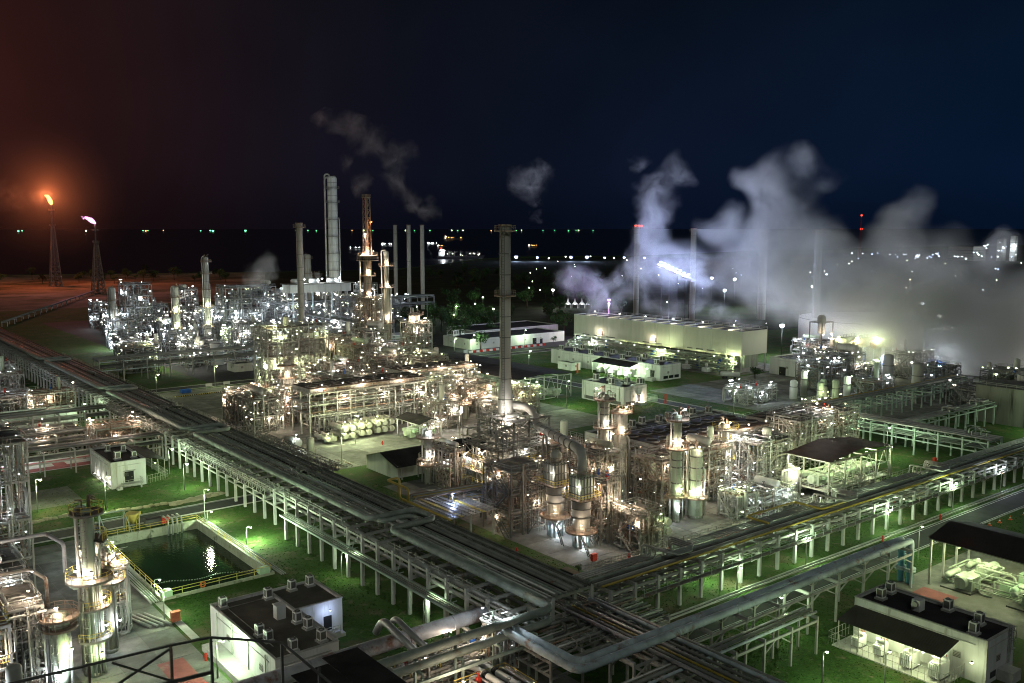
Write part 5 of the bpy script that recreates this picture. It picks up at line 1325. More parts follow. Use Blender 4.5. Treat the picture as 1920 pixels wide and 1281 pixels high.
column('distillation_column', 'squat column with a rusty ring just left of the dark-topped short one', 119.5, 284, [(1.5, 0), (1.5, 9)], 18, 'stack_steel', [(9, 1.8), (4.4, 1.5)], lamps=[(10.6, -1.9, 'warm', 900), (5.6, -1.9, 'white', 600)])
for i in range(2):
    process_frame('reformer_structure', ['tall lit reformer frame with pale square furnaces, left of the pair', 'tall lit reformer frame with pale square furnaces, right of the pair'][i], 133.5 + i * 13, 308 + i * 2, 11.5, 12, 5, 5.0, 60 + i, color='lime', lights=6, bulbs=12, power=1500, dens=.6, vessels=3, br=.28)
    t = thing('furnace', ['pale upright furnace inside the left reformer frame', 'pale upright furnace inside the right reformer frame'][i], 'furnace', (137 + i * 13, 311 + i * 2, 0))
    part('casing', MB().box(136.4 + i * 13, 310.5 + i * 2, 1, 142.2 + i * 13, 317.5 + i * 2, 22), 'tank_white', t)
    for k in range(5): part('rib', MB().box(136.25 + i * 13, 310.35 + i * 2, 3 + 4 * k, 142.3 + i * 13, 310.49 + i * 2, 3.3 + 4 * k), 'steel', t)
stack('chimney', 'slender chimney with spiral strakes left of the tall ribbed column', 176.2, 370.1, 0, 61.8, 1.4, 1.75, 24, bands=11, plats=(60.3,))
# rust-red column
column('distillation_column', 'rust-streaked tall column topped by a thin red lattice vent in the middle', 195, 345.6, [(2.6, 0), (2.6, 14), (1.7, 16), (1.7, 48)], 24, 'rust_stack', [(20, 1.8), (30, 1.8), (40, 1.6), (46.5, 3.0), (48.4, 2.6)], lamps=[(23, -1.9, 'warm', 1600), (33, -1.9, 'warm', 2200), (42.5, -1.9, 'warm', 1600), (49.5, -1.9, 'warm', 3000), (49.5, -2.8, 'warm', 1500), (12, -1.9, 'warm', 2000), (5, -2.1, 'warm', 1800), (50.5, -.9, 'white', 900)], rings=(18, 24, 28, 34, 37, 43), top=None)
def vent_lattice(x, y, z0, z1, w0, w1, label):
    t = thing('vent_stack', label, 'vent stack', (x, y, z0))
    part('pipe', MB().lathe(x, y, [(.55, z0), (.45, z1)], 12), 'rust_stack', t)
    part('pipe', MB().tube([(x - 1.0, y - .6, z0), (x - .8, y - .5, z1 - 1)], .22, 8), 'paint_red', t)
    n = 8
    for cx_, cy_ in ((-1, -1), (1, -1), (1, 1), (-1, 1)):
        part('leg', MB().bar((x + cx_ * w0, y + cy_ * w0, z0), (x + cx_ * w1, y + cy_ * w1, z1 - .5), .2), 'rust_stack', t)
    b = MB()
    for i in range(n):
        f0, f1 = i / n, (i + 1) / n; a, c = w0 + (w1 - w0) * f0, w0 + (w1 - w0) * f1
        za, zb = z0 + (z1 - z0) * f0, z0 + (z1 - z0) * f1
        for (ux, uy), (vx, vy) in (((-1, -1), (1, -1)), ((-1, -1), (-1, 1)), ((1, -1), (1, 1)), ((-1, 1), (1, 1))):
            b.bar((x + ux * a, y + uy * a, za), (x + vx * c, y + vy * c, zb), .12); b.bar((x + ux * a, y + uy * a, za), (x + vx * a, y + vy * a, za), .12)
    part('lattice', b, 'rust_stack', t)
    ring_platform(t, x, y, z1 - 1.5, .7, 1.2, 'steel_rusty')
    lamp(t, (x - 1.5, y - 1.2, z0 + 9), 'white', 900, .4); lamp(t, (x + 1.5, y - 1.2, z0 + 14), 'orange', 700, .35)
    return t
process_frame('process_structure', 'layered railed frame wrapped round the foot of the rust-streaked column', 190.4, 341, 9.2, 9.2, 6, 5.2, 77, color='warm', lights=5, bulbs=14, power=900, dens=.7, vessels=1, br=.26, steel='steel_warm', pipe='pipe_warm', deck=.5)
vent_lattice(195, 345.6, 48.6, 74, 1.3, 1.0, 'thin red lattice vent standing on the rust-streaked column')
column('distillation_column', 'silver companion column with a gooseneck pipe right of the rust-streaked one', 202.5, 343, [(1.6, 0), (1.6, 34), (1.1, 35), (1.1, 50)], 18, 'vessel_aged', [(20, 1.5), (35, 2.0), (44, 2.2)], lamps=[(37, -1.9, 'white', 1200), (46, -1.9, 'warm', 1600), (23, -2.0, 'warm', 1200)], top=None)
column('distillation_column', 'pale column in a frame at the right of the rust-streaked one', 209, 331, [(2.0, 0), (2.0, 24)], 18, 'vessel', [(8, 1.4), (16, 1.4), (24, 1.5)], lamps=[(18, -1.9, 'white', 1400), (10, -1.9, 'warm', 1400)])
MID = [(107, 258, 9, 12, 2, 5), (108, 275, 8, 10, 2, 4.5), (131, 262, 11, 11, 3, 4.5), (146, 262, 11, 12, 3, 4.2), (160, 243, 9, 12, 3, 4.2), (172, 243, 12, 11, 2, 4.8), (172, 228, 11, 9, 1, 5.5), (146, 282, 12, 12, 3, 4.6), (162, 282, 13, 12, 3, 5), (180, 282, 12, 12, 3, 4.4), (146, 300, 12, 4, 2, 5), (163, 300, 12, 13, 3, 5.6), (179, 302, 12, 13, 3, 5.2), (164, 322, 13, 13, 4, 4.6), (181, 324, 11, 13, 4, 4.8), (206, 326, 8, 12, 4, 5.2), (120, 262, 8, 10, 2, 4.8), (152, 228, 8, 9, 2, 4.2), (184, 262, 8, 10, 2, 5.0), (188, 232, 6, 12, 2, 4)]
rng = random.Random(8)
for i, (x, y, w, d, lv, lh) in enumerate(MID):
    c = ['warm', 'warm', 'white', 'warm', 'lime'][i % 5]
    process_frame('process_structure', 'warm-lit process frame, %s counted from the front left, in the crowded middle unit' % ORD[i], x, y, w, d, lv, lh, 100 + i, color=c, lights=4, bulbs=12, power=rng.choice([600, 1000, 1500]), dens=1.0, vessels=3, br=.26, deck=.9, steel='steel_warm' if i % 3 else 'steel', pipe='pipe_warm' if i % 2 else 'pipe_clad', group='process frames of the middle unit', pr=(.09, .26), rusty=.5)
for i, (x, y) in enumerate([(167, 236), (176, 238.5), (184, 250), (160, 233)]):
    column('knockout_drum', 'small rusty-crowned upright drum, %s from the left, right of the middle unit' % ORD[i], x, y, [(.8, 0), (.8, 5 + i)], 14, ['vessel_aged', 'stack_steel'][i % 2], [(5 + i, 1.4)], lamps=[(6.8 + i, -1.9, 'warm', 700)], cat='drum', group='drums of the middle unit', lad=False)

# ------------------------------------------------------------------ far left unit
column('distillation_column', 'tallest ringed silver column in the far unit', 315.2, 607.2, [(4.4, 0), (4.4, 10), (3.8, 12), (3.8, 40), (3.55, 42), (3.4, 95)], 28, 'tank_white', [(z, 1.6) for z in (18, 30, 42, 54, 66, 78, 88)], lamps=[(20, -1.2, 'cool', 9000), (14, -2.4, 'white', 5000), (19, -2.2, 'cool', 9000)], rings=(24, 36, 48, 60, 72, 83, 92), rail='steel')
t = thing('overhead_pipe', 'bent overhead pipe running down the left of the tallest column', 'pipe', (310, 607, 0))
part('pipe', MB().tube([(311.0, 610.3, 8), (311.0, 610.3, 98), (313.6, 608.4, 98), (314, 608, 95)], .6, 10, seg=5), 'pipe_clad', t)
column('distillation_column', 'narrow column hidden partly behind the slender straked chimney', 307, 632, [(2.3, 0), (2.3, 40)], 16, 'vessel', [(14, 1.2), (27, 1.2), (38, 1.2)], lamps=[(16, -2, 'cool', 3000)])
column('distillation_column', 'short ladder-wrapped column left of the tallest one', 318, 640, [(2.6, 0), (2.6, 26)], 16, 'vessel_aged', [(10, 1.4), (18, 1.4), (25, 1.4)], lamps=[(12, -2, 'cool', 3000)])
column('distillation_column', 'thin yellow-grey column, tallest of the three at the far left', 171.1, 467.5, [(1.5, 0), (1.5, 20), (1.3, 21), (1.3, 45)], 18, 'vessel', [(10, 1.3), (20, 1.4), (29, 1.2), (37, 1.4), (43, 1.4)], lamps=[(12, -1.9, 'lime', 1800), (22, -1.9, 'lime', 1800), (4, -2, 'lime', 1500)], rings=(15, 25, 33))
column('distillation_column', 'middle-height yellow-grey column of the three at the far left', 158.5, 477.4, [(1.6, 0), (1.6, 30)], 18, 'vessel', [(9, 1.3), (17, 1.3), (25, 1.3)], lamps=[(11, -1.9, 'lime', 1800), (19.5, -1.9, 'lime', 1500)], rings=(13, 21))
column('distillation_column', 'grey twin-pipe column at the extreme left of the far unit', 139.7, 521, [(1.7, 0), (1.7, 28)], 18, 'stack_steel', [(12, 1.2), (22, 1.4)], lamps=[(14, -1.9, 'cool', 1500)])
tank('plain white storage tank at the front of the far unit', 150.2, 405, 4.5, 9.8)
tank('smaller white tank beside the long rack at far left', 115, 418, 3.1, 5.2)
for i, (x, y) in enumerate(((374.1, 619.7), (374.5, 601), (377.3, 586.8))):
    stack('chimney', ['leftmost', 'middle', 'rightmost'][i] + ' of three identical plain chimneys behind the rust-streaked column', x, y, 0, 62, 1.5, bands=3, group='three plain chimneys', lad=False)
FAR = []
rng = random.Random(21)
for j, y in enumerate((396, 424, 452, 482, 514, 550, 590)):
    for i in range(8):
        x = 112 + i * 25 + rng.uniform(-3, 3) + j * 6
        if x > 205 + j * 26 or (j == 0 and 140 < x < 158): continue
        FAR.append((x, y + rng.uniform(-4, 4), rng.uniform(8, 17), rng.uniform(8, 15), rng.choice([2, 2, 3] if j < 3 or x < 190 else [2, 3, 4]), rng.uniform(4.2, 5.4)))
FAR = [f for f in FAR if not any(f[0] - 3 < cx_ < f[0] + f[2] + 3 and f[1] - 3 < cy_ < f[1] + f[3] + 3 for cx_, cy_ in ((171.1, 467.5), (158.5, 477.4), (139.7, 521), (150.2, 405), (115, 418), (315, 607), (307, 632), (318, 640), (195, 345), (374, 610)))]
for i, (x, y, w, d, lv, lh) in enumerate(FAR):
    near = ['front', 'second', 'third', 'fourth', 'fifth', 'sixth', 'rear'][min(6, int((y - 388) / 30))]
    c = rng.choice(['cool', 'white', 'white', 'cool', 'white', 'lime'])
    process_frame('process_structure', 'cool-lit steel frame number %s from the left corner, %s row of the far unit' % (['one', 'two', 'three', 'four', 'five', 'six', 'seven', 'eight', 'nine', 'ten', 'eleven', 'twelve', 'thirteen', 'fourteen', 'fifteen', 'sixteen', 'seventeen', 'eighteen', 'nineteen', 'twenty', 'twenty-one', 'twenty-two', 'twenty-three', 'twenty-four', 'twenty-five', 'twenty-six', 'twenty-seven', 'twenty-eight', 'twenty-nine', 'thirty', 'thirty-one', 'thirty-two', 'thirty-three', 'thirty-four', 'thirty-five', 'thirty-six', 'thirty-seven', 'thirty-eight', 'thirty-nine', 'forty', 'forty-one', 'forty-two', 'forty-three', 'forty-four'][i], near), x, y, w, d, lv, lh, 200 + i, color=c, lights=3, bulbs=10, power=rng.choice([700, 1500, 2600]), dens=.5, vessels=4, br=.42, group='process frames of the far unit', pr=(.14, .42), far=True, steel='steel_far', pipe='pipe_far', rail='steel_far', deck=.8, rusty=.1)
# taller landmarks in the far unit
process_frame('process_structure', 'tall lattice tower with a lit top deck left of the thin column', 146, 520, 14, 12, 5, 6.0, 401, color='cool', lights=4, bulbs=10, power=1800, dens=.4, br=.45, vessels=3, pr=(.14, .4), far=True, steel='steel_far', pipe='pipe_far', rail='steel_far')
process_frame('process_structure', 'high open structure with a long lit top deck right of the thin column', 184, 476, 28, 13, 5, 5.8, 402, color='cool', lights=5, bulbs=14, power=1800, dens=.35, nx=4, br=.45, vessels=5, pr=(.14, .4), far=True, steel='steel_far', pipe='pipe_far', rail='steel_far')
t = thing('reactor_building', 'long pale high-level gallery block beside the slender straked chimney', 'building', (224, 480, 22))
part('wall', MB().box(224, 484, 24, 262, 494, 28.5), 'wall_panel', t); part('roof', MB().box(223, 483, 28.6, 263, 495, 29), 'roof_felt', t)
for x in (226, 238, 250, 260): part('post', MB().bar((x, 485, 0), (x, 485, 24), .7), 'pipe_blue', t); part('post', MB().bar((x, 493, 0), (x, 493, 24), .7), 'steel', t)
for x in (230, 241, 252): part('fan_housing', MB().lathe(x, 489, [(3, 29.02), (3, 30.8), (2.4, 31.6)], 14), 'tank_white', t); lamp(t, (x + 3.6, 486, 31.5), 'cool', 2200, .55)
gp_ = [(y, 9.2, r, 'pipe_clad', []) for y, r in ((382, .3), (383.5, .4), (385, .25), (386.6, .35), (388, .3))]
rack('pipe_rack', 'blue-grey pipe rack crossing in front of the far unit', 'X', 96, 250, 381, 389, (8.8, 5.4), 9, gp_ + [(y, 5.9, .3, 'pipe_grey', []) for y in (382, 384, 386, 388)], post='steel', beam='pipe_blue', pw=.4)

# slender vessels, goosenecks and a high rack scattered through the far unit
rng = random.Random(44)
for i in range(20):
    x = rng.uniform(122, 300); y = rng.uniform(400, 580) + (x - 120) * .25; h = rng.uniform(9, 24); r = rng.uniform(.7, 1.5)
    column('slim_vessel', 'slim upright vessel, %s of those scattered among the far unit frames' % ORD[i], x, y, [(r, 0), (r, h)], 12, rng.choice(['vessel', 'stack_steel', 'vessel_aged', 'tank_white']), [(h * .55, 1.0), (h * .95, 1.1)], lamps=[(h + 1.6, -1.9, rng.choice(['white', 'cool', 'lime']), rng.choice([0, 0, 1500]))], cat='vessel', group='slim vessels of the far unit', top='vent' if i % 2 else None, rail='steel', pipe_mat='pipe_far')
rack('pipe_rack', 'high dark rack crossing the far unit behind the thin column', 'X', 180, 330, 500, 508, (17, 12.5), 12, [(500.8 + i * 1.0, 17.5, .35, ['pipe_far', 'pipe_grey', 'pipe_clad'][i % 3], []) for i in range(8)] + [(501 + i * 1.4, 13, .4, 'pipe_far', []) for i in range(5)], post='steel_far', beam='steel_far', pw=.5)
rack('pipe_rack', 'long rack stepping back through the far unit toward the tallest column', 'Y', 400, 590, 232, 240, (11, 7.5), 12, [(232.8 + i * 1.0, 11.5, .35, ['pipe_far', 'pipe_grey', 'pipe_clad'][i % 3], [(450 + 9 * i, 6, 2, 2.5)] if i % 3 == 1 else []) for i in range(7)], post='steel_far', beam='steel_far', pw=.5)
# ================================================================== COOLING TOWER AND THE RIGHT BACKGROUND
def cooling_tower():
    x0, y0, x1, y1, zb, zt = 313, 243.5, 330, 347.5, 7.2, 17.3
    t = thing('cooling_tower', 'long pale clad cooling tower on open legs, steaming from its flat top', 'cooling tower', (x0, y0, 0))
    n = 13
    for i in range(n):
        ya, yb = y0 + (y1 - y0) * i / n, y0 + (y1 - y0) * (i + 1) / n
        part('cladding_panel', MB().box(x0 + .02 * (i % 2), ya + .05, zb, x0 + .3, yb - .05, zt), 'cladding', t)
        part('cladding_panel', MB().box(x1 - .3, ya + .02, zb, x1, yb - .02, zt), 'cladding', t)
    part('end_cladding', MB().box(x0 + .31, y0, zb, x1 - .31, y0 + .3, zt), 'cladding_end', t)
    part('end_cladding', MB().box(x0 + .31, y1 - .3, zb, x1 - .31, y1, zt), 'cladding_end', t)
    part('fan_deck', MB().box(x0 + .31, y0 + .31, zt - .5, x1 - .31, y1 - .31, zt - .3), 'roof_dark', t)
    for i in range(1, n):
        yy = y0 + (y1 - y0) * i / n
        part('deck_beam', MB().box(x0 + .4, yy - .35, zt - .29, x1 - .4, yy + .35, zt + .15), 'paint_cream', t)
    for i in range(n):
        yy = y0 + (y1 - y0) * (i + .5) / n
        part('fan_ring', MB().ring((x0 + x1) / 2, yy, zt - .29, 2.6, 3.0, .5, 18), 'steel_dark', t)
    part('handrail', MB().rail_line([(x1 - .2, y0, zt), (x1 - .2, y1, zt)], 1.2, .12, 4), 'steel', t)
    part('base_trim', MB().box(x0 - .06, y0, zb - .3, x0 + .24, y1, zb - .02), 'paint_cream', t)
    # dark lettering blocks along the lower edge: too small to read in the photograph
    for (a, c) in ((258, 262), (264, 268), (270, 273), (288, 293), (296, 300), (318, 324), (328, 333), (336, 341)):
        part('lettering', MB().box(x0 - .03, a, zb + .5, x0 - .005, c, zb + .95), 'steel_dark', t)
    for i in range(27):
        yy = y0 + .4 + (y1 - y0 - .8) * i / 26
        for xx in (x0 + .5, (x0 + x1) / 2, x1 - .5): inst('leg', post_mesh(.5, zb - .32, 'concrete_pale'), t, (xx, yy, 0))
    part('basin', MB().box(x0 + 1, y0 + .5, .05, x1 - 1, y1 - .5, 1.6), 'concrete_pale', t)
    part('fill_screen', MB().box(x0 + 4, y0 + 1.5, 1.61, x1 - 4, y1 - 1.5, zb - .4), 'vessel_green', t)
    for yy in (291, 326):
        part('balcony', MB().box(x0 - 1.6, yy, zb + .9, x0 - .01, yy + 3, zb + 1.05).rail_line([(x0 - 1.6, yy, zb + 1.05), (x0 - 1.6, yy + 3, zb + 1.05)], 1.1, .1, 1.5), 'paint_cream', t)
        part('door', MB().box(x0 - .05, yy + .4, zb + 1.06, x0 - .01, yy + 1.5, zb + 3.2), 'roof_brown', t)
        lamp(t, (x0 - .8, yy + 2.6, zb + 3.4), 'warm', 700, .3)
    for i in range(6): lamp(t, (x0 + 2.2, y0 + 6 + i * 17, zt + 2.2), 'white', 900, .3)  # lamps added along the top to light the steam
    rng = random.Random(9)
    part('pipework', pipework(rng, x0 - 7, y0 + 1, x0 - .5, y1 - 1, .3, zb - 1.2, 120, .1, .4), 'vessel_green', t, kind='stuff')
    part('pipework', pipework(rng, x0 - 6, y0 + 1, x0 - .5, y1 - 1, .3, zb - 1.5, 50, .1, .3), 'pipe_clad', t, kind='stuff')
    for yy in (252, 263, 276, 290, 306, 320, 338):
        part('riser_pipe', MB().tube([(x0 - 4.5, yy, .2), (x0 - 4.5, yy, 4.6), (x0 + .4, yy, 5.4)], .6, 12, seg=4), 'paint_blue', t)
        part('pump', MB().box(x0 - 9, yy + 2, 0, x0 - 6, yy + 5, 1.8).tube([(x0 - 7.5, yy + 3.5, 1.8), (x0 - 7.5, yy + 3.5, 3.4)], .6, 10), 'paint_white', t)
    for i, yy in enumerate((247, 256, 266, 276, 284, 294, 303, 312, 322, 332, 342)):
        lamp(t, (x0 - 2.2, yy, zb - 1.0), 'lime' if yy < 315 else 'cool', 2400, .32)
    lamp(t, (x0 - 6.4, 282, 6.4), 'lime', 2600, .45); lamp(t, (x0 - 6.2, 285, 6.4), 'lime', 900, .45); lamp(t, (x0 - 5.4, 328, 6.4), 'white', 2200, .45)
material('paint_cream', (0.62, 0.60, 0.42), 0.6, 0, .15, .8)
material('cladding_end', (0.56, 0.58, 0.49), 0.5, 0.05, .05, .1, (0.40, 0.40, 0.32), .2, .1, wave=('X', 1.1), streak=True)
cooling_tower()
for (x, y, h, r, lab) in ((470.7, 458.2, 61, 1.9, 'red-lit chimney behind the left half of the cooling tower'), (472.1, 408.4, 59.5, 1.9, 'chimney rising out of the steam right of the red-lit one'),
                          (508, 380.2, 58.6, 2.7, 'broad chimney in the steam behind the right end of the cooling tower'), (404.7, 270.2, 59, 1.9, 'rightmost chimney half lost in steam above the orange drums')):
    s_ = stack('chimney', lab, x, y, 0, h, r, bands=4, plats=(h - 1.5,))
    if lab.startswith('red-lit'):
        for dx in (-2, 0, 2): lamp(s_, (x + dx * .8, y - 1.5 - dx * .6, h + .8), 'red', 0, .9, name='warning_lamp')
def lattice_mast(x, y, h, label):
    t = thing('radio_mast', label, 'mast', (x, y, 0))
    for a in (0, 2.1, 4.2): part('leg', MB().bar((x + 3.5 * math.cos(a), y + 3.5 * math.sin(a), 0), (x + .5 * math.cos(a), y + .5 * math.sin(a), h), .45), 'paint_red', t)
    b = MB()
    for k in range(16):
        f, g_ = k / 16, (k + 1) / 16
        for a, c in ((0, 2.1), (2.1, 4.2), (4.2, 0)):
            ra, rb_ = 3.5 - 3 * f, 3.5 - 3 * g_
            b.bar((x + ra * math.cos(a), y + ra * math.sin(a), h * f), (x + rb_ * math.cos(c), y + rb_ * math.sin(c), h * g_), .28)
    part('lattice', b, 'paint_red', t)
    lamp(t, (x, y, h + 2), 'red', 0, 2.2, name='warning_lamp'); lamp(t, (x - 2, y, h * .68), 'red', 0, 1.2, name='warning_lamp'); lamp(t, (x + 2, y - 2, h * .68), 'red', 0, 1.2, name='warning_lamp')
lattice_mast(1859, 1137, 86, 'thin mast with red warning lamps beyond the steam at right')
tank('huge white banded tank dimly seen through the steam', 428, 256, 33, 15.5, cone=.05)
tank('second huge white tank lost in the steam at the right edge', 412, 184, 30, 15, cone=.05)
tank('low rust-stained round tank above the concrete wall at right edge', 318, 126, 9, 13.5, 'vessel_aged', cone=.02)
def concrete_block():
    t = thing('concrete_basin', 'tall bare concrete wall block streaked with damp at the right edge', 'concrete block', (293, 92, 0))
    for i in range(4):
        ya = 92 + 11.3 * i
        part('wall_panel', MB().box(293, ya + .04, 0, 294, ya + 11.26, 11.2), 'concrete_stained', t)
    for i in range(2): part('wall_panel', MB().box(294.01 + i * 8, 136.2, 0, 301.9 + i * 8, 137.2, 11.2), 'concrete_stained', t)
    part('cap', MB().box(292.8, 91.8, 11.21, 310, 137.4, 11.5), 'concrete_stained', t)
    part('handrail', MB().rail_line([(293.1, 92, 11.5), (293.1, 137, 11.5)], 1.1, .09, 3), 'steel', t)
concrete_block()
for i, (x, y, h, r, m) in enumerate(((278.1, 193.4, 6.5, 1.35, 'tank_white'), (285.4, 194.2, 9.1, 1.15, 'vessel'), (271.6, 178.4, 8.5, 1.2, 'vessel_green'), (277.0, 176.2, 9.0, 1.2, 'vessel_green'), (288.3, 179, 8.8, 1.2, 'tank_white'), (324.5, 184.8, 12.5, 1.9, 'stack_steel'), (307.3, 164, 13.1, 1.9, 'stack_steel'), (291, 190, 6, 1.2, 'vessel_green'))):
    column('upright_vessel', '%s plain upright vessel from the left behind the pale green rack' % ORD[i].capitalize(), x, y, [(r, 0), (r, h * .72), (r * .96, h * .73), (r * .96, h)], 20, m, [], lad=False, top=None, rings=(h * .72,), cat='vessel', group='plain upright vessels at right', side_pipe=False, lamps=[(h + .8, -1.9, 'green', 900)] if i in (1, 4) else [])
RIGHT = [(256, 196, 16, 10, 1, 5), (300, 196, 14, 12, 2, 5), (318, 200, 16, 12, 2, 5.5), (338, 204, 14, 14, 1, 5), (300, 176, 14, 10, 1, 6), (330, 168, 16, 10, 2, 4.5), (352, 190, 16, 12, 2, 5), (256, 168, 12, 7, 1, 4.5), (346, 226, 15, 12, 2, 4.5), (366, 244, 14, 12, 2, 4.5), (312, 146, 18, 10, 1, 6), (340, 146, 16, 12, 2, 4.5)]
for i, (x, y, w, d, lv, lh) in enumerate(RIGHT):
    dim = i in (4, 5, 10, 11)
    process_frame('process_structure', '%s low pipe frame from the front left in the steamy right-hand unit' % ORD[i].capitalize(), x, y, w, d, lv, lh, 500 + i, color=['cool', 'cool', 'white', 'lime'][i % 4], lights=1 if dim else 4, bulbs=4 if dim else 9, power=560, dens=.9, steel='steel_far' if i % 2 else 'steel', pipe='pipe_far' if i % 3 else 'pipe_clad', vessels=2, br=.36, group='pipe frames of the right-hand unit', pr=(.1, .3))
def big_drums():
    for k, (x, y) in enumerate(((342, 218), (346, 212), (350, 206))):
        t = thing('steam_drum', ['left', 'middle', 'right'][k] + ' of three big brown horizontal drums below the steamy chimney', 'drum', (x, y, 8))
        part('shell', MB().hvessel((x, y, 13), (x + 14, y, 13), 1.9, 18), 'rust_stack' if k else 'vessel_aged', t)
        for f in (3, 11): part('saddle', MB().box(x + f, y - 1.4, 0, x + f + .6, y + 1.4, 11.6), 'steel_dark', t)
        part('walkway', MB().box(x, y - .6, 14.95, x + 14, y + .6, 15.05).rail_line([(x, y - .6, 15.05), (x + 14, y - .6, 15.05)], 1.1, .09, 2), 'steel_dark', t)
        lamp(t, (x - .8, y - 1.6, 15.8), 'lime', 2200, .35)
    t = thing('silencer', 'dark upright silencer in a frame left of the rightmost chimney', 'silencer', (352, 232, 0))
    part('body', MB().lathe(352, 232, [(1.5, 15), (1.5, 19), (1.8, 19.5), (1.8, 22), (1.0, 23)], 16), 'steel_dark', t)
    for dx, dy in ((-4, -3), (4, -3), (4, 3), (-4, 3)): part('leg', MB().bar((352 + dx, 232 + dy, 0), (352 + dx, 232 + dy, 20), .35), 'steel_dark', t)
    part('ring_beam', MB().box(347.8, 228.8, 19.8, 356.2, 229.2, 20.2).box(347.8, 234.8, 19.8, 356.2, 235.2, 20.2).box(347.8, 229.21, 19.81, 348.2, 234.79, 20.19).box(355.8, 229.21, 19.81, 356.2, 234.79, 20.19), 'steel_dark', t)
    lamp(t, (349, 229, 15), 'warm', 2600, .4); lamp(t, (355, 229, 15), 'warm', 1500, .4)
big_drums()
def blue_pump_skid(x, y, L, label):
    t = thing('pump_skid', label, 'pump skid', (x, y, 0)); rng = random.Random(int(x))
    part('base', MB().box(x, y, 0, x + 5, y + L, .6), 'concrete_pale', t)
    part('pipework', pipework(rng, x, y, x + 5, y + L, .6, 4.5, 40, .12, .4), 'paint_blue', t, kind='stuff')
    for k in range(4): part('pump', MB().lathe(x + 2.5, y + L * (k + .5) / 4, [(.9, .61), (.9, 2.2), (.5, 2.6), (.5, 3.8)], 12), 'paint_blue', t)
    part('roof_arch', MB().rail_line([(x, y, 4.2), (x + 5, y + L * .5, 6), (x, y + L, 4.2)], .6, .12, 2), 'paint_white', t)
    lamp(t, (x - .8, y + L * .3, 4.6), 'cool', 3000, .35); lamp(t, (x - .8, y + L * .75, 4.6), 'cool', 2000, .35)
blue_pump_skid(378, 213, 16, 'bright blue pump skid in front of the huge tank')
blue_pump_skid(380, 192, 11, 'smaller blue pump skid to the right of the bright one')
gable_shed('dark gable shed with white end under the steam at far right', 352, 150, 384, 166, 4.2, 2.2)

# ================================================================== LEFT UNITS
LEFT = [(28, 262, 14, 10, 1, 5.5), (6, 262, 16, 10, 2, 5), (46, 268, 16, 9, 1, 6), (30, 284, 14, 8, 1, 6), (6, 286, 16, 12, 2, 5), (-16, 268, 16, 14, 2, 5), (48, 330, 15, 14, 1, 6), (28, 336, 14, 14, 2, 5), (4, 336, 16, 14, 2, 5), (50, 356, 15, 14, 2, 5), (24, 366, 16, 14, 2, 5), (54, 386, 14, 14, 2, 5), (34, 398, 14, 14, 2, 5), (56, 420, 12, 14, 2, 5), (-14, 372, 16, 14, 2, 5)]
for i, (x, y, w, d, lv, lh) in enumerate(LEFT):
    process_frame('process_structure', '%s low pipe frame from the front in the unit left of the long rack' % ORD[i].capitalize(), x, y, w, d, lv, lh, 600 + i, color=['warm', 'cool', 'warm', 'green', 'cool'][i % 5], lights=3, bulbs=6, power=800, dens=.8, vessels=2, br=.25, group='pipe frames left of the long rack', rusty=.6, pr=(.09, .26))
for k, (y0, y1, lab) in enumerate(((292, 298, 'dark rack carrying pipes in from the left above the white shed'), (244, 249, 'rust-topped pipe rack entering from the left behind the raised substation'), (262.5, 266.5, 'rack with bent pipe ends entering from the left toward the brown lit pipework'))):
    gp = [(y0 + .5 + (y1 - y0 - 1) * j / 5, 6.4 + .2, [.2, .28, .16, .3, .2, .24][j], ['pipe_grey', 'pipe_clad', 'steel_rusty', 'pipe_grey', 'steel_rusty', 'pipe_clad'][j], []) for j in range(6)]
    gp += [(y0 + .8 + (y1 - y0 - 1.6) * j / 3, 4.3, .2, 'pipe_grey', []) for j in range(4)]
    rack('pipe_rack', lab, 'X', -30, 76, y0, y1, (6.1, 4.0), 7.2, gp, post='concrete_pale' if k == 0 else 'steel', beam='steel', pw=.45 if k == 0 else .32)
process_frame('pipe_skid', 'brightly lit brown valve skid beside the long rack behind the substation', 62, 252, 11, 9, 2, 4.2, 640, color='warm', lights=6, bulbs=9, power=900, dens=1.6, vessels=2, br=.26, rusty=1.0, pipe='steel_rusty')
process_frame('pipe_skid', 'brown lit manifold skid farther up the long rack', 60, 316, 12, 9, 2, 4.4, 641, color='warm', lights=4, bulbs=7, power=1000, dens=1.4, vessels=2, br=.28, rusty=1.0, pipe='steel_rusty')
rack('flare_line', 'long low pipe track leading out to the flare stacks', 'X', 0, 1, 0, 1, (3,), 1, []) if False else None
def flare_line():
    t = thing('flare_line', 'long low pipe track leading out to the flare stacks', 'pipe rack', (112, 690, 0))
    a, c = Vector((108, 640, 3)), Vector((238, 930, 3)); d = (c - a).normalized(); nrm = Vector((-d.y, d.x, 0))
    for k, r in ((-1, .5), (0.3, .35), (1.4, .3)): part('pipe', MB().tube([tuple(a + nrm * k + Vector((0, 0, r))), tuple(c + nrm * k + Vector((0, 0, r)))], r, 8), 'pipe_grey', t)
    for i in range(20):
        p = a.lerp(c, i / 19); part('trestle', MB().bar((p.x - 1.5, p.y, 0), (p.x - 1.5, p.y, 3), .4).bar((p.x + 1.5, p.y, 0), (p.x + 1.5, p.y, 3), .4).bar((p.x - 2, p.y, 2.9), (p.x + 2, p.y, 2.9), .4), 'concrete_pale', t)
flare_line()
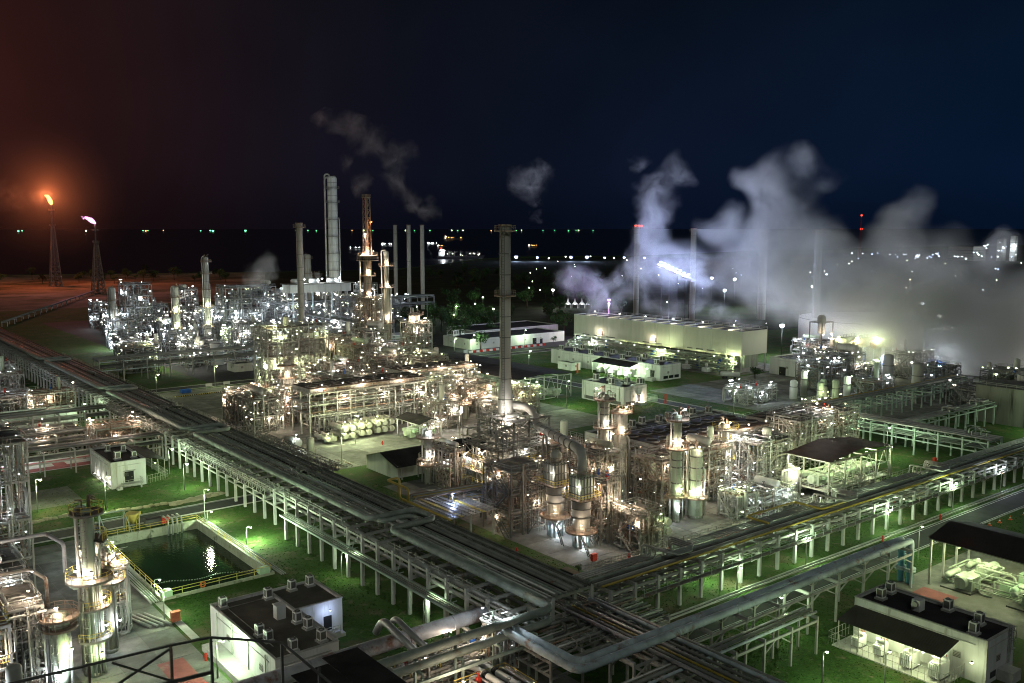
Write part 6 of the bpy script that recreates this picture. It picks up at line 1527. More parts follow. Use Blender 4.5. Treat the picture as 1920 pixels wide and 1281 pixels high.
# near left: lattice structure, column cluster
process_frame('process_tower', 'tall bright lattice structure cut by the left edge of the picture', 14, 166, 16, 14, 4, 6.4, 651, color='cool', lights=7, bulbs=10, power=1300, dens=.6, vessels=5, br=.2, deck=.6)
column('distillation_column', 'pale green near column with ring platforms at bottom left', 30.0, 129.4, [(1.05, 0), (1.05, 11.6), (.88, 12.0), (.88, 22.6)], 24, 'vessel_green', [(5.2, 1.4, -2.6, 1.0), (9.6, 1.5, -2.2, 1.2), (13.4, 2.2), (18.6, 1.5, -.9, 1.6), (22.4, 1.3)], lamps=[(14.9, -1.7, 'warm', 420), (15.1, -2.9, 'white', 380), (11.2, -.9, 'warm', 260), (3.6, -1.3, 'lime', 320), (7.2, -.8, 'cool', 260)], rail='paint_yellow')
column('distillation_column', 'stout pale column with a square railed top just left of the near one', 25.4, 126.6, [(1.2, 0), (1.2, 10.4)], 24, 'vessel_green', [(8.8, 1.0), (10.2, 1.2)], top=None, lamps=[(12.4, -1.9, 'warm', 500), (3.5, -1.9, 'cool', 700), (6.5, -1.2, 'lime', 600)], rail='steel_rusty')
column('distillation_column', 'stout silver column behind the pale green near one', 33.6, 135.5, [(1.0, 0), (1.0, 12)], 20, 'vessel_aged', [(10.4, 1.5)], lamps=[(11.8, -1.2, 'warm', 380), (5, -1.0, 'cool', 420)], rail='paint_yellow')
NL = [(10, 138, 14, 12, 3, 4.4, 'cool', 'crowded pipe frame behind the stout pale column at bottom left'), (4, 116, 14, 12, 3, 5, 'warm', 'rusty pipe frame at the extreme bottom left'), (12, 104, 8, 9, 2, 4.4, 'cool', 'low lit frame below the near columns at bottom left'), (33, 140, 4.5, 8, 2, 5.2, 'warm', 'slim rusty deck frame joining the near columns at bottom left'), (17, 126.5, 6.5, 9, 3, 4.2, 'warm', 'scaffold-clad frame just left of the stout pale column')]
for i, (x, y, w, d, lv, lh, c, lab) in enumerate(NL):
    process_frame('process_structure', lab, x, y, w, d, lv, lh, 660 + i, color=c, lights=6, bulbs=9, power=700, dens=2.0, vessels=3, br=.14, rail='paint_yellow' if i % 2 else 'steel', rusty=.6)
for k in range(7):
    a = -2.9 + k * .42; rr_ = 1.35 + .1 * (k % 2); x, y = 30 + rr_ * math.cos(a), 129.4 + rr_ * math.sin(a)
    tq = thing('riser_pipe', '%s thin vertical pipe from the left strapped to the near column at bottom left' % ORD[k].capitalize(), 'pipe', (x, y, 0), 0, 'pipes strapped to the near column')
    part('pipe', MB().tube([(x, y, .3), (x, y, 9 + k * 1.7), (x + .6 * math.cos(a), y + .6 * math.sin(a), 9.6 + k * 1.7)], .1 + .03 * (k % 3), 7), ['pipe_clad', 'pipe_grey', 'vessel_green'][k % 3], tq)
    for z in (3, 7): part('clip', MB().bar((30 + .9 * math.cos(a), 129.4 + .9 * math.sin(a), z), (x, y, z), .1), 'steel', tq)
for k, (x, y, z) in enumerate(((20, 150, 8.5), (27.5, 140.5, 10.5))):
    t = thing('drum', ['large pale green horizontal drum behind the near columns', 'green dome-ended drum on the right of the near columns'][k], 'drum', (x, y, 0))
    p, q = ((x, y - 3, z), (x, y + 5, z)) if k == 0 else ((x + 3, y + 1, z - 1), (x + 9.2, y + 1, z - 1))
    part('shell', MB().hvessel(p, q, 1.5, 18), 'vessel_green', t)
    for f in (.25, .75):
        c = Vector(p).lerp(Vector(q), f); part('support', MB().bar((c.x, c.y, 0), (c.x, c.y, c.z - 1.3), .6), 'steel', t)
for k, (z, y0, x1) in enumerate(((17.5, 126, 27), (14.2, 123, 24), (12.6, 120, 22))):
    t = thing('overhead_pipe', ['highest', 'middle', 'lowest'][k] + ' brown overhead pipe crossing in from the left edge to the near columns', 'pipe', (8, y0, z))
    part('pipe', MB().tube([(2, y0 + 14, z), (x1, y0 + 14 - k, z), (x1 + 1, y0 + 8, z), (x1 + 1, y0 + 8, z - 4)], .27 - .03 * k, 10, seg=4), 'pipe_warm' if k else 'pipe_header', t)
    part('support', MB().bar((10, y0 + 13.7, 0), (10, y0 + 13.7, z - .4), .3), 'steel', t)
# dark roofs just under the viewer
def near_roof():
    t = thing('rooftop_shelter', 'dark steel roof frame and handrail in the foreground at bottom left', 'roof frame', (14, 70, 0))
    rail = [(9, 89.4, 20.0), (27.3, 88.0, 20.0), (31.0, 87.4, 20.0), (36.0, 82.0, 20.0), (36.6, 70, 19.2)]
    part('top_rail', MB().tube(rail, .13, 8, seg=3), 'steel_dark', t)
    for (x, y) in ((12, 89.1), (20, 88.5), (27.3, 88), (31, 87.4), (36, 82), (36.5, 75)):
        part('post', MB().bar((x, y, 0), (x, y, 20), .24), 'steel_rusty' if x < 30 else 'steel_dark', t)
    part('brace', MB().bar((20, 88.5, 16.4), (27.3, 88, 19.7), .2).bar((27.3, 88, 16.4), (22, 88.4, 19.7), .2), 'steel_dark', t)
    part('mid_rail', MB().bar((9, 89.4, 16.4), (31, 87.4, 16.4), .3), 'steel_dark', t)
    for i in range(5):
        part('roof_panel', MB().box(6 + i * 4.6, 76, 15.0 - .02 * i, 10.5 + i * 4.6, 86.8, 15.12 - .02 * i), 'roof_dark', t)
    for i in range(4):
        part('roof_panel', MB().box(30.5 + i * 4.4, 69.5 + i * 2.2, 13.4, 34.8 + i * 4.4, 84.2 + i * 1.6, 13.5), 'roof_dark', t)
    part('rail_hatch', MB().rail_line([(22, 82, 15.1), (26, 82, 15.1), (26, 86, 15.1)], 1.1, .08, 1), 'steel_rusty', t)
    part('duct', MB().tube([(37.5, 88, 11.5), (43, 84, 11), (44, 70, 11)], .75, 14, seg=5), 'pipe_green', t)
near_roof()
process_frame('valve_deck', 'yellow-railed lit valve deck beneath the green mains at bottom centre', 62, 84, 8, 6.5, 1, 3.4, 670, color='warm', lights=4, bulbs=5, power=420, dens=1.4, vessels=1, br=.15, rail='paint_yellow', rusty=1.0, deck=1.0)
process_frame('valve_deck', 'pipe-crammed deck between the rusty main and the green mains', 56, 94.6, 16, 3.6, 1, 4.4, 671, color='warm', lights=2, bulbs=4, power=300, dens=1.4, vessels=0, br=.14, rail='paint_yellow')
process_frame('pipe_bridge', 'lit frame bridging the green main with a work lamp', 70.5, 92.8, 3, 3, 2, 4.0, 672, color='cool', lights=3, bulbs=4, power=360, dens=1.0, vessels=0, br=.17)
lamp(tA, (60, 119.2, 4.6), 'blue', 120, .12)
def tray_table():
    t = thing('cable_platform', 'flat blue-lit cable platform with yellow stripes beside the long rack', 'platform', (95, 141, 0))
    part('deck', MB().box(96, 142, 5.2, 108, 156, 5.35), 'pipe_clad', t)
    for i in range(9): part('tray', MB().box(96.4 + i * 1.3, 141.5, 5.36, 97.1 + i * 1.3, 156.5, 5.5), 'paint_yellow' if i in (2, 6) else 'pipe_clad', t)
    part('handrail', MB().rail_line([(96, 156, 5.35), (96, 142, 5.35), (108, 142, 5.35), (108, 156, 5.35)], 1.1, .07, 1.8), 'steel', t)
    for x in (96.5, 102, 107.5):
        for y in (142.5, 155.5): part('leg', MB().bar((x, y, 0), (x, y, 5.2), .3), 'steel', t)
    lamp(t, (103, 150, 7.4), 'blue', 520, .2, 'tube'); part('lamp_post', MB().bar((103, 150.2, 5.4), (103, 150.2, 7.5), .1), 'steel', t)
    y_ = thing('gas_pipe', 'yellow gas pipe loop standing beside the blue-lit cable platform', 'pipe', (92, 156, 5))
    part('pipe', MB().tube([(92.6, 150, 7.9), (92.6, 150, 10.2), (92.6, 158, 10.2), (95.5, 158, 10.2), (95.5, 158, 6), (95.5, 140, 6)], .24, 10), 'pipe_yellow', y_)
tray_table()
for k, (y, z) in enumerate(((156.8, 6.6), (155.2, 5.2))):
    t = thing('pipe_bundle', ['upper', 'lower'][k] + ' brown pipe bridge from the cable platform to the reactors', 'pipe rack', (96, y, 0))
    for j in range(6): part('pipe', MB().tube([(97, y - j * .6, z), (130, y - j * .6 - 4, z)], .2, 8), ['steel_rusty', 'pipe_clad', 'pipe_grey', 'pipe_yellow', 'pipe_clad', 'steel_rusty'][j], t)
    for x in (104, 112, 120, 128): part('post', MB().bar((x, y - 4, 0), (x, y - 4, z - .2), .3).bar((x, y - 6, z - .35), (x, y, z - .35), .25), 'steel_dark', t)

# ================================================================== STREET LAMPS
SL = {}
def street_lamp(x, y, h, color, power, label, group, r=.3, arm=0.9, a=0.0):
    t = thing('street_lamp', label, 'street lamp', (x, y, 0), 0, group)
    part('pole', MB().lathe(x, y, [(.12, 0), (.07, h)], 8), 'steel', t)
    part('arm', MB().tube([(x, y, h - .1), (x, y, h + .15), (x + arm * math.cos(a), y + arm * math.sin(a), h + .2)], .05, 6), 'steel', t)
    lamp(t, (x + arm * math.cos(a), y + arm * math.sin(a), h), color, power, r, name='lamp_head')
    return t
LAMPS = [ # x, y, h, colour, power, text
    (66.9, 167, 3.2, 'green', 6120, 'bright short lamp on the grass at the right of the basin'),
    (65.6, 184, 2.4, 'green', 1500, 'low lamp at the far right corner of the basin'),
    (44.4, 177, 2.4, 'green', 1000, 'low lamp at the left rim of the basin'),
    (45.0, 152, 2.6, 'green', 1000, 'low lamp at the near left corner of the basin'),
    (70.5, 212, 6, 'green', 2550, 'lamp post right of the raised substation canopy'),
    (66.5, 188, 6, 'lime', 1530, 'striped lamp post by the road behind the basin'),
    (52, 207, 7, 'lime', 2550, 'lamp post on the grass before the raised substation'),
    (40, 214, 7, 'lime', 2550, 'lamp post by the concrete slab at the left'),
    (42, 262, 7, 'cool', 2500, 'lamp above the red and white crossing at the left'),
    (70, 300, 7, 'green', 2550, 'lamp post on green ground by the white shed'),
    (40, 303, 7, 'green', 2210, 'lamp post in front of the white shed at far left'),
    (132, 206.5, 8, 'lime', 7140, 'yard lamp behind the dark gable shed'),
    (110, 210, 8, 'lime', 2720, 'bare lamp post at the yard edge near the silo'),
    (124, 228.5, 8, 'lime', 6120, 'flood lamp above the cream exchangers'),
    (150, 215, 8, 'warm', 2500, 'lamp on the paving right of the dark canopy'),
    (104, 338, 8, 'lime', 1200, 'lamp post at the corner of the striped yard'),
    (128, 345, 8, 'lime', 1500, 'lamp post behind the striped yard'),
    (170, 119, 9, 'lime', 2720, 'tall flood lamp by the fat upright drum'),
    (158, 107.5, 7, 'green', 1530, 'lamp on the rack side of the concrete pad, nearer'),
    (139, 107.5, 7, 'green', 1530, 'lamp on the rack side of the concrete pad, farther left'),
    (122, 94.4, 3.8, 'green', 1190, 'small lamp under the right-hand rack, leftmost'),
    (141, 94.2, 5.0, 'green', 1530, 'lamp post before the right-hand rack opposite the blue elbow'),
    (168, 94.2, 5.0, 'green', 1530, 'lamp post before the right-hand rack near the drain'),
    (194, 94.2, 6.0, 'green', 1870, 'lamp post before the right-hand rack near the right edge'),
    (216, 94.2, 6.0, 'cool', 1000, 'lamp post before the right-hand rack at the right edge'),
    (120, 100, 3.6, 'green', 935, 'low lamp beneath the middle of the right-hand rack'),
    (178, 100, 3.6, 'green', 935, 'low lamp beneath the far part of the right-hand rack'),
    (206, 116, 8, 'green', 2380, 'lamp post at the corner of the right lawn'),
    (226, 128, 8, 'green', 2550, 'lamp post on the right lawn by the pale green rack'),
    (231, 148, 7, 'green', 2380, 'lamp post behind the right lawn'),
    (236, 186, 9, 'green', 4760, 'tall lamp post on the dark lawn beside the sandy track'),
    (235, 232, 9, 'green', 4760, 'lamp post beside the windowless lawn block'),
    (206, 232, 9, 'green', 4420, 'lamp post on the lawn before the wide black shelter'),
    (252, 240, 8, 'green', 2550, 'lamp post by the stair of the long control building'),
    (245, 300, 9, 'green', 4080, 'lamp post on the dark lawn left of the long control building'),
    (246, 356, 9, 'green', 5440, 'lamp post on the junction behind the wide black shelter'),
    (266, 369, 8, 'green', 4420, 'lamp post at the corner of the wide panelled block'),
    (300, 371, 8, 'green', 4420, 'lamp post before the wide panelled block'),
    (330, 362, 8, 'lime', 4080, 'lamp post by the pink-edged path behind the lawn'),
    (222, 366, 8, 'green', 4420, 'lamp post by the parked trucks'),
    (110, 61, 5, 'lime', 765, 'lamp post on the grass in front of the bottom right lean-to'),
    (103.5, 66, 5, 'green', 714, 'lamp post by the near road at bottom right'),
    (113, 80, 5.5, 'green', 714, 'lamp post between the trestle and the lean-to'),
    (160, 83.5, 6, 'green', 884, 'lamp post by the right edge road behind the blue elbow'),
    (42.6, 118, 5, 'green', 2210, 'lamp post on the paving left of the L-shaped building'),
    (43.0, 141, 5, 'green', 1530, 'lamp post on the paving below the basin'),
    (40, 172, 6, 'cool', 1600, 'lamp post on the pale paving left of the basin'),
    (72.8, 140, 4.4, 'green', 714, 'small lamp beneath the cable walkway'),
    (72.8, 114, 4.4, 'green', 442, 'small lamp beneath the near end of the cable walkway'),
    (289, 112, 9, 'green', 4420, 'added lamp post lighting the tall concrete wall'),  # put in to brighten the wall
    (72.4, 228, 6.2, 'green', 1190, 'small lamp on the long rack flank by the substation'),
]
for (x, y, h, c, p, lab) in LAMPS: street_lamp(x, y, h, c, p, lab, None, .2 if y < 200 and x < 200 else .32)
# ================================================================== FLARES
def flare(x, y, h, label, flame_pts, mat, color, power, lean, red=True):
    t = thing('flare_stack', label, 'flare stack', (x, y, 0))
    part('riser', MB().lathe(x, y, [(.9, 0), (.7, h - 3), (.9, h - 2.6), (.9, h)], 12), 'steel_rusty', t)
    n = 12; w0, w1 = 5.2, 1.3; hl = h * .74
    for sx, sy in ((-1, -1), (1, -1), (1, 1), (-1, 1)):
        part('leg', MB().bar((x + sx * w0, y + sy * w0, 0), (x + sx * w1, y + sy * w1, hl), .6), 'steel_rusty', t)
    b = MB()
    for i in range(n):
        f, g_ = i / n, (i + 1) / n; a, c = w0 + (w1 - w0) * f, w0 + (w1 - w0) * g_
        for (ux, uy), (vx, vy) in (((-1, -1), (1, -1)), ((-1, -1), (-1, 1)), ((1, -1), (1, 1)), ((-1, 1), (1, 1))):
            b.bar((x + ux * a, y + uy * a, hl * f), (x + vx * c, y + vy * c, hl * g_), .34)
            b.bar((x + vx * a, y + vy * a, hl * f), (x + ux * c, y + uy * c, hl * g_), .34)
            b.bar((x + ux * a, y + uy * a, hl * f), (x + vx * a, y + vy * a, hl * f), .34)
    part('lattice', b, 'steel_rusty', t)
    for z in (hl, h - 6): part('platform', MB().ring(x, y, z, 1.0, 3.2, .4, 12).rail_ring(x, y, z + .4, 3.0, 1.2, .2, 10), 'steel_rusty', t)
    # flame: a tongue of overlapping blobs leaning with the wind
    fl = MB(); rng = random.Random(int(h))
    for (dx, dz, r) in flame_pts:
        px, py, pz = x - dx * .62 * 1.0 + 0, y + dx * .78, h + dz
        fl.lathe(px, py, [(r * .25, pz - r * 1.15), (r * .8, pz - r * .5), (r, pz), (r * .7, pz + r * .7), (r * .12, pz + r * 1.5)], 10)
    f = bpy.data.objects.new('flame', fl.mesh('flame', mat, (x, y, 0))); COL.objects.link(f); f.parent = t
    d = bpy.data.lights.new('flame_light', 'POINT'); d.energy = power; d.color = color; d.shadow_soft_size = 3.0
    o = bpy.data.objects.new('flame_light', d); COL.objects.link(o); o.parent = t; o.location = (-lean, lean, h + 9)
    return t
flare(228.1, 1056.5, 84, 'taller flare stack with an orange flame at the far left', [(0, 1.5, 1.6), (.8, 3.4, 2.2), (1.8, 5.4, 2.0), (3.0, 7.2, 1.6), (4.4, 8.6, 1.1), (6.4, 9.2, .7)], 'flame_orange', (1.0, .22, .07), 600000, 2)
flare(232.5, 911.3, 63.5, 'shorter flare stack with a pink-violet flame leaning left', [(0, 1.2, 1.0), (1.4, 2.2, 1.5), (3.4, 3.2, 1.9), (5.6, 4.2, 1.6), (7.8, 5.4, 1.2), (9.6, 6.0, .9), (11.8, 5.2, .6), (13.2, 6.8, .4)], 'flame_violet', (.95, .5, .8), 60000, 3)

# ================================================================== SEA: fishing lamps and ships
def fishing_boat(x, y, color, r, label, group, s=1.0):
    t = thing('fishing_boat', label, 'boat', (x, y, -1.6), 0, group)
    L = 14 * s
    b = MB(); z = -1.6
    n = len(b.v); b.v += [(x - L, y, z + 5), (x - L * .6, y - L * .2, z), (x + L * .8, y - L * .2, z), (x + L, y - L * .2, z + 4), (x + L, y + L * .2, z + 4), (x + L * .8, y + L * .2, z), (x - L * .6, y + L * .2, z), (x - L * .5, y - L * .22, z + 4), (x - L * .5, y + L * .22, z + 4)]
    for f in ((0, 1, 7), (0, 8, 6), (1, 2, 3, 7), (6, 8, 4, 5), (2, 5, 4, 3), (7, 3, 4, 8), (0, 7, 8), (0, 6, 1)): b.face([n + i for i in f])
    part('hull', b, 'hull', t)
    part('wheelhouse', MB().cbox(x + L * .4, y, z + 4.01, L * .5, L * .25, 5 * s), 'tank_white', t)
    part('mast', MB().bar((x, y, z + 4), (x, y, z + 26 * s), .8), 'black', t)
    inst('lamp', lamp_mesh(color, r), t, (x, y, z + 27 * s))
def sea_pt(px, dist):   # bearing of a light on the horizon -> a place at sea
    a = math.atan2((px - 960) / 1765.0, 1.0); phi = math.radians(51.8) - a
    return dist * math.cos(phi), dist * math.sin(phi)
BO = [(34, 's', 1.6), (41, 's', 1.1), (96, 'o', 1.0), (161, 'l', 1.0), (268, 's', 1.3), (273, 'o', 1.3), (277, 's', 1.0), (306, 'o', 1.0), (376, 's', 1.2), (394, 's', 1.7), (399, 's', 2.2), (460, 's', 2.4), (459, 'o', 1.0), (555, 'l', 1.0), (577, 's', 1.3), (593, 's', 1.1), (660, 'o', .9), (682, 'l', .9), (699, 's', .9), (760, 'l', .9), (777, 's', .8), (806, 's', 1.1), (847, 'l', 1.0), (858, 's', 1.1), (868, 'l', 1.0), (921, 'o', 1.1), (968, 's', .8), (978, 'l', .8), (1018, 's', .8), (1040, 's', .8), (1066, 's', 1.1), (1080, 's', .8), (1085, 'l', .8), (1112, 's', .8)]
for i, (px, c, s_) in enumerate(BO):
    x, y = sea_pt(px, 13500 + 700 * ((i * 7) % 5))
    col = {'s': 'sea_green', 'o': 'orange', 'l': 'lime'}[c]
    fishing_boat(x, y, col, 7.5 * s_, {'s': 'tiny fishing boat with a green lamp on the horizon', 'o': 'tiny boat with an orange lamp on the horizon', 'l': 'tiny boat with a pale yellow lamp on the horizon'}[c], {'s': 'green lit boats on the horizon', 'o': 'orange lit boats on the horizon', 'l': 'yellow lit boats on the horizon'}[c], 1.0)
def ship(x, y, L, head, label, color, nl, cranes=0, r=2.0):
    t = thing('ship', label, 'ship', (x, y, -1.6), head)
    def pt(name, mb, m):
        o = bpy.data.objects.new(name, mb.mesh(name, m)); COL.objects.link(o); o.parent = t
        return o
    B = L * .075; D = L * .06; b = MB()
    b.v += [(-L / 2, -B, D), (-L / 2, B, D), (L * .38, B, D), (L / 2, 0, D * 1.3), (L * .38, -B, D), (-L * .47, -B * .8, 0), (-L * .47, B * .8, 0), (L * .36, B * .8, 0), (L * .45, 0, 0), (L * .36, -B * .8, 0)]
    for f in ((0, 4, 3, 2, 1), (0, 1, 6, 5), (1, 2, 7, 6), (2, 3, 8, 7), (3, 4, 9, 8), (4, 0, 5, 9)): b.face(list(f))
    pt('hull', b, 'hull')
    h = L * .11
    pt('superstructure', MB().box(-L * .46, -B * .8, D + .02, -L * .34, B * .8, D + h), 'tank_white'); pt('bridge', MB().box(-L * .44, -B * 1.1, D + h + .02, -L * .38, B * 1.1, D + h * 1.25), 'tank_white')
    pt('funnel', MB().lathe(-L * .42, 0, [(L * .02, D + h * 1.26), (L * .016, D + h * 1.7)], 8), 'paint_red')
    for k in range(cranes):
        xx = -L * .25 + L * .6 * k / max(1, cranes - 1)
        pt('mast', MB().bar((xx, 0, D), (xx, 0, D + L * .11), L * .008).bar((xx, 0, D + L * .06), (xx + L * .06, 0, D + L * .1), L * .006), 'steel')
    rng = random.Random(int(L * 7 + x)); 
    for k in range(nl):
        xx = -L * .45 + L * .12 * rng.random() if k % 2 == 0 else rng.uniform(-L * .3, L * .45)
        o = bpy.data.objects.new('lamp', lamp_mesh(color if k % 4 else 'white', r * rng.uniform(.5, 1.1))); COL.objects.link(o); o.parent = t
        o.location = (xx, rng.uniform(-B, B) * .8 - B * .4, D + (h * rng.uniform(.2, 1.3) if k % 2 == 0 else L * .05 * rng.random() + 2))
    return t
s_ = ship(1085, 1545, 96, -.75, 'lit tanker moored off the shore with bright deck lamps', 'white', 18, 6, .9)
lo = light_at(s_, (1085, 1545, 20), 'cool', 20000, 1.0); lo.location = (-34, -9, 18)
ship(2887, 4181, 110, -.7, 'far ship with pinkish deck lamps near the horizon', 'orange', 12, 3, 3)
ship(1362, 2490, 36, -.7, 'small white-lit boat left of the red lattice vent', 'cool', 9, 0, 1.6)
ship(1735, 2930, 46, -.6, 'workboat with bluish lamps right of the red lattice vent', 'cool', 9, 1, 2.2)
ship(1980, 3010, 40, -.6, 'barge with white lamps between the plain chimneys', 'cool', 9, 1, 2.2)
ship(1750, 2600, 30, -.6, 'reddish-lit tug beneath the white-lamped barge', 'orange', 7, 0, 1.8)
ship(2010, 2440, 34, -.7, 'small vessel outlined in pink lamps right of the middle chimney', 'orange', 12, 1, 1.6)

# ================================================================== FAR LAMPS, TENTS, FAR PLANT
FM = {}
def far_lamp(x, y, z, color, r, label, group, power=0):
    t = thing('far_lamp_mast', label, 'lamp', (x, y, 0), 0, group)
    k = ('p', round(z))
    if k not in FM: FM[k] = MB().lathe(0, 0, [(.16, 0), (.09, z)], 5).mesh('mast', 'black')
    inst('mast', FM[k], t, (x, y, 0))
    inst('lamp_head', lamp_mesh(color, r), t, (x, y, z + r))
    if power: light_at(t, (x - 1.5 * r, y - 1.5 * r, z), color, power, 1.0)
for i, (x, y, r) in enumerate([(1061, 1336, 3.2), (1091, 1312, 2.2), (1139, 1274, 2.6), (1162, 1256, 3.0), (1187, 1236, 2.0), (1215, 1214, 2.2), (1244, 1191, 2.0), (1100, 1290, 1.2), (1040, 1350, 1.2), (1200, 1225, 1.3)]):
    far_lamp(x, y, 5, 'blue' if i < 7 else 'white', r, '%s bright blue-white shore lamp counted from the tall middle chimney' % ORD[i].capitalize() if False else '%s blue-white shore lamp counted from the right of the line' % ORD[9 - i].capitalize(), 'shore lamps in a line', 30000 if i < 4 else 0)
STAD = [(365.2, 338.0, 42.5), (363.8, 333.9, 41.7), (362.3, 329.8, 40.9), (360.8, 325.7, 40.2), (359.2, 321.7, 39.4), (357.7, 317.7, 38.7), (356.1, 313.7, 38.0), (354.5, 309.7, 37.3)]
t = thing('lamp_gallery', 'sloping row of stadium lamps on an added gallery inside the bluish steam', 'conveyor', (365, 338, 0))
part('gallery', MB().bar((366.6, 341, 40.6), (354, 306, 34.4), 2.0, 1.4), 'steel', t)  # gallery added to hold the lamps close enough to tint the steam
for i in (0, 2, 4, 6, 7): part('trestle_leg', MB().bar((STAD[i][0] + 1, STAD[i][1], 0), (STAD[i][0] + 1, STAD[i][1], STAD[i][2] - 3), .4), 'black', t)
for i, p in enumerate(STAD): lamp(t, p, 'blue', 46000 if i % 2 == 0 else 0, .7)
vt = thing('flood_mast', 'violet-glowing flood mast behind the left end of the cooling tower', 'lamp', (343.8, 354.3, 0))
part('mast', MB().lathe(343.8, 354.3, [(.2, 0), (.12, 22)], 8), 'steel', vt); lamp(vt, (343.8, 354.3, 22.6), 'violet', 42000, .9)
for i, (x, y, z, c, p) in enumerate([(551, 458, 22, 'cool', 30000), (564, 447, 21, 'cool', 30000), (518, 419, 16, 'cool', 20000), (520, 350, 22, 'cool', 12000), (457, 531, 13, 'white', 9000), (707, 463, 20, 'cool', 0), (420, 215, 19, 'white', 8000), (394, 146, 17, 'white', 7000), (470, 250, 20, 'cool', 30000), (366, 262, 14, 'cool', 14000)]):  # masts put in to give the steam enough light
    far_lamp(x, y, z, c, 1.1 if p else .9, '%s added flood mast lighting the steam, counted from the left in the yard behind the cooling tower' % ORD[i].capitalize(), 'flood masts added to light the steam', p)
rng = random.Random(77)
for i in range(60):
    px = rng.uniform(990, 1920); d = rng.choice([620, 760, 900, 1100, 1300, 1500]) * rng.uniform(.9, 1.1)
    x, y = sea_pt(px, d)
    far_lamp(x, y, rng.choice([5, 8, 12]), rng.choice(['white', 'cool', 'white', 'warm', 'lime', 'blue']), d / 900 * rng.uniform(.3, .6), 'tiny lamp among the scattered yard lights beyond the cooling tower', 'scattered far yard lamps')
for i in range(60):
    px = rng.uniform(1590, 1915); x, y = sea_pt(px, 1950 + rng.uniform(-60, 60))
    hi = 12 if px < 1780 else (14 + 30 * max(0, 1 - abs(px - 1885) / 70))
    far_lamp(x, y, round(rng.uniform(2, hi)), rng.choice(['cool', 'blue', 'cool']), rng.uniform(.7, 1.3), 'tiny lamp of the distant plant at the far right', 'lamps of the distant plant')
def far_plant():
    for k, (px, w, h, lab) in enumerate(((1903, 9, 46, 'pale slab tower of the distant plant at the right edge'), (1880, 12, 40, 'lit lattice tower of the distant plant beside the slab tower'), (1815, 48, 26, 'dim box building of the distant plant'))):
        x, y = sea_pt(px, 1960)
        t = thing('distant_block', lab, 'building', (x, y, 0))
        part('wall', MB().cbox(x, y, 0, w, w, h), 'tank_white' if k == 0 else 'steel', t)
        part('roof', MB().cbox(x, y, h + .02, w * 1.05, w * 1.05, 1), 'roof_felt', t)
        for j in range(4): part('floor_band', MB().cbox(x, y, h * (j + .6) / 5, w * 1.03, w * 1.03, .8), 'steel_dark', t)
        lamp(t, (x - w * .8, y - w * .8, h * .6), 'cool', 12000 if k < 2 else 0, 1.0)  # lamp added to light the block
far_plant()
for i in range(4):
    x, y = 468.5 + i * 3.9 * 1.05, 527 - i * 3.1 * 1.05; s2 = 3.4
    t = thing('event_tent', '%s white pointed tent from the left on the dark field' % ORD[i].capitalize(), 'tent', (x, y, 0), 0, 'white pointed tents')
    part('canopy', MB().lathe(x, y, [(s2, 3), (1.2, 4.6), (.1, 7.6)], 4), 'tank_white', t)
    for a in range(4): part('pole', MB().bar((x + s2 * .9 * math.cos(a * PI / 2), y + s2 * .9 * math.sin(a * PI / 2), 0), (x + s2 * .9 * math.cos(a * PI / 2), y + s2 * .9 * math.sin(a * PI / 2), 3), .15), 'steel', t)
    lamp(t, (x - 2.2, y - 2.6, 3.2), 'cool', 500, .25)  # lamp added to light the canopy

# ================================================================== TREES
def tree_meshes(seed, h, r):
    rng = random.Random(seed); b = MB()
    b.tube([(0, 0, 0), (rng.uniform(-.2, .2), rng.uniform(-.2, .2), h * .5), (0, 0, h * .8)], .22, 6)
    for k in range(5):
        a = rng.uniform(0, 6.28); b.tube([(0, 0, h * rng.uniform(.35, .55)), (r * .6 * math.cos(a), r * .6 * math.sin(a), h * rng.uniform(.65, .85))], .09, 5)
    tr = b.mesh('trunk', 'bark'); c = MB()
    cl = [(rng.gauss(0, r * .42), rng.gauss(0, r * .42), h * rng.uniform(.5, .95), r * rng.uniform(.25, .5)) for _ in range(16)]
    for _ in range(900):
        x, y, z, q = rng.choice(cl)
        d = Vector((rng.gauss(0, 1), rng.gauss(0, 1), rng.gauss(0, .8))).normalized() * q * rng.uniform(.6, 1.05)
        p = Vector((x, y, z)) + d; s2 = rng.uniform(.16, .34)
        u = Vector((rng.gauss(0, 1), rng.gauss(0, 1), rng.gauss(0, 1))).normalized(); v = u.orthogonal().normalized()
        c.quad([p - u * s2, p + v * s2 * .6, p + u * s2, p - v * s2 * .6])
    return tr, c
TM = []
for k in range(5):
    tr, c = tree_meshes(k, 7 + k % 3, 3 + .4 * (k % 2)); TM.append((tr, c.mesh('crown', 'leaf' if k % 2 else 'leaf_dark')))
TREES = []
rng = random.Random(15)
for i in range(46):
    px = rng.uniform(790, 1060); d = rng.uniform(480, 760)
    x, y = sea_pt(px, d * .86)
    if x < 350 and y < 440: y += 60
    TREES.append((x, y, rng.uniform(.8, 1.6), 'parkland tree behind the low blocks right of the plain chimneys', 'parkland trees'))
for i in range(34):
    px = rng.uniform(-20, 420); d = rng.uniform(1080, 1300); x, y = sea_pt(px, d)
    TREES.append((x, y, rng.uniform(.9, 1.7), 'shore tree catching the orange flare light at far left', 'shore trees by the flares'))
for i in range(60):
    px = rng.uniform(800, 1180); d = rng.uniform(640, 1150); x, y = sea_pt(px, d)
    TREES.append((x, y, rng.uniform(1.0, 1.9), 'tree in the dark wood beyond the low blocks', 'trees of the dark wood'))
TREES += [(306, 231, .75, 'lone leafy tree by the end of the cooling tower', None), (222, 376, .9, 'dark tree beside the parked trucks, left', None), (231, 381, .9, 'dark tree beside the parked trucks, right', None), (318, 369, .5, 'small tree against the wide panelled block', None), (106.5, 116.5, .22, 'low bush beside the little planter', None)]
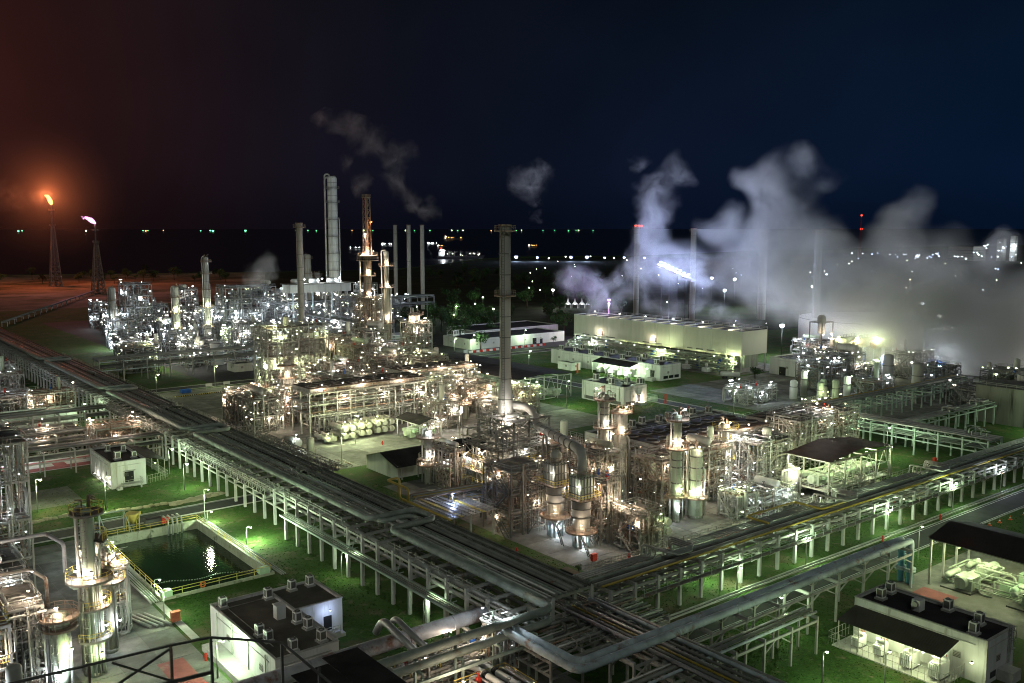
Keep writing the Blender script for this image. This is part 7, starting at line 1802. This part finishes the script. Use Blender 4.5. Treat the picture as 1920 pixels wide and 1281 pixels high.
for i, (x, y, s2, lab, grp) in enumerate(TREES):
    t = thing('tree', lab, 'tree', (x, y, 0), rng.uniform(0, 6.28), grp); t.scale = (s2, s2, s2 * rng.uniform(.85, 1.1))
    for nm, me in zip(('trunk', 'crown'), TM[i % 5]):
        o = bpy.data.objects.new(nm, me); COL.objects.link(o); o.parent = t
for i, (px, d, p) in enumerate([(855, 620, 2600), (890, 640, 3200), (850, 560, 2200), (925, 600, 2200), (780, 620, 5000), (905, 700, 3000), (605, 600, 5000)]):
    x, y = sea_pt(px, d)
    far_lamp(x, y, 8, 'green', .6, '%s green-white park lamp counted from the plain chimneys' % ORD[i].capitalize(), 'green-white park lamps', p)

# ================================================================== SMALL THINGS ON THE GROUND
def cone(x, y, label, group):
    t = thing('traffic_cone', label, 'cone', (x, y, 0), 0, group)
    part('cone', MB().lathe(x, y, [(.28, .06), (.06, .85)], 8), 'paint_orange', t); part('base', MB().cbox(x, y, 0, .7, .7, .06), 'paint_orange', t)
    part('collar', MB().lathe(x, y, [(.205, .36), (.15, .56)], 8), 'paint_white', t)
for i, (x, y) in enumerate([(190, 84.6), (193.6, 84.2), (197.4, 83.8), (203, 83.4), (184, 84.8), (209, 83)]): cone(x, y, '%s orange cone from the left along the kerb at right' % ORD[[1, 2, 3, 4, 0, 5][i]].capitalize(), 'orange cones by the right road')
for i in range(5): cone(236 + i * 1.2, 163.5 + (i % 2), '%s orange cone from the left on the lawn behind the air coolers' % ORD[i].capitalize(), 'orange cones behind the air coolers')
def barrier_row(x, y, dx, dy, n, label):
    t = thing('barrier_row', label, 'barrier', (x, y, 0))
    for i in range(n):
        xx, yy = x + dx * i, y + dy * i
        part('barrier', MB().cbox(xx, yy, .02, abs(dx) * .92 or .5, abs(dy) * .92 or .5, .9).cbox(xx, yy, .92, abs(dx) * .9 or .25, abs(dy) * .9 or .25, .15), 'paint_red' if i % 2 else 'paint_white', t)
barrier_row(262, 365, 2.0, 0, 24, 'row of red and white water barriers before the wide panelled block')
def hydrant(x, y, label):
    t = thing('fire_hydrant', label, 'hydrant', (x, y, 0))
    part('barrel', MB().lathe(x, y, [(.22, 0), (.18, .15), (.18, .95), (.24, 1.0), (.1, 1.2)], 10), 'paint_red', t)
    part('outlet', MB().tube([(x - .35, y, .7), (x + .35, y, .7)], .09, 8).tube([(x, y - .35, .7), (x, y, .7)], .09, 8), 'paint_red', t)
for i, (x, y, w) in enumerate([(119.5, 138.5, 'by the reactors, nearer'), (121, 140.5, 'by the reactors, farther'), (104.2, 131, 'on the green strip beside the road'), (118.5, 116, 'on the concrete pad before the reactors'), (43.2, 124, 'on the paving by the L-shaped building'), (189, 104.8, 'beside the right-hand rack by the shelter'), (129.5, 233 - 10, 'on the paving before the exchangers'), (164, 92.8, 'by the drain along the road'), (186, 92.8, 'by the drain farther right'), (237, 143, 'behind the right lawn'), (60, 191.4, 'by the road behind the basin'), (150, 230, 'by the dark canopy'), (236, 205, 'on the lawn by the middle road')]):
    hydrant(x, y, 'red fire hydrant ' + w)
def box_cabinet(x, y, label, mat='paint_red', s2=1.0):
    t = thing('hose_cabinet', label, 'cabinet', (x, y, 0))
    part('cabinet', MB().cbox(x, y, .3, 1.1 * s2, .6 * s2, 1.2 * s2), mat, t); part('legs', MB().cbox(x - .3, y, 0, .12, .12, .3).cbox(x + .3, y, 0, .12, .12, .3), 'steel', t); part('lid', MB().cbox(x, y, .3 + 1.2 * s2 + .002, 1.2 * s2, .7 * s2, .08), mat, t)
box_cabinet(58.5, 188.8, 'red hose cabinet behind the basin'); box_cabinet(39.5, 114.5, 'red hose cabinet on the paving at bottom left'); box_cabinet(112.5, 119, 'red hose cabinet by the little planter'); box_cabinet(44.2, 139.5, 'pale pump box with a red door below the basin', 'brick_red', 1.2); box_cabinet(230, 117, 'red hose cabinet on the right lawn')
def sign_board(x, y, w, h, z, label, mat):
    t = thing('sign_board', label, 'sign', (x, y, 0))
    part('panel', MB().box(x - w / 2, y - .04, z, x + w / 2, y + .04, z + h), mat, t)
    part('post', MB().bar((x - w * .35, y + .06, 0), (x - w * .35, y + .06, z + h), .09).bar((x + w * .35, y + .06, 0), (x + w * .35, y + .06, z + h), .09), 'steel', t)
sign_board(250, 352.6, 2.2, 2.6, 1.2, 'white and red road sign on the lawn by the wide panelled block', 'paint_white'); sign_board(258, 284, .9, 4, .5, 'red and yellow banner before the long control building', 'paint_red'); sign_board(236, 215, .9, 3.4, .4, 'red banner on the lawn by the windowless block', 'paint_red')
sign_board(47, 206, 1.6, .6, 1.8, 'small pale sign on a post by the road at left', 'paint_lightgreen'); sign_board(124, 340.5, 2.5, 1.0, 1.5, 'white notice board at the striped yard', 'paint_white'); sign_board(131, 341, 2.5, 1.0, 1.5, 'second white notice board at the striped yard', 'paint_white')
def hopper(x, y):
    t = thing('hopper', 'yellow funnel hopper on legs behind the basin', 'hopper', (x, y, 0))
    part('funnel', MB().lathe(x, y, [(.35, 1.2), (1.7, 3.0), (1.7, 3.5)], 4), 'paint_yellow', t)
    for sx, sy in ((-1, -1), (1, -1), (1, 1), (-1, 1)): part('leg', MB().bar((x + sx, y + sy, 0), (x + sx, y + sy, 3.2), .16), 'paint_yellow', t)
hopper(52.5, 189.6)
def goalpost(x, y):
    t = thing('pipe_gantry', 'light green pipe gantry by the road at the basin corner', 'gantry', (x, y, 0))
    for dx in (0, 4.6): part('post', MB().bar((x + dx, y, 0), (x + dx, y, 4.4), .18).bar((x + dx + .8, y - 3, 0), (x + dx, y, 4.4), .14), 'steel_green', t)
    part('beam', MB().bar((x, y, 4.4), (x + 4.6, y, 4.4), .2).bar((x, y, 3.2), (x + 4.6, y, 3.2), .14), 'steel_green', t)
goalpost(46.2, 189.5)
def trailer(x, y, label):
    t = thing('tank_trailer', label, 'tank trailer', (x, y, 0))
    part('tank', MB().hvessel((x, y, 1.9), (x + 4, y - 5.6, 1.9), 1.0), 'tank_white', t)
    for k in (0.15, .3, .8): part('wheel', MB().tube([(x + 4 * k - .9, y - 5.6 * k - .5, .5), (x + 4 * k + .7, y - 5.6 * k + .6, .5)], .5, 10), 'black', t)
    part('chassis', MB().bar((x, y, .9), (x + 4, y - 5.6, .9), .8, .2), 'steel_dark', t)
trailer(296, 240, 'white tank trailer parked on the grass by the cooling tower')
def truck(x, y, label, mat):
    t = thing('truck', label, 'truck', (x, y, 0))
    part('cab', MB().box(x, y, .7, x + 2.2, y + 2.3, 2.9), mat, t); part('cargo_box', MB().box(x + 2.4, y, .9, x + 8, y + 2.4, 3.4), 'paint_white', t); part('windscreen', MB().box(x - .03, y + .2, 1.8, x - .005, y + 2.1, 2.7), 'glass_dark', t)
    for xx in (x + 1, x + 4.8, x + 6.6): part('wheel', MB().tube([(xx, y - .05, .5), (xx, y + 2.4, .5)], .5, 10), 'black', t)
truck(226, 372, 'white truck parked at the left of the truck bay', 'paint_white'); truck(227, 377, 'blue-cab truck parked behind the white truck', 'paint_blue'); truck(300, 400, 'dark red truck parked behind the wide panelled block', 'paint_red')
for i in range(4): lone('spare_pipe', MB().tube([(38.5 + i * .9, 146 - i * .3, .3), (40.5 + i * .9, 139.5 - i * .3, .3)], .26, 8), 'pipe_grey', '%s spare pipe length from the left lying on the paving below the basin' % ORD[i].capitalize(), 'pipe', 'spare pipes on the paving')
t = thing('planter', 'dark planter box with a red post beside the concrete pad', 'planter', (104.5, 116, 0)); part('box', MB().box(104, 113.5, 0, 105.6, 118.5, .9), 'black', t); part('soil', MB().box(104.1, 113.6, .901, 105.5, 118.4, .95), 'soil', t)
t = thing('drain', 'open concrete drain along the road beside the right-hand rack', 'drain', (120, 93, 0)); part('channel', MB().box(102, 93.2, .02, 300, 93.4, .28).box(102, 94.0, .02, 300, 94.2, .28), 'concrete_pale', t)

# loose site clutter
def scaffold_pile(x, y, l, label, seed):
    t = thing('scaffold_pile', label, 'scaffolding', (x, y, 0)); rng = random.Random(seed)
    for k in range(16):
        a = rng.uniform(-.25, .25); px, py = x + rng.uniform(0, 3.2), y + rng.uniform(0, 1.5)
        part('tube', MB().tube([(px, py, .12 + .09 * (k // 4)), (px + l * math.sin(a), py + l * math.cos(a), .14 + .09 * (k // 4))], .07, 5), ['steel', 'steel_rusty', 'pipe_grey'][k % 3], t)
    for k in range(4): part('board_stack', MB().box(x - 3, y + k * 1.3, .02, x - 1, y + 1 + k * 1.3, .3 + .2 * (k % 3)), 'soil', t)
scaffold_pile(108.5, 206.5, 7, 'heap of scaffold tubes and boards at the edge of the dark yard', 1)
scaffold_pile(112.5, 279, 6, 'heap of scaffold tubes left of the short dark-topped column', 2)
scaffold_pile(8, 184, 5, 'heap of tubes on the pale paving at the left edge', 3)
def skip_bin(x, y, mat, label):
    t = thing('skip_bin', label, 'skip', (x, y, 0))
    part('bin', MB().box(x, y, .25, x + 3.4, y + .1, 1.5).box(x, y + 1.8, .25, x + 3.4, y + 1.9, 1.5).box(x, y + .1, .25, x + .1, y + 1.8, 1.5).box(x + 3.3, y + .1, .25, x + 3.4, y + 1.8, 1.5).box(x + .1, y + .1, .25, x + 3.3, y + 1.8, .35), mat, t)
    part('skid', MB().box(x + .2, y + .2, .03, x + 3.2, y + .4, .24).box(x + .2, y + 1.5, .03, x + 3.2, y + 1.7, .24), 'steel_dark', t)
skip_bin(113, 338, 'paint_blue', 'blue waste skip standing in the striped yard'); skip_bin(110.5, 164, 'steel_rusty', 'rusty waste skip beside the pipe bridge'); skip_bin(55.0, 189.0, 'steel_dark', 'dark scrap skip by the yellow hopper')
def tarp_mound(x, y, mat, label):
    t = thing('tarp_mound', label, 'tarpaulin', (x, y, 0)); rng = random.Random(int(x)); b = MB()
    for k in range(6): b.lathe(x + rng.uniform(-1.6, 1.6), y + rng.uniform(-1.6, 1.6), [(1.5, 0), (1.2, .8), (.5, 1.5 + rng.random()), (.05, 1.8 + rng.random())], 7)
    part('sheet', b, mat, t)
tarp_mound(128, 320, 'paint_orange', 'orange tarpaulin heap by the striped yard'); tarp_mound(124, 322, 'sand', 'tan tarpaulin heap beside the orange one')
# rough tufts and weeds over the lit lawns
def tufts():
    rng = random.Random(99); b = MB()
    for (x0, y0, x1, y1, n) in ((65, 104, 76, 191, 2600), (46.5, 131, 76, 149, 1500), (18, 199.5, 76, 250, 5200), (101, 76, 139, 85.5, 1800), (101, 94.5, 232, 105, 3600), (100.5, 44, 121, 86, 2600), (205, 106, 234, 157, 3600), (100.5, 104.6, 107.8, 190, 1500), (206, 205, 236, 246, 2600), (243, 158, 251.5, 346, 1800), (252.5, 239, 270.5, 346, 2600), (176, 70, 240, 85.5, 2600), (150, 80.6, 176, 85.5, 500), (44, 85, 47, 131, 300)):
        for _ in range(n):
            x, y = rng.uniform(x0, x1), rng.uniform(y0, y1); s2 = rng.uniform(.07, .2); h2 = rng.uniform(.04, .13); a = rng.uniform(0, PI)
            c, e = math.cos(a) * s2, math.sin(a) * s2
            b.quad([(x - c, y - e, 0), (x + c, y + e, 0), (x + c * .7 + .05, y + e * .7, h2), (x - c * .8, y - e * .8 + .05, h2 * .8)])
    o = setting('grass', b, 'tuft', kind='stuff')
material('tuft', (0.040, 0.085, 0.016), .9, 0, .7, 1.7, (0.12, 0.11, 0.05), .5, .8)
tufts()
# ================================================================== STEAM
def steam(name, label, puffs, dens, amp, nscale, hull=1.6, step=.35, color=(1, 1, 1), soft=.0, thr=.42):
    bm = bmesh.new()
    for (x, y, z, r) in puffs:
        R_ = r * hull
        for d in ((1, 0, 0), (-1, 0, 0), (0, 1, 0), (0, -1, 0), (0, 0, 1), (0, 0, -1), (.6, .6, .55), (-.6, .6, .55), (.6, -.6, .55), (-.6, -.6, .55), (.6, .6, -.55), (-.6, .6, -.55), (.6, -.6, -.55), (-.6, -.6, -.55)):
            bm.verts.new((x + d[0] * R_, y + d[1] * R_, max(.5, z + d[2] * R_)))
    r_ = bmesh.ops.convex_hull(bm, input=bm.verts[:])
    for v in [v for v in bm.verts if not v.link_faces]: bm.verts.remove(v)
    bmesh.ops.recalc_face_normals(bm, faces=bm.faces[:])
    me = bpy.data.meshes.new(name); bm.to_mesh(me); bm.free()
    m = bpy.data.materials.new(name); m.use_nodes = True
    N, L = m.node_tree.nodes, m.node_tree.links
    N.remove(N['Principled BSDF'])
    geo = N.new('ShaderNodeNewGeometry')
    n1 = N.new('ShaderNodeTexNoise'); n1.inputs['Scale'].default_value = nscale; n1.inputs['Detail'].default_value = 3.0; n1.inputs['Roughness'].default_value = .5
    L.new(geo.outputs['Position'], n1.inputs['Vector'])
    off = N.new('ShaderNodeVectorMath'); off.operation = 'SUBTRACT'; L.new(n1.outputs['Color'], off.inputs[0]); off.inputs[1].default_value = (.5, .5, .5)
    sc = N.new('ShaderNodeVectorMath'); sc.operation = 'SCALE'; L.new(off.outputs[0], sc.inputs[0]); sc.inputs['Scale'].default_value = amp * 2.6
    pos = N.new('ShaderNodeVectorMath'); pos.operation = 'ADD'; L.new(geo.outputs['Position'], pos.inputs[0]); L.new(sc.outputs[0], pos.inputs[1])
    n2 = N.new('ShaderNodeTexNoise'); n2.inputs['Scale'].default_value = nscale * 2.7; n2.inputs['Detail'].default_value = 5.0; n2.inputs['Roughness'].default_value = .62
    L.new(pos.outputs[0], n2.inputs['Vector'])
    acc = None
    for (x, y, z, r) in puffs:
        d = N.new('ShaderNodeVectorMath'); d.operation = 'DISTANCE'; L.new(pos.outputs[0], d.inputs[0]); d.inputs[1].default_value = (x, y, z)
        mr = N.new('ShaderNodeMapRange'); L.new(d.outputs['Value'], mr.inputs['Value'])
        mr.interpolation_type = 'SMOOTHSTEP'; mr.inputs['From Min'].default_value = r * 1.25; mr.inputs['From Max'].default_value = r * soft
        if acc is None: acc = mr.outputs[0]
        else:
            a = N.new('ShaderNodeMath'); a.operation = 'ADD'; L.new(acc, a.inputs[0]); L.new(mr.outputs[0], a.inputs[1]); acc = a.outputs[0]
    fb = N.new('ShaderNodeMapRange'); L.new(n2.outputs['Fac'], fb.inputs['Value']); fb.inputs['From Min'].default_value = thr; fb.inputs['From Max'].default_value = thr + .26
    fb.inputs['To Min'].default_value = .03
    mu = N.new('ShaderNodeMath'); mu.operation = 'MULTIPLY'; L.new(acc, mu.inputs[0]); L.new(fb.outputs[0], mu.inputs[1])
    md = N.new('ShaderNodeMath'); md.operation = 'MULTIPLY'; L.new(mu.outputs[0], md.inputs[0]); md.inputs[1].default_value = dens
    vol = N.new('ShaderNodeVolumePrincipled'); vol.inputs['Color'].default_value = (*color, 1); vol.inputs['Anisotropy'].default_value = .2
    L.new(md.outputs[0], vol.inputs['Density'])
    L.new(vol.outputs[0], N['Material Output'].inputs['Volume'])
    m.cycles.volume_step_rate = step
    me.materials.append(m)
    o = bpy.data.objects.new(name, me); COL.objects.link(o)
    o['label'] = label; o['category'] = 'steam'; o['kind'] = 'stuff'
    return o
S_A = [(285.3, 300.8, 26.0, 5.5), (297.4, 293.5, 26.5, 6.6), (306.5, 284.9, 27.5, 7.5), (315.6, 272.9, 27.0, 7.9), (320.3, 260.8, 24.4, 7.8), (323.9, 248.3, 22.5, 5.9), (312.4, 301.7, 36.4, 11.0), (333.1, 299.5, 44.5, 15.1), (346.6, 288.1, 39.6, 15.1), (326.4, 307.1, 59.5, 10.0), (329.5, 307.0, 74.5, 10.0), (337.3, 302.7, 86.9, 9.0), (321.8, 315.5, 90.7, 5.5), (300.3, 308.7, 32.2, 7.2), (318.6, 350, 33.6, 7.7), (318.9, 338, 28.8, 7.5), (314.1, 358, 34, 5.5)]
S_B = [(350.4, 259.2, 38.1, 19.2), (356.6, 257.3, 57.1, 18.0), (355.2, 261.4, 76.2, 14.9), (369.8, 251.6, 87.6, 7.7), (345.2, 270.0, 80.9, 8.6), (369.6, 246.7, 54.8, 13.2), (362.0, 236.7, 34.0, 18.7), (341.1, 282.7, 59.5, 9.8), (352.0, 272.6, 49.8, 12.3)]
S_C = [(362, 212, 27.3, 19.5), (370, 194, 23.9, 21.1), (378, 174, 24.9, 22.6), (390, 163, 27.0, 18.5), (377.8, 214.3, 52.7, 12.6), (383.3, 212.1, 66.3, 9.1), (381.7, 197.1, 44.1, 15.6), (400.6, 183.3, 50.7, 10.0), (401.9, 183.2, 57.3, 6.2), (362.8, 224.7, 43.7, 16.0), (356, 205, 16, 13), (362, 180, 14, 14), (372, 158, 16, 14), (352, 228, 30, 15), (358, 190, 20, 16), (366, 165, 18, 16), (372, 140, 20, 16), (348, 240, 40, 13)]
steam('steam_plume', 'billowing steam rising off the top of the cooling tower', S_A, .075, 15, .042, color=(.95, .95, 1), thr=.36)
steam('steam_plume', 'tall thick steam column right of the cooling tower', S_B, .075, 15, .03, thr=.29)
steam('steam_plume', 'broad steam bank drifting over the huge tanks at right', S_C, .08, 13, .03, thr=.25)
steam('steam_plume', 'small loose puff of steam beside the tall middle chimney', [(274.2, 338.5, 80.2, 7.4), (279.3, 335.1, 83.9, 6.4), (276.5, 335.4, 71.7, 3.4), (276.8, 333.9, 64.2, 2.5)], .045, 8, .09, thr=.38)
steam('steam_plume', 'thin smoke wisps trailing from the three plain chimneys', [(375.6, 577.7, 70.8, 8.5), (368.7, 584.6, 80.4, 10.1), (360.6, 593.1, 93.9, 10.9), (362.0, 595.0, 113.2, 10.9), (349.0, 606.7, 122.8, 10.9), (336.0, 618.4, 132.4, 10.1), (322.4, 629.4, 134.4, 8.5), (345.5, 617.3, 90.5, 8.7), (340.7, 624.1, 110.0, 7.1)], .055, 15, .045, thr=.36)
steam('steam_plume', 'reddish puff of steam above the far unit', [(195.9, 457.2, 36.0, 7.1), (198.5, 456.0, 41.4, 6.0), (192.5, 459.5, 33.3, 4.9)], .05, 6, .1, thr=.36)
steam('smoke_plume', 'red-lit smoke drifting left from the taller flare', [(217.1, 1064.4, 92, 8.8), (201.9, 1076.1, 90, 14.2), (187.0, 1088.3, 92, 18.6), (172, 1100, 92, 22)], .0035, 9, .05, thr=.36)

def haze_ball(x, y, z, r, dens, label):
    me = MB().lathe(x, y, [(r * math.sin(PI * k / 12 + .001), z - r * math.cos(PI * k / 12)) for k in range(13)], 24).mesh('smoky_air', 'black')
    m = bpy.data.materials.new('smoky_air'); m.use_nodes = True; N, L = m.node_tree.nodes, m.node_tree.links
    N.remove(N['Principled BSDF']); v = N.new('ShaderNodeVolumePrincipled'); v.inputs['Color'].default_value = (.9, .9, .9, 1)
    geo = N.new('ShaderNodeNewGeometry'); d = N.new('ShaderNodeVectorMath'); d.operation = 'DISTANCE'; L.new(geo.outputs['Position'], d.inputs[0]); d.inputs[1].default_value = (x, y, z)
    mr = N.new('ShaderNodeMapRange'); mr.interpolation_type = 'SMOOTHERSTEP'; L.new(d.outputs['Value'], mr.inputs['Value']); mr.inputs['From Min'].default_value = r * .98; mr.inputs['From Max'].default_value = 0; mr.inputs['To Max'].default_value = dens; L.new(mr.outputs[0], v.inputs['Density'])
    L.new(v.outputs[0], N['Material Output'].inputs['Volume'])
    me.materials.clear(); me.materials.append(m)
    o = bpy.data.objects.new('smoky_air', me); COL.objects.link(o); o['kind'] = 'stuff'; o['label'] = label; o['category'] = 'haze'
haze_ball(226, 1058, 92, 95, .0006, 'thin smoky air glowing red around the taller flare')
